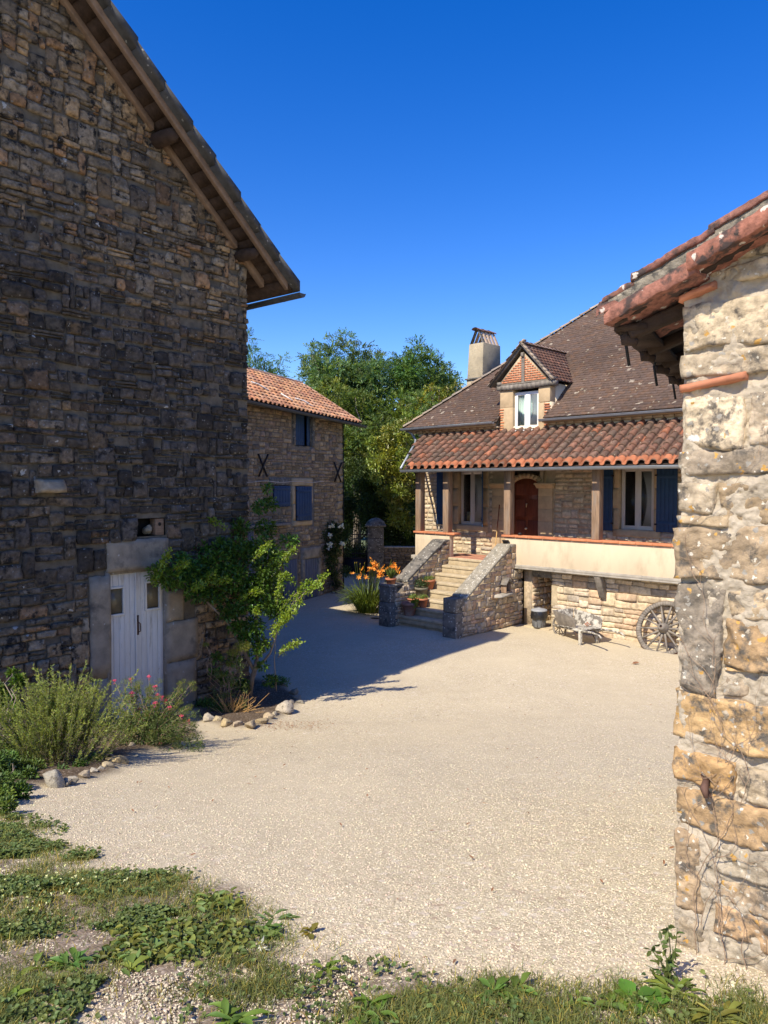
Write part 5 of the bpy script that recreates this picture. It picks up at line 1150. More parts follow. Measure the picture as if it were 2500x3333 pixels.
# pots
def pot_mesh(parent, r, h, m, rim=True):
    g = Geo(); g.lathe([(.001, 0), (r*.62, 0), (r*.66, .01), (r*.93, h*.80), (r*1.0, h*.80), (r*1.04, h*.82), (r*1.04, h), (r*.93, h), (r*.9, h*.88), (.001, h*.86)], (0, 0, 0), 28)
    p = g.build('pot', M[m], parent, smooth=False); g = Geo(); g.lathe([(r*.9, h*.885), (.001, h*.90)], (0, 0, 0), 20); g.build('potting_soil', M['soil'], parent); return p
class Lf:
    @staticmethod
    def add(g, P, D, size, wid, c, fold=.25, up=None, bend=0.):
        # P base points, D unit directions, size lengths
        P = np.asarray(P, float); D = np.asarray(D, float); n = len(P); D = D/(np.linalg.norm(D, axis=1)[:, None]+1e-9)
        U0 = rng.normal(size=(n, 3)) if up is None else up+rng.normal(size=(n, 3))*.35
        Sd = np.cross(D, U0); Sd /= np.linalg.norm(Sd, axis=1)[:, None]+1e-9; Nn = np.cross(Sd, D)
        size = np.broadcast_to(size, (n,))[:, None]; w_ = size*wid
        V = np.stack([P, P+D*size*.32+Sd*w_*.45+Nn*w_*fold, P+D*size*.72+Sd*w_*.34+Nn*(w_*fold-size*bend*.5), P+D*size-Nn*size*bend, P+D*size*.72-Sd*w_*.34+Nn*(w_*fold-size*bend*.5), P+D*size*.32-Sd*w_*.45+Nn*w_*fold], 1)
        i = np.arange(n)[:, None]*6; Q = np.concatenate([i+np.array([0, 1, 2, 3]), i+np.array([0, 3, 4, 5])])
        c = np.asarray(c, float); c = np.broadcast_to(c, (n, 3)); g.add(V.reshape(-1, 3), q=Q, c=np.repeat(c, 6, 0))
def rdir(n, upb=0.):
    d = rng.normal(size=(n, 3)); d[:, 2] += upb; return d/np.linalg.norm(d, axis=1)[:, None]
def ball(n, r, shell=.4):
    d = rdir(n); return d*(np.array(r)*1.0)*(rng.random((n, 1))**shell)
def tint(n, lo=.65, hi=1.35, yel=.15):
    a = rng.uniform(lo, hi, (n, 1)); y = rng.uniform(-yel, yel, (n, 1)); return np.concatenate([a*(1+y), a, a*(1-y)], 1)
def stems(g, base, tips, r0=.02, r1=.005, seg=6, sag=.1, wob=.05):
    base = np.asarray(base, float)
    for t_ in tips:
        t_ = np.asarray(t_, float); k = np.linspace(0, 1, 8)[:, None]; q = base+(t_-base)*k; L = np.linalg.norm(t_-base)
        q = q+np.array([0, 0, 1])*np.sin(k*math.pi)*sag*L+rng.normal(size=(8, 3))*wob*L*np.sin(k*math.pi)*.5
        g.tube(q, np.linspace(r0, r1, 8), seg, caps=False)
def potplant(name, label, s, d, z, r, h, m, kind, group=None):
    t_ = thing(name, label, 'potted plant', tuple(H.w(s, d, z)), R_(-45), group); pot_mesh(t_, r, h, m)
    g = Geo(); n = 160
    if kind == 'lily':
        for k in range(60):
            a = rng.uniform(0, 6.28); L = rng.uniform(.15, .4); d_ = np.array([[math.cos(a)*.5, math.sin(a)*.5, 1.]]); Lf.add(g, [[0, 0, h*.8]], d_, L, .06, tint(1), bend=.2)
        g.build('foliage', M['leaf_lily'], t_); 
    elif kind == 'low':
        Lf.add(g, ball(n, (r*.9, r*.9, .07))+[0, 0, h+.03], rdir(n, .8), .05, .45, tint(n)*[1.3, 1.3, 1]); g.build('foliage', M['leaf_herb'], t_)
    elif kind == 'bushy':
        n = 420; Lf.add(g, ball(n, (r*1.3, r*1.2, .16))+[0, 0, h+.1], rdir(n, .5), .05, .4, tint(n, .5, 1.)); g.build('foliage', M['leaf_dark'], t_)
    elif kind == 'trail':
        n = 60; Lf.add(g, ball(n, (.12, .09, .12))+[.2, -.0, h+.02], rdir(n, -.2), .08, .7, tint(n)*[1.7, 1.4, .6]); g.build('foliage', M['leaf_rose'], t_)
    return t_
potplant('flower_pot', 'terracotta pot with day lilies standing on the left stair pier', 1.34, -2.28, -2.795, .15, .23, 'terracotta', 'lily')
def onstep(px, py, i):
    z = FL-.206*i; r = ray(px, py); t = z/r[2]; q = r*t-H.O; return float(q.dot(H.x)), float(q.dot(H.y)), z
v5p = lambda x, y: (1240+x/3.318, 1700+y/3.318)
potplant('flower_pot', 'bright orange terracotta pot with low greenery, highest on the sunlit steps', 1.68, -1.10, FL-.206*4, .19, .27, 'terracotta', 'low')
potplant('flower_pot', 'rounded grey stone pot with bushy dark herb on the left of the steps', 1.70, -1.42, FL-.206*5, .185, .29, 'pot_grey', 'bushy')
potplant('flower_pot', 'small plain terracotta pot on the shaded lower steps right of the grey pot', 2.0, -1.70, FL-.206*6, .14, .25, 'terracotta', 'low')
potplant('flower_pot', 'small shadowed terracotta pot tucked behind the big pot on the lower steps', 1.66, -1.73, FL-.206*6, .15, .22, 'terracotta', 'low')
potplant('flower_pot', 'largest bleached terracotta pot with trailing yellow leaves on the bottom step', 1.80, -2.02, FL-.206*7, .215, .36, 'terracotta_old', 'trail')
o = Geo().lathe([(.001, 0), (.06, 0), (.09, .08), (.095, .09), (.07, .09), (.001, .05)], (0, 0, 0), 16).build('bowl', M['iron'], None, smooth=True); o.location = H.w(3.6, -.1, -1.605); tag(o, 'small black bowl on top of the right stair coping', 'bowl')
o = Geo().lathe([(.001, 0), (.05, 0), (.055, .05), (.03, .07), (.001, .075)], (0, 0, 0), 14).build('lantern_cap', M['iron'], None, smooth=True); o.location = H.w(3.95, .08, -1.372); o.name = 'ornament'; tag(o, 'small dark metal ornament on the brick parapet by the door', 'ornament')

# edging stones
def ground_rock(px, py, w_, label=None, group=None, c=(1, 1, 1), hgt=.62, seed=None):
    p = G_(px, py); sd = int(px*7+py) if seed is None else seed; r = np.random.default_rng(sd)
    sz = (w_*r.uniform(.9, 1.2), w_*r.uniform(.6, .9), w_*hgt*r.uniform(.8, 1.2))
    o = rock('edging_stone', (0, 0, 0), sz, sd, rot=r.uniform(0, 3), colr=np.array(c)*r.uniform(.85, 1.15)); o.location = (p[0], p[1]+sz[1]*.3, p[2]+sz[2]*.28); tag(o, label or '', 'stone', group); return o
ORD = ['first', 'second', 'third', 'fourth', 'fifth', 'sixth', 'seventh', 'eighth', 'ninth', 'tenth', 'eleventh', 'twelfth', 'thirteenth', 'fourteenth', 'fifteenth']
rowA = [(160, 2562, .25, (.95, .97, .97), 'largest flat topped grey white block at the lower end of the left bed edging'), (212, 2555, .12, (1, .95, .85), 0), (235, 2548, .13, (.9, .9, .9), 0), (272, 2535, .16, (1.1, 1, .85), 0), (300, 2520, .12, (1, 1, 1), 0), (325, 2512, .12, (.9, .9, .9), 0), (345, 2505, .15, (1.1, 1, .8), 0), (372, 2492, .24, (1.25, 1.1, .75), 'golden cream stone standing higher than its neighbours in the left bed edging'), (400, 2480, .14, (.95, .9, .85), 0), (425, 2450, .2, (.7, .65, .6), 0), (440, 2470, .1, (.9, .9, .8), 0)]
rowB = [(678, 2352, .22, (1.1, 1.08, 1.05), 0), (706, 2352, .2, (1.2, 1.1, .85), 0), (722, 2340, .12, (1, 1, .9), 0), (733, 2365, .22, (1.2, 1.05, .75), 0), (772, 2366, .22, (.95, .85, .75), 0), (815, 2370, .22, (.95, .85, .72), 0), (848, 2358, .2, (1.1, .95, .7), 0), (872, 2345, .24, (1.15, 1.0, .8), 0), (893, 2335, .2, (1, .95, .85), 0), (915, 2325, .36, (1.15, 1.12, 1.1), 'biggest white block in the curved stone edging of the rose bed'), (945, 2295, .2, (.8, .75, .7), 0), (954, 2262, .2, (.6, .56, .5), 0), (962, 2278, .2, (.75, .7, .65), 0), (975, 2290, .14, (.9, .9, .85), 0)]
for row, where in ((rowA, 'row edging the rosemary bed'), (rowB, 'curved row edging the rose bed')):
    for i, (px, py, w_, c, lab) in enumerate(row): ground_rock(px, py, w_, lab or ORD[i]+' limestone piece from the left in the '+where, 'stones in the '+where, c)
for px, py, wh_ in ((1085, 1932, 'left'), (1101, 1932, 'middle'), (1116, 1929, 'right')): ground_rock(px, py, .24, wh_+' one of three grey stones at the foot of the white climbing rose', 'stones below the climbing rose', (.8, .8, .8))
for px, py, w_, wh_ in ((1225, 2014, .3, 'left'), (1245, 2010, .26, 'right')): ground_rock(px, py, w_, wh_+' one of two flat grey stones at the foot of the day lilies', 'stones below the day lilies', (.8, .78, .7), .3)
o = Geo(); o.box(-.16, .16, -.06, .06, 0, .02); 
# gate, pier and garden wall
GY = 29.2
a = at(1112, 1868, GY); b = at(1196, 1868, GY); gw = b[0]-a[0]; gb = a[2]
gt = thing('iron_gate', 'dark blue iron gate with solid lower panel between house and stone pier', 'gate', (a[0], GY, gb))
g = Geo(); g.box(.02, gw-.02, -.01, .01, .02, .62); g.build('sheet_panel', mat('dark_blue_iron', (.008, .012, .022), .6, bump=0), gt)
g = Geo()
for q in ((.0, .05, 0, 1.9), (gw-.05, gw, 0, 1.9)): g.box(q[0], q[1], -.02, .02, q[2], q[3])
g.box(.05, gw-.05, -.018, .018, .60, .65); g.box(.05, gw-.05, -.018, .018, 1.55, 1.59); g.box(.05, gw-.05, -.018, .018, .80, .83); g.build('frame', M['iron'], gt)
for k in range(11):
    x = .08+k*(gw-.16)/10; g = Geo(); g.tube([(x, 0, .62), (x, 0, 1.72), (x, 0, 1.80)], [.011, .011, .002], 5); g.build('bar', M['iron'], gt)
a = at(1197, 1868, GY+.1); b = at(1249, 1868, GY+.1); pw = b[0]-a[0]
pt = thing('gate_pier', 'square dark stone gate pier with a worn domed cap', 'gate pier', ((a[0]+b[0])/2, GY+.2, gb-.3))
g = Geo(); z = 0
for hh_ in (.75, .42, .55, .45): g.box(-pw/2, pw/2, -pw/2, pw/2, z+.004, z+hh_-.004); z += hh_
g.build('shaft', M['greystone'], pt, bevel=.02); zt = z
g = Geo(); g.box(-pw/2-.09, pw/2+.09, -pw/2-.09, pw/2+.09, zt, zt+.09); g.build('cornice', M['greystone'], pt, bevel=.03)
g = Geo(); g.lathe([(pw/2+.06, zt+.09), (pw/2+.04, zt+.17), (pw/2-.05, zt+.26), (pw/2-.16, zt+.32), (.001, zt+.35)], (0, 0, 0), 20); g.build('cap', M['greystone'], pt, smooth=True)
GW = Fr((b[0], GY+.1), 4); gwt = frame_thing('garden_wall', 'low rubble garden wall between the gate pier and the farmhouse', 'wall', (b[0], GY+.1), 4, gb-.5)
g = Geo(); zt_ = at(1300, 1785, GY)[2]
rubble(g, 0, 4.5, gb-.5, zt_, h=(.07, .13), w=(.12, .34), prot=(.02, .05), res=(5, 4), pal='garden', seed=51, wav=.03); gr = g.build('wall', M['stone'], gwt, smooth=True)
g = Geo(); g.box(0, 4.5, .01, .4, gb-.5, zt_); g.build('wall_core', M['mortar_far'], gr)
g = Geo(); x = -.02
while x < 4.4: e = x+rng.uniform(.25, .5); g.box(x, e-.01, -.06, .45, zt_, zt_+rng.uniform(.04, .06)); x = e
g.build('capstones', M['concrete'], gr, bevel=.01)

# =================================================================== TREES
def crown(g, clumps, lsize, per, wid=.45, spray=True, lo=.55, hi=1.4, colr=(1, 1, 1), upb=.25, droop=0., dens=1):
    for (c, r, *o) in clumps:
        r = np.array([r, r, r*.8]) if np.isscalar(r) else np.array(r); n = int(per*(r.prod()**(2/3))/.25*dens); k = rng.uniform(.75, 1.25)
        cc = np.array(colr)*k*np.array([rng.uniform(.9, 1.2), 1, rng.uniform(.8, 1.1)])
        if spray:
            m = max(4, n//9); B0 = np.array(c)+ball(m, r, .45); D = (B0-np.array(c))/r; D /= np.linalg.norm(D, axis=1)[:, None]+1e-6; D = D+rng.normal(size=(m, 3))*.5; D[:, 2] += upb; D /= np.linalg.norm(D, axis=1)[:, None]
            Sd = np.cross(D, rng.normal(size=(m, 3))); Sd /= np.linalg.norm(Sd, axis=1)[:, None]; L = lsize*3.2; ct = tint(m, lo, hi)*cc
            for j in range(9):
                f = (j//2+1)/5; sg = (1 if j % 2 else -1) if j < 8 else 0
                Lf.add(g, B0+D*L*f-np.array([0, 0, 1])*L*f*f*.25, D*.6+Sd*sg+rng.normal(size=(m, 3))*.12, lsize*rng.uniform(.8, 1.2, m), wid, ct*rng.uniform(.85, 1.15, (m, 1)), up=np.array([0, 0, 1.]))
        else:
            P = np.array(c)+ball(n, r, .4); D = (P-np.array(c))/r+rng.normal(size=(n, 3))*.7; D[:, 2] += upb; Lf.add(g, P, D, lsize*rng.uniform(.7, 1.3, n), wid, tint(n, lo, hi)*cc, up=np.array([0, 0, 1.]), bend=droop)
def make_clumps(cen, rad, n, cr, seed, topbias=0):
    r = np.random.default_rng(seed); out = []
    for i in range(n):
        d = r.normal(size=3); d /= np.linalg.norm(d); d[1] = -abs(d[1])*.9 if r.random() < .62 else d[1]; f = r.random()**.4
        p = np.array(cen)+d*np.array(rad)*f; out.append((p, r.uniform(*cr)))
    return out
def tree(name, label, px, Ybase, cl, lsize, per, m, trunk_r=.16, cat='tree', group=None, spray=True, limb=10, wid=.45, colr=(1, 1, 1), lo=.5, hi=1.4, zb=None):
    b = at(px, 1900, Ybase); z0 = float(gz(0, Ybase)) if zb is None else zb
    t_ = thing(name, label, cat, (b[0], Ybase, z0), 0, group); O = np.array([b[0], Ybase, z0])
    g = Geo(); crown(g, [(np.array(c)-O, r) for c, r in cl], lsize, per, wid, spray, lo, hi, colr); g.build('crown', M[m], t_)
    g = Geo(); zc = np.mean([c[2] for c, r in cl])-z0; g.tube([(0, 0, -.2), (.05, 0, zc*.35), (-.05, .05, zc*.65), (.05, 0, zc*.9)], [trunk_r, trunk_r*.8, trunk_r*.55, trunk_r*.2], 9)
    idx = np.random.default_rng(5).permutation(len(cl))[:limb]
    for i in idx: c = np.array(cl[i][0])-O; stems(g, (0, 0, zc*rng.uniform(.3, .7)), [c+np.array([0, 0, cl[i][1] if np.isscalar(cl[i][1]) else 0])*.6], trunk_r*.4, .015, 6, .0, .06)
    g.build('trunk', M['bark'], t_, smooth=True); return t_
def A(px, py, Y): return at(px, py, Y)
def cl_px(lst): return [(A(px, py, Y), r) for px, py, Y, r in lst]
def fill(pts, seed, n, jx=60, jy=60, jY=1.0, cr=(.5, .9)):
    r = np.random.default_rng(seed); out = []
    for i in range(n):
        px, py, Y = pts[r.integers(len(pts))]; out.append((A(px+r.uniform(-jx, jx), py+r.uniform(-jy, jy), Y+r.uniform(-jY, jY)), r.uniform(*cr)))
    return out
t1 = fill([(1130, 1220, 38), (1060, 1270, 38), (1190, 1240, 38), (1230, 1300, 38), (1060, 1190, 38), (1130, 1340, 38), (1030, 1310, 38), (1200, 1200, 38.5)], 1, 52, 40, 50, 1.6, (.45, .75))+cl_px([(1128, 1105, 38, .35), (1125, 1140, 38, .5), (1088, 1105, 38, .28), (1088, 1140, 38, .5), (1175, 1135, 38, .4), (1048, 1120, 38, .25), (1045, 1155, 38, .4), (1010, 1140, 38, .25), (1010, 1175, 38, .4), (1225, 1170, 38, .35), (1000, 1220, 38, .4), (1160, 1170, 38, .45), (985, 1185, 38, .2)])
tree('ash_tree', 'tallest feathery green ash tree rising behind the gate, left of centre', 1150, 38, t1, .15, 420, 'leaf_ash', .28, limb=16, colr=(.9, 1, 1.15))
t2 = fill([(1390, 1240, 39), (1330, 1260, 39), (1440, 1260, 39), (1380, 1320, 39), (1300, 1230, 39), (1460, 1300, 39), (1340, 1200, 39)], 2, 40, 30, 45, 1.4, (.45, .75))+cl_px([(1358, 1125, 39, .28), (1358, 1160, 39, .45), (1400, 1160, 39, .35), (1402, 1190, 39, .45), (1435, 1185, 39, .35), (1300, 1190, 39, .4), (1475, 1260, 39, .4), (1440, 1220, 39, .45), (1262, 1190, 39, .3), (1490, 1320, 39, .35)])
tree('ash_tree', 'feathery green ash tree seen between the tallest ash and the chimney', 1380, 39, t2, .15, 420, 'leaf_ash', .24, limb=14, colr=(.8, .95, .9))
t3 = fill([(1000, 1330, 34), (1080, 1380, 34), (1160, 1400, 34), (1250, 1390, 34.5), (1330, 1370, 35), (1120, 1470, 33.5), (1220, 1490, 33.5), (1180, 1350, 35), (1060, 1320, 35)], 3, 64, 45, 55, 1.2, (.45, .75))
tree('ash_tree', 'broad yellow green tree in front of the tallest ash, above the roof corner', 1160, 34, t3, .13, 460, 'leaf_ash', .22, limb=14, colr=(1.08, 1.05, .8))
t5 = cl_px([(850, 1215, 42, .8), (880, 1220, 42, .7), (820, 1150, 42, .5), (905, 1200, 42, .35), (900, 1240, 42, .45), (830, 1180, 42, .6), (800, 1110, 42, .6), (915, 1170, 42, .3), (865, 1180, 42, .45)])
tree('young_tree', 'small blue green tree top showing over the far pink tiled roof', 850, 42, t5, .13, 330, 'leaf_ash', .15, limb=9, colr=(.8, 1, 1.2))
t6 = fill([(1150, 1560, 32), (1230, 1600, 32), (1300, 1560, 32.5), (1180, 1700, 31.5), (1290, 1700, 31.5), (1350, 1500, 33), (1340, 1640, 33), (1130, 1650, 32), (1120, 1780, 32), (1240, 1800, 31.5), (1320, 1780, 31.5)], 6, 90, 45, 60, .8, (.4, .7))
tree('laurel_hedge', 'tall dark laurel thicket behind the iron gate and garden wall', 1240, 32.5, t6, .12, 420, 'leaf_dark', .14, cat='hedge', spray=False, limb=12, lo=.4, hi=1.2)
t6b = fill([(1050, 1500, 36), (1150, 1550, 36), (1250, 1500, 36), (1350, 1480, 36), (1400, 1600, 36), (1200, 1650, 35.5), (1100, 1650, 35.5), (1300, 1600, 35.5), (1450, 1500, 37), (1180, 1420, 37), (1250, 1400, 37), (1120, 1450, 37), (1310, 1420, 37), (1220, 1350, 38)], 8, 130, 60, 70, .8, (.6, .9))
tree('evergreen_thicket', 'dark evergreen mass filling the gap beneath the ash trees', 1250, 36.5, t6b, .15, 260, 'leaf_dark', .2, cat='tree', spray=False, limb=8)
t7 = fill([(1300, 1480, 30.5), (1260, 1540, 30.5), (1320, 1580, 30.5), (1285, 1640, 30.5), (1310, 1420, 30.5), (1240, 1480, 30.5), (1330, 1520, 30.5), (1275, 1600, 30.5), (1310, 1690, 30.6)], 7, 64, 28, 42, .5, (.26, .42))+cl_px([(1262, 1400, 30.5, .25), (1262, 1430, 30.5, .3), (1225, 1440, 30.5, .2), (1330, 1700, 30.5, .3), (1290, 1395, 30.5, .3), (1235, 1500, 30.4, .25)])
tree('magnolia', 'glossy yellow green magnolia standing left of the porch roof', 1300, 31.2, t7, .15, 330, 'leaf_mag', .09, spray=False, limb=18, wid=.42, lo=.6, hi=1.5)
t8 = cl_px([(1400, 1270, 36, .35), (1430, 1285, 36, .4), (1370, 1300, 36, .4), (1460, 1275, 36, .3), (1490, 1255, 36, .22), (1340, 1330, 36, .4), (1400, 1320, 36, .5), (1450, 1320, 36, .5), (1320, 1345, 35.5, .4), (1310, 1330, 35.5, .3), (1490, 1300, 36, .3), (1350, 1350, 36, .4)])
tree('magnolia', 'magnolia top with bronze green leaves showing above the hipped roof', 1430, 36, t8, .17, 210, 'leaf_mag', .1, spray=False, limb=12, wid=.42, colr=(1.1, .95, .8))
# far trees that close the view
tw = [(A(px, 1560, 55)+np.array([0, 0, rng.uniform(-2, 2)]), rng.uniform(1.6, 2.6)) for px in np.linspace(300, 2600, 46)]
g = Geo(); crown(g, tw, .45, 60, .5, False, .5, 1.2); o = g.build('woodland', M['leaf_dark']); o['kind'] = 'stuff'; o['label'] = 'distant dark woodland beyond the trees'; o['category'] = 'woodland'

# =================================================================== SHRUBS AND FLOWERS
def plant(name, label, cat, p, group=None): return thing(name, label, cat, tuple(p), 0, group)
# rosemary
p0 = G_(185, 2490)
t_ = plant('rosemary_bush', 'big upright rosemary bush with fine needle leaves left of the white door', 'shrub', p0)
g = Geo(); gs = Geo(); rs_ = np.random.default_rng(3)
for k in range(420):
    a = rs_.uniform(0, 6.28); rr = rs_.uniform(0, .36); x = rr*math.cos(a)*1.5; y = rr*math.sin(a); L = rs_.uniform(.3, .62)*(1.1-rr*.6)+(.22 if rs_.random() < .05 else 0)
    lean = np.array([x*2.0+rs_.normal(0, .22), y*1.5+rs_.normal(0, .22), .9]); lean /= np.linalg.norm(lean); b = np.array([x, y, rs_.uniform(.0, .35)])
    kk = np.linspace(0, 1, 6)[:, None]; P = b+lean*L*kk+np.array([rs_.normal(0, .06), rs_.normal(0, .06), 0])*kk**2+np.array([0, 0, .08])*kk**2
    gs.tube(P, np.linspace(.003, .001, 6), 4, caps=False)
    n = int(190*L); f = rs_.random(n)**.8; Q = np.stack([np.interp(f, np.linspace(0, 1, 6), P[:, j]) for j in range(3)], -1)
    D = rs_.normal(size=(n, 3)); D /= np.linalg.norm(D, axis=1)[:, None]; D = D*.8+lean*.9
    c = tint(n, .65, 1.3)*np.array([1.0, 1.0, .8])*rs_.uniform(.75, 1.25)*(.6+.6*f[:, None]); Lf.add(g, Q, D, rs_.uniform(.022, .038, n), .24, c)
gs.build('stems', M['bark'], t_); g.build('needles', foliage('rosemary_leaves', (.26, .31, .085), .35), t_)
# bed weeds and rose foliage at the left edge
def bush(name, label, cat, p, clumps, lsize, per, m, wid=.5, colr=(1, 1, 1), stemcol='bark', sr=.012, lo=.55, hi=1.35, group=None, nst=None, upb=.2, droop=.1):
    t_ = plant(name, label, cat, p, group); O = np.array(p); g = Geo(); cl = [(np.array(c)-O, r) for c, r in clumps]
    crown(g, cl, lsize, per, wid, False, lo, hi, colr, upb, droop, 5); g.build('leaves', M[m] if isinstance(m, str) else m, t_)
    g = Geo(); stems(g, (0, 0, 0), [c for c, r in cl][:nst], sr, .003, 6, .12, .08); g.build('stems', M[stemcol], t_, smooth=True); return t_
bush('leafy_shrub', 'broad leaved green shrub cut off by the left edge beside the rosemary', 'shrub', G_(5, 2480), [(A(px, py, Y), r) for px, py, Y, r in ((20, 2280, 8.9, .12), (0, 2330, 8.8, .16), (25, 2400, 8.7, .15), (-20, 2380, 8.8, .2), (10, 2450, 8.6, .15), (60, 2220, 9.2, .09), (40, 2190, 9.3, .06), (-40, 2260, 8.9, .2), (-60, 2420, 8.7, .2), (40, 2320, 8.8, .1), (30, 2350, 8.7, .12), (50, 2430, 8.6, .12))], .055, 1300, 'leaf_rose', colr=(.9, 1, .8))
bush('ground_cover_plant', 'low dark weedy greenery spilling over the left bed edging', 'plant', G_(40, 2560), [(G_(px, py)+np.array([0, 0, r*.5]), r) for px, py, r in ((10, 2520, .16), (50, 2530, .13), (85, 2550, .10), (20, 2575, .12), (-30, 2540, .2), (110, 2520, .1), (0, 2620, .10), (-40, 2610, .15), (60, 2600, .09), (30, 2490, .18), (-20, 2500, .2), (90, 2500, .12), (260, 2505, .07), (310, 2490, .08), (350, 2480, .07), (200, 2520, .06), (10, 2650, .08))], .035, 2600, 'leaf_dark', colr=(1.5, 1.5, 1.2), nst=4, sr=.003, lo=.5, hi=1.6)
# red valerian
p0 = G_(470, 2440); O = np.array(p0); t_ = plant('valerian', 'sprawling red valerian with pink flower heads in front of the white door', 'plant', p0)
g = Geo(); gs = Geo(); gf = Geo(); gp = Geo(); rs_ = np.random.default_rng(13)
heads = [(372, 2215), (426, 2210), (485, 2202), (430, 2255), (505, 2235), (512, 2262), (528, 2268), (505, 2288), (490, 2330), (535, 2322), (552, 2300), (550, 2370), (523, 2420), (520, 2440), (614, 2345), (455, 2305), (500, 2395), (590, 2330), (540, 2280), (478, 2318)]
tips = [A(px, py, rs_.uniform(8.9, 9.5)) for px, py in heads]
soft_h = [A(rs_.uniform(380, 630), rs_.uniform(2215, 2440), rs_.uniform(8.9, 9.7)) for k in range(130)]
for i, tp in enumerate(tips+soft_h):
    e = tp-O; b = np.array([rs_.normal(0, .1), rs_.normal(0, .08), 0]); kk = np.linspace(0, 1, 8)[:, None]; P = b+(e-b)*kk+np.array([0, 0, 1])*np.sin(kk*math.pi)*.06
    gs.tube(P, np.linspace(.004, .0018, 8), 4, caps=False)
    n = 34; f = rs_.uniform(.1, .92, n); Q = np.stack([np.interp(f, np.linspace(0, 1, 8), P[:, j]) for j in range(3)], -1); Lf.add(g, Q, rdir(n, .6), rs_.uniform(.03, .06, n), .3, tint(n, .6, 1.25)*[.95, 1.05, 1.0])
    if i < len(tips):
        n = 60; Lf.add(gp, e+ball(n, (.028, .028, .016)), rdir(n, .3), .012, .8, tint(n, .7, 1.3, .1)*[1, .9, 1])
        n = 20; Lf.add(gp, e+ball(n, (.02, .02, .01))-[0, 0, .04], rdir(n, .3), .010, .8, tint(n, .5, 1.2)*[.8, .9, 1])
    else:
        n = 90; Lf.add(gf, e+ball(n, (.055, .055, .045)), rdir(n, .9), .022, .16, tint(n, .8, 1.4)*[1.25, 1.1, .55])
for k in range(110):
    c = A(rs_.uniform(350, 650), rs_.uniform(2330, 2470), rs_.uniform(8.7, 9.3))-O; n = 40; Lf.add(g, c+ball(n, .07), rdir(n, .4), rs_.uniform(.025, .045, n), .28, tint(n, .45, 1.1))
gs.build('stems', M['vinebark'], t_); g.build('leaves', M['leaf_herb'], t_); gp.build('flower_heads', M['petal_pink'], t_); gf.build('seed_heads', M['leaf_herb'], t_)
# climbing rose with gnarled stem
pb = at(812, 2268, 12.9); pb[2] = float(gz(0, 12.9)); O = np.array(pb)
rng = np.random.default_rng(41); t_ = plant('rose_bush', 'old climbing rose with gnarled trunk and bright new shoots at the barn corner', 'rose bush', pb)
gs = Geo(); W = lambda px, py, Y: A(px, py, Y)-O
gs.tube([W(812, 2262, 12.9), W(820, 2210, 12.9), W(832, 2170, 12.85), W(836, 2140, 12.85)], [.05, .045, .042, .034], 9); gs.tube([W(828, 2185, 12.88), W(805, 2140, 12.85), W(790, 2115, 12.8), W(760, 2060, 12.7), W(740, 2020, 12.6)], [.034, .03, .026, .022, .02], 8)
gs.tube([W(836, 2145, 12.85), W(838, 2090, 12.8), W(830, 2020, 12.7), W(850, 1900, 12.7), W(880, 1780, 12.9)], [.033, .028, .024, .018, .01], 8); gs.tube([W(832, 2175, 12.85), W(856, 2155, 12.8), W(880, 2125, 12.7), W(905, 2050, 12.6), W(960, 1950, 12.6), W(1040, 1880, 12.6)], [.026, .02, .017, .012, .009, .004], 8)
gs.tube([W(740, 2020, 12.6), W(700, 1985, 12.4), W(660, 1945, 12.25), W(600, 1900, 12.0), W(520, 1860, 11.8)], [.022, .022, .02, .014, .006], 8); gs.tube([W(900, 2250, 12.9), W(893, 2150, 12.8), W(900, 2050, 12.7)], [.009, .008, .006], 6)
gs.tube([W(905, 2140, 12.7), W(930, 2110, 12.6), W(955, 2085, 12.5)], [.008, .006, .004], 5)
dark = [(700, 1850, 12.6, .34), (780, 1800, 12.9, .32), (620, 1870, 12.2, .3), (560, 1885, 11.9, .22), (520, 1865, 11.75, .2), (850, 1790, 13, .3), (800, 1950, 12.6, .3), (880, 1890, 12.8, .26), (745, 1990, 12.5, .2), (820, 2045, 12.6, .24), (865, 1720, 13.3, .2), (845, 1650, 13.5, .14), (650, 1790, 12.8, .2), (905, 1985, 12.7, .2), (700, 1930, 12.3, .22), (640, 1930, 12.1, .2), (850, 2100, 12.6, .16), (800, 2080, 12.6, .13), (900, 1820, 12.9, .22), (760, 1880, 12.5, .3), (720, 1780, 12.9, .2), (870, 1960, 12.6, .25), (590, 1830, 12.3, .2), (670, 1720, 13.1, .13), (780, 1720, 13.3, .2), (860, 1860, 12.7, .25), (830, 1910, 12.6, .25), (770, 2040, 12.5, .15), (880, 1640, 13.7, .15), (870, 1590, 13.9, .1), (940, 1760, 13.2, .15), (760, 2150, 12.4, .12), (705, 2140, 12.3, .10), (855, 2170, 12.6, .09), (880, 2215, 12.8, .12), (790, 2230, 12.7, .12), (740, 2210, 12.6, .13), (700, 2190, 12.5, .10), (830, 2120, 12.5, .13)]
g = Geo(); crown(g, [(W(px, py, Y), r) for px, py, Y, r in dark], .066, 2100, .58, False, .45, 1.5, (.85, 1.0, .7), .1, .15)
rs_ = np.random.default_rng(17)
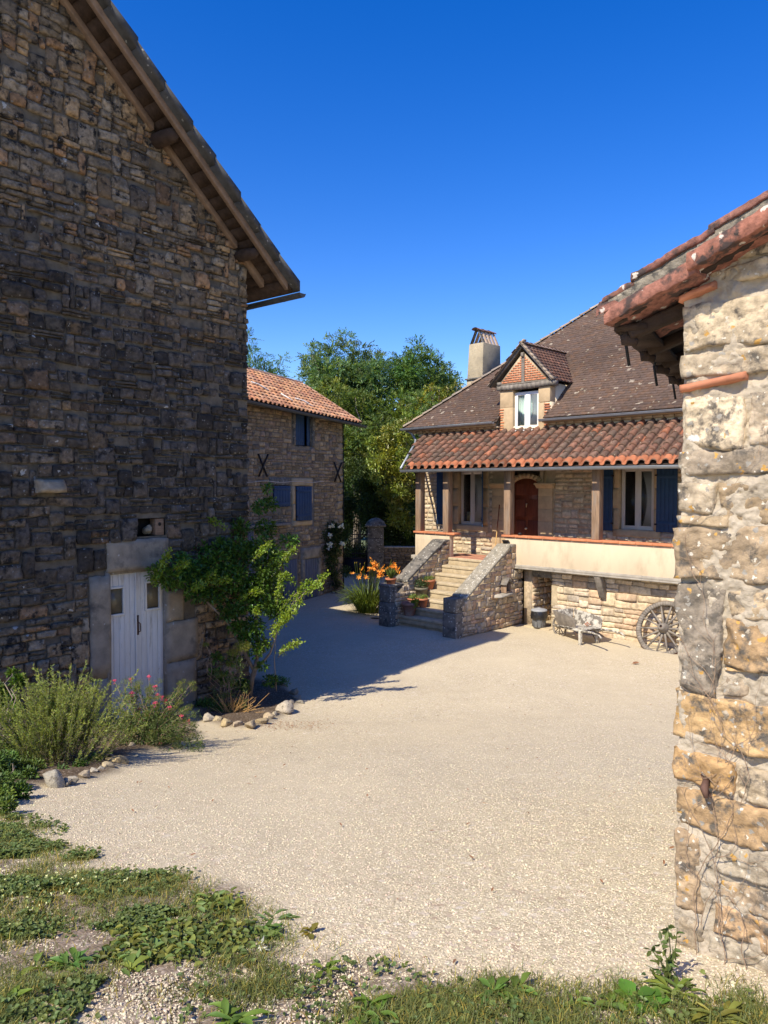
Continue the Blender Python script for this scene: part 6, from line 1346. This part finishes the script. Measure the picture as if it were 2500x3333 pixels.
shoots = [((505, 1880, 11.7), (555, 1795, 11.6)), ((560, 1860, 11.8), (610, 1835, 11.7)), ((690, 1900, 12.2), (745, 1885, 12.1)), ((640, 1930, 12.1), (700, 1860, 12.1)), ((820, 1830, 12.5), (880, 1770, 12.4)), ((910, 1840, 12.6), (962, 1785, 12.6)), ((900, 2000, 12.5), (1010, 1890, 12.4)), ((960, 1960, 12.4), (1068, 1868, 12.4)), ((780, 1950, 12.4), (850, 1925, 12.3)), ((900, 1980, 12.5), (918, 1865, 12.4)), ((880, 2050, 12.5), (980, 1960, 12.4)), ((910, 2130, 12.5), (975, 2090, 12.4)), ((600, 1940, 12.), (660, 1900, 11.9)), ((840, 2000, 12.4), (830, 1990, 12.3)), ((960, 1900, 12.4), (925, 1870, 12.3)), ((920, 2030, 12.4), (960, 1990, 12.3)), ((880, 2080, 12.4), (935, 2010, 12.3)), ((1000, 1930, 12.4), (1045, 1905, 12.3)), ((520, 1850, 11.6), (500, 1900, 11.6)), ((740, 1720, 12.9), (650, 1680, 12.9))]
gy = Geo()
for a, b in shoots:
    a = W(*a); b = W(*b); kk = np.linspace(0, 1, 7)[:, None]; P = a+(b-a)*kk+np.array([0, 0, 1])*np.sin(kk*math.pi)*.03; gs.tube(P, np.linspace(.006, .003, 7), 5, caps=False)
    L = np.linalg.norm(b-a); n = int(60+L*260); f = rs_.random(n)**.7; Q = np.stack([np.interp(f, np.linspace(0, 1, 7), P[:, j]) for j in range(3)], -1)+rs_.normal(size=(n, 3))*.03
    Lf.add(gy, Q, rdir(n, .3), rs_.uniform(.035, .06, n), .6, tint(n, .8, 1.3)*[2.1, 1.75, .8], bend=.1)
n = 200
g.build('leaves', M['leaf_rose'], t_); gy.build('young_leaves', M['leaf_rose'], t_); gs.build('stems', M['bark'], t_, smooth=True)
# yellow seed head umbel and lanky stems under the rose
p0 = G_(735, 2320); O = np.array(p0); t_ = plant('euphorbia', 'lanky plant with feathery yellow green seed heads under the rose', 'plant', p0); g = Geo(); gs = Geo()
for px, py, Y, r, n in ((790, 2105, 12.3, .16, 900), (760, 2125, 12.3, .12, 500), (750, 2160, 12.3, .08, 250), (670, 2100, 12.2, .06, 160), (725, 2200, 12.2, .06, 120)):
    c = A(px, py, Y)-O; Lf.add(g, c+ball(n, (r, r, r*.55)), rdir(n, .8), .035, .14, tint(n, .8, 1.4)*[1.3, 1.1, .5]); stems(gs, (0, 0, 0), [c]*3, .006, .003, 5, .05, .1)
for k in range(50): px, py = rs_.uniform(690, 800), rs_.uniform(2150, 2320); c = A(px, py, 12.2)-O; n = 12; Lf.add(g, c+ball(n, .06), rdir(n, .3), .06, .25, tint(n, .5, 1.2))
gs.build('stems', M['vinebark'], t_); g.build('leaves', M['leaf_herb'], t_)
p0 = G_(760, 2325); t_ = plant('dry_tuft', 'dry straw coloured tuft of cut stems in the rose bed', 'plant', p0); g = Geo()
for k in range(120):
    a = rs_.normal(.5, .75); L = rs_.uniform(.2, .5); d = np.array([math.sin(a), rs_.normal(-.2, .3), math.cos(a)*.9]); d /= np.linalg.norm(d); b = np.array([rs_.normal(0, .08), rs_.normal(0, .06), 0]); g.tube([b, b+d*L*.5+[0, 0, .01], b+d*L], [.005, .004, .002], 4, caps=False)
g.build('stems', M['straw'], t_)
for px, py, lab in ((660, 2310, 'small fresh green plant at the foot of the stone door jamb'), (720, 2325, 'small leafy green plant beside the dry tuft in the rose bed'), (905, 2235, 'low greenery at the back of the rose bed near the barn corner')):
    p0 = G_(px, py); bush('bed_plant', lab, 'plant', p0, [(np.array(p0)+[dx, dy, .1], .1) for dx, dy in ((0, 0), (.14, 0), (-.12, .05), (.05, .1))], .045, 500, 'leaf_herb', colr=(.8, 1.1, .7), nst=3, sr=.004)
# ivy-like greenery at the foot of the barn wall between bushes
# white climbing rose on the far house
pb = at(1090, 1925, 26.3); O = np.array(pb); t_ = plant('white_rose', 'white flowering climbing rose on the corner of the far stone house', 'rose bush', pb); g = Geo(); gp = Geo(); gs = Geo()
cl = [(A(px, py, Y)-O, r) for px, py, Y, r in ((1075, 1720, 26.2, .32), (1105, 1725, 26.3, .3), (1045, 1745, 26, .24), (1090, 1760, 26.1, .34), (1120, 1755, 26.2, .26), (1070, 1790, 26, .26), (1080, 1830, 26, .24), (1085, 1870, 26, .2), (1130, 1735, 26.3, .18), (1095, 1800, 26, .2), (1125, 1860, 26.2, .22), (1095, 1900, 26, .18), (1135, 1790, 26.3, .15))]
crown(g, cl, .08, 1500, .5, False, .45, 1.2); g.build('leaves', M['leaf_dark'], t_)
for px, py in ((1076, 1714), (1083, 1712), (1108, 1714), (1114, 1712), (1073, 1744), (1070, 1770), (1078, 1771), (1075, 1777), (1068, 1785), (1112, 1768), (1118, 1770), (1074, 1742)): n = 14; gp = Geo(); Lf.add(gp, A(px, py, 25.75)-O+ball(n, .055), rdir(n, .3), .07, .9, tint(n, .85, 1.1, .03)); gp.build('flower', M['petal_white'], t_)
stems(gs, (0, 0, 0), [c for c, r in cl[:8]], .03, .01, 6, .03, .05); gs.build('stems', M['bark'], t_, smooth=True)
# day lilies
p0 = G_(1195, 1992); O = np.array(p0); t_ = plant('day_lilies', 'clump of orange day lilies with arching strap leaves beside the stairs', 'flowers', p0); g = Geo(); gp = Geo(); gs = Geo(); rs_ = np.random.default_rng(23)
def blade(g, b, d0, L, w_, drop, c, n=7):
    d0 = np.array(d0)/np.linalg.norm(d0); k = np.linspace(0, 1, n)[:, None]; P = b+d0*L*k-np.array([0, 0, 1])*drop*L*k**2.2; sd = np.cross(d0, [0, 0, 1.]); sd /= np.linalg.norm(sd)+1e-9
    wd = w_*np.sin(np.clip(k*.85+.15, 0, 1)*math.pi)**.7; g.grid(np.stack([P-sd*wd/2, P+sd*wd/2+np.array([0, 0, .004])], 1), c=c)
for k in range(520):
    a = rs_.uniform(0, 6.28); rr = rs_.uniform(0, .32); b = np.array([rr*math.cos(a)*1.2, rr*math.sin(a), 0]); d = np.array([math.cos(a)*rs_.uniform(.2, .8), math.sin(a)*rs_.uniform(.2, .8), 1.]); blade(g, b, d, rs_.uniform(.9, 1.6), .028, rs_.uniform(.25, .7), tint(1, .6, 1.3)[0]*[1.0, 1, .7])
fl = [(1211, 1817), (1208, 1835), (1220, 1840), (1225, 1846), (1203, 1845), (1182, 1852), (1147, 1868), (1190, 1878), (1196, 1880), (1168, 1880), (1202, 1858), (1222, 1850), (1250, 1845), (1260, 1848), (1238, 1866), (1243, 1870), (1235, 1875), (1268, 1873), (1286, 1833), (1278, 1842), (1293, 1848), (1300, 1852), (1290, 1856), (1275, 1846), (1232, 1860), (1214, 1850), (1178, 1868), (1224, 1838), (1218, 1832), (1246, 1858), (1284, 1846), (1298, 1862)]
for px, py in fl:
    e = A(px, py, 21.6 if px < 1262 else 20.9)-O; b = np.array([rs_.normal(0, .15), rs_.normal(0, .1), 0]) if px < 1262 else e*[.75, .75, .55]; kk = np.linspace(0, 1, 6)[:, None]; gs.tube(b+(e-b)*kk+np.array([0, 0, .06])*np.sin(kk*3.14), .006, 4, caps=False)
    ax = rdir(1, .2)[0]-np.array([.3, .5, 0]); ax /= np.linalg.norm(ax); s1 = np.cross(ax, [0, 0, 1.]); s1 /= np.linalg.norm(s1); s2 = np.cross(ax, s1); th_ = np.arange(6)*math.pi/3+rs_.uniform(0, 1)
    gp = Geo(); D = ax*.55+np.cos(th_)[:, None]*s1+np.sin(th_)[:, None]*s2; Lf.add(gp, np.tile(e, (6, 1)), D, .095, .42, tint(6, .8, 1.15, .04), up=ax, bend=.15); gp.build('flower', M['petal_orange'], t_)
gp = Geo()
for k in range(26): e = A(rs_.uniform(1150, 1310), rs_.uniform(1825, 1870), 21.6)-O; b = e*[.6, .6, .3]; gs.tube([b, e], .006, 4, caps=False); Lf.add(gp, [e], [[.1, 0, 1]], .06, .3, [[.75, 1.3, .8]])
g.build('strap_leaves', M['leaf_lily'], t_); gp.build('flower_buds', M['petal_orange'], t_); gs.build('flower_stalks', M['leaf_lily'], t_)

# =================================================================== GRASS, CLOVER, WEEDS
def scatter(poly, n, seed=0, wob=.12):
    r = np.random.default_rng(seed); lo = poly.min(0); hi = poly.max(0); P = r.uniform(lo, hi, (n*3, 2)); P = P[soft(poly, P+r.normal(0, .07, P.shape), wob, 5)]; return P[:n]
def blades(g, P, h, w_, c, lean=.5, seed=0):
    r = np.random.default_rng(seed); n = len(P); z = gz2(P[:, 0], P[:, 1])+.0; B0 = np.stack([P[:, 0], P[:, 1], z-.004], -1)
    a = r.uniform(0, 6.28, n); L = r.uniform(h*.45, h, n); ln = r.uniform(.05, lean, n); D = np.stack([np.cos(a)*ln, np.sin(a)*ln, np.ones(n)], -1); sd = np.stack([-np.sin(a), np.cos(a), a*0], -1)*(w_/2)
    M1 = B0+D*(L*.55)[:, None]; T = B0+D*L[:, None]+np.stack([np.cos(a)*ln*L*.6, np.sin(a)*ln*L*.6, -L*ln*.35], -1)
    V = np.stack([B0-sd, B0+sd, M1+sd*.8, M1-sd*.8, T], 1); i = np.arange(n)[:, None]*5; g.add(V.reshape(-1, 3), q=i+np.array([0, 1, 2, 3]), t=i+np.array([3, 2, 4]), c=np.repeat(c, 5, 0))
g = Geo()
for nm, n, sd in (('grass_a', 15000, 1), ('grass_b', 11000, 2), ('grass_c', 7000, 3), ('soil_near', 26000, 4), ('clover_c', 4000, 5), ('clover_a', 2500, 6)):
    P = scatter(POLY[nm], n, sd); dn = fbm(np.stack([P[:, 0]*4, P[:, 1]*4, P[:, 0]*0], -1), 3, 90); P = P[dn > (.0 if sd != 4 else .05)+np.random.default_rng(sd).normal(0, .13, len(P))]; m = len(P)
    c = tint(m, .6, 1.35)*np.where(rng.random((m, 1)) < .16, np.array([[2.2, 1.6, 1.2]]), np.array([[1, 1, 1]])); blades(g, P, .045, .0028, c, 1.0, sd)
for nm, n in (('clover_a', 1500), ('clover_c', 2500), ('clover_b', 1500), ('broad_b', 500), ('soil_near', 2500)):
    P = scatter(POLY[nm], n, n); m = len(P); blades(g, P, .05, .003, tint(m, .6, 1.3)*np.where(rng.random((m, 1)) < .4, np.array([[2.6, 1.8, 1.3]]), 1), .9, n)
o = g.build('grass', M['grass']); o['kind'] = 'stuff'; o['label'] = 'short tufted grass growing over the stony foreground'; o['category'] = 'grass'
g = Geo()
for nm, n in (('clover_a', 7000), ('clover_b', 5500), ('clover_c', 15000), ('clover_d', 4200), ('grass_c', 600), ('grass_a', 350), ('grass_b', 500)):
    P = scatter(POLY[nm], n, n+3); dn = fbm(np.stack([P[:, 0]*5, P[:, 1]*5, P[:, 0]*0], -1), 3, 91); P = P[dn > rng.normal(-.02, .12, len(P))]; m = len(P); z = gz2(P[:, 0], P[:, 1])+np.abs(rng.normal(.010, .010, m)); c = tint(m, .55, 1.25)
    for k in range(3): a = rng.uniform(0, 6.28, m); Lf.add(g, np.stack([P[:, 0], P[:, 1], z], -1), np.stack([np.cos(a), np.sin(a), rng.uniform(-.1, .5, m)], -1), rng.uniform(.011, .02, m), .9, c, up=np.array([0, 0, 1.]))
P = scatter(POLY['clover_c'], 60, 5); n = len(P); B0 = np.stack([P[:, 0], P[:, 1], gz2(P[:, 0], P[:, 1])+.04], -1); Lf.add(g, np.repeat(B0, 6, 0), rdir(n*6, .4), .008, .7, [[6, 4.5, 9]])
o = g.build('clover', foliage('clover_leaves', (.15, .205, .06), .35)); o['kind'] = 'stuff'; o['label'] = 'dense clover mats along the gravel edge'; o['category'] = 'clover'
def weed(px, py, n, L, wid, lab, colr=(1, 1, 1), up=.5, name='weed', kind=0):
    p = G_(px, py); sd = int(px*3+py); r = np.random.default_rng(sd); t_ = plant(name, lab, 'weed', p); g = Geo()
    for k in range(n):
        a = r.uniform(0, 6.28); d = np.array([math.cos(a), math.sin(a), up+r.uniform(-.2, .5)]); ll = L*r.uniform(.6, 1.1); b = np.array([r.normal(0, L*.12), r.normal(0, L*.12), 0])
        d /= np.linalg.norm(d); kk = np.linspace(0, 1, 7)[:, None]; P = b+d*ll*kk-np.array([0, 0, 1])*ll*.45*kk**2; s_ = np.cross(d, [0, 0, 1.]); s_ /= np.linalg.norm(s_); w_ = ll*wid*np.array([.12, .3, .75, 1, .95, .6, .05])[:, None]*(1+.2*r.normal(size=(7, 1))*(kind == 1))
        c = tint(1, .7, 1.25)[0]*np.array(colr); q = np.stack([P-s_*w_/2+[0, 0, .006], P, P+s_*w_/2+[0, 0, .006]], 1); g.grid(q+r.normal(size=q.shape)*.0015, c=np.repeat(c[None]*np.ones((7, 1)), 3, 0))
    g.build('leaves', M['leaf_herb'], t_)
    return t_
wl = [(235, 3150, 26, .13, .22, 'dock rosette with upright tongue shaped leaves in the lower left foreground', (.8, 1.1, .7)), (130, 3155, 5, .15, .25, 'small plant with one long pale leaf pointing left, lower left foreground', (1.3, 1.3, .9)),
 (685, 2950, 26, .12, .2, 'leafy dandelion clump highest on the gravel edge', (1, 1.1, .8)), (745, 2960, 22, .11, .25, 'broad leaved weed with reddish tints just right of the highest dandelion clump', (1.2, 1.1, .7)), (870, 3045, 22, .11, .24, 'curly leaved weed at the right end of the creeping broad leaf patch', (.9, 1.1, .8)),
 (900, 2995, 9, .12, .16, 'thin grey green thistle like weed lying out on bare gravel', (.9, 1.0, 1.1)), (470, 2990, 20, .09, .4, 'round leaved weed above the creeping broad leaf patch', (.7, 1.0, .7)), (30, 3270, 16, .11, .25, 'bright green weed at the lower left corner', (1.1, 1.3, .7)), (430, 3170, 7, .12, .3, 'two pale upright leaves beside bare gravel left of the grass', (1.4, 1.4, 1)),
 (1615, 3240, 16, .11, .22, 'dark leaved weed in the middle of the right grass strip', (.8, 1.1, .7)), (1680, 3230, 16, .12, .22, 'upright dandelion leaves behind the right grass strip', (.9, 1.1, .7)), (2080, 3270, 20, .13, .45, 'large round leaved plant near the foot of the golden wall', (.8, 1.2, .5)), (2000, 3280, 16, .11, .3, 'medium green weed left of the large round leaved plant', (1, 1.1, .7)),
 (1880, 3270, 14, .12, .16, 'narrow leaved upright weed in the right grass strip', (1.1, 1.2, .7)), (760, 3330, 22, .14, .18, 'long leaved weed at the bottom centre left', (1, 1.2, .7)), (1215, 3300, 16, .13, .18, 'tall pointed leaf weed at the bottom centre', (1, 1.2, .6)), (2200, 3240, 22, .13, .16, 'straggly green plant climbing at the base of the golden wall corner', (1.1, 1.1, .6)), (2330, 3330, 20, .14, .14, 'dry straw and green tuft at the foot of the golden wall', (1.6, 1.2, .8)), (1010, 3040, 6, .07, .4, 'lonely reddish seedling on bare gravel', (1.3, .8, .5)), (1060, 3160, 8, .08, .3, 'small weed at the top edge of the centre grass', (1, 1.1, .6))]
for px, py, n, L, wd_, lab, cr_ in wl: weed(px, py, n, L*.85, wd_, lab, cr_)
# creeping broad leaves patch
g = Geo()
for nm, n in (('broad_a', 1000), ('broad_b', 240)):
    P = scatter(POLY[nm], n, 40); m = len(P); z = gz2(P[:, 0], P[:, 1])+rng.uniform(.0, .03, m); a = rng.uniform(0, 6.28, m); Lf.add(g, np.stack([P[:, 0], P[:, 1], z], -1), np.stack([np.cos(a), np.sin(a), rng.uniform(.0, .6, m)], -1), rng.uniform(.018, .042, m), .6, tint(m, .5, 1.6, .25)*[1.15, 1.05, .9], up=np.array([0, 0, 1.]), bend=.25)
o = g.build('creeping_leaves', M['leaf_herb']); o['kind'] = 'stuff'; o['label'] = 'creeping broad leaved ground cover on the gravel edge'; o['category'] = 'ground cover'
# tall thin weeds against the wall foot
p0 = G_(2170, 3200); t_ = plant('tall_weed', 'spindly tall weed with small leaves rising at the golden wall corner', 'weed', p0); g = Geo(); gs = Geo(); O = np.array(p0)
for px, py in ((2175, 3010), (2150, 3060), (2190, 3080), (2120, 3090), (2100, 3140), (2205, 3020), (2180, 3120)):
    e = A(px, py, p0[1])-O; gs.tube([(0, 0, 0), e*.5+[.01, 0, .01], e], [.003, .002, .001], 4, caps=False); n = 12; f = rng.random(n); Lf.add(g, f[:, None]*e, rdir(n, .2), .03, .5, tint(n, .5, 1.2))
gs.build('stems', M['leaf_herb'], t_); g.build('leaves', M['leaf_herb'], t_)
# loose pebbles, litter
g = Geo(); r = np.random.default_rng(99)
def pebbles(n, xr, yr, s0, s1, poly=None, pts=None):
    P = pts if pts is not None else np.stack([r.uniform(*xr, n), yr[0]+(yr[1]-yr[0])*r.random(n)**1.6], -1)
    if poly is not None: P = P[inpoly(P, poly)]
    n = len(P); s = r.uniform(s0, s1, n)*(1+r.random(n)**6*1.2); o = np.array([[1, 0, 0], [0, 1, 0], [-1, 0, 0], [0, -1, 0], [0, 0, .75], [.5, .5, .45], [-.5, .5, .5], [-.5, -.5, .4], [.5, -.5, .5]])*.5
    V = o[None]*(1+r.normal(size=(n, 9, 1))*.16)*s[:, None, None]; a = r.uniform(0, 6.28, n); ca, sa = np.cos(a)[:, None], np.sin(a)[:, None]; V = np.stack([V[..., 0]*ca-V[..., 1]*sa*.75, V[..., 0]*sa+V[..., 1]*ca*.75, V[..., 2]], -1)
    V += np.stack([P[:, 0], P[:, 1], gz2(P[:, 0], P[:, 1])-.0], -1)[:, None]
    T = np.array([[0, 5, 4], [5, 1, 4], [1, 6, 4], [6, 2, 4], [2, 7, 4], [7, 3, 4], [3, 8, 4], [8, 0, 4], [0, 1, 5], [1, 2, 6], [2, 3, 7], [3, 0, 8]]); i = np.arange(n)[:, None, None]*9
    c = np.array([[.55, .48, .35]])*r.uniform(.75, 1.18, (n, 1))*(1+r.normal(size=(n, 3))*.04); g.add(V.reshape(-1, 3), t=(T[None]+i).reshape(-1, 3), c=np.repeat(c, 9, 0))
def pebbles2(n, s0, s1):
    u = r.random(n); yy = 1.7+11.5*u**2.0; xx = r.uniform(-1, 1, n)*(.62*yy+.4)
    return np.stack([xx, yy], -1)
_P = pebbles2(180000, 0, 0)
for k_ in range(3):
    m_ = (_P[:, 1] > (0, 4.2, 8)[k_]) & (_P[:, 1] <= (4.2, 8, 14)[k_]); PP = _P[m_]; pebbles(0, (0, 1), (0, 1), (.0045, .0055, .006)[k_], (.0095, .010, .0105)[k_], pts=PP)
o = g.build('gravel', mat('loose_gravel', (1, 1, 1), .9, attr=True, var=.12, scale=60, bump=0)); o['kind'] = 'stuff'; o['label'] = 'loose pale angular gravel covering the courtyard'; o['category'] = 'gravel'
g = Geo(); P = np.stack([r.uniform(-3, 5, 260), r.uniform(2.3, 15, 260)], -1); n = len(P); a = r.uniform(0, 6.28, n); Lf.add(g, np.stack([P[:, 0], P[:, 1], gz2(P[:, 0], P[:, 1])+.012], -1), np.stack([np.cos(a), np.sin(a), a*0+.1], -1), r.uniform(.015, .05, n), .3, tint(n, .4, 1.2), up=np.array([0, 0, 1.]))
q_ = G_(940, 2360); P = np.stack([r.normal(q_[0], .35, 420), r.normal(q_[1], .22, 420)], -1); n = len(P); a = r.uniform(0, 6.28, n); Lf.add(g, np.stack([P[:, 0], P[:, 1], gz2(P[:, 0], P[:, 1])+.012], -1), np.stack([np.cos(a), np.sin(a), a*0+.1], -1), r.uniform(.015, .04, n), .3, tint(n, .7, 1.6)*[1.4, 1, .9], up=np.array([0, 0, 1.]))
o = g.build('leaf_litter', M['dryleaf']); o['kind'] = 'stuff'; o['label'] = 'tiny dry leaves and twigs scattered on the gravel'; o['category'] = 'leaf litter'
for px, py, lab in ((2057, 2163, 'brown dry leaf on the gravel near the cart wheel'), (850, 3095, None)):
    p = G_(px, py)
    if lab: g = Geo(); Lf.add(g, [[0, 0, .02]], [[1, .2, .1]], .18, .4, [[1, 1, 1]]); o = g.build('dry_leaf', M['dryleaf']); o.location = p; tag(o, lab, 'leaf')
    else:
        g = Geo(); Lf.add(g, ball(30, .012), rdir(30, .3), .03, .2, [[1, 1, 1]]); o = g.build('feather', M['petal_white']); o.location = p+[0, 0, .015]; tag(o, 'fluffy white feather lying on the gravel near the grass', 'feather')
p = G_(345, 2478); g = Geo(); g.tube([(-.35, -.1, .02), (-.1, 0, .07), (.1, .03, .09), (.16, .02, .06)], [.018, .018, .014, .01], 7); o = g.build('fallen_branch', M['bark'], None, smooth=True); o.location = G_(355, 2485); o.location.x -= .1; tag(o, 'short fallen pale stick lying in the left bed', 'stick')
# thin wire between the far house and the trees
g = Geo(); a = at(1127, 1468, 26.2); b = at(1345, 1500, 30); k = np.linspace(0, 1, 12)[:, None]; g.tube(a+(b-a)*k-np.array([0, 0, .12])*np.sin(k*3.14), .008, 4); tag(g.build('overhead_wire', M['black']), 'thin dark wire strung from the far house corner towards the trees', 'wire')
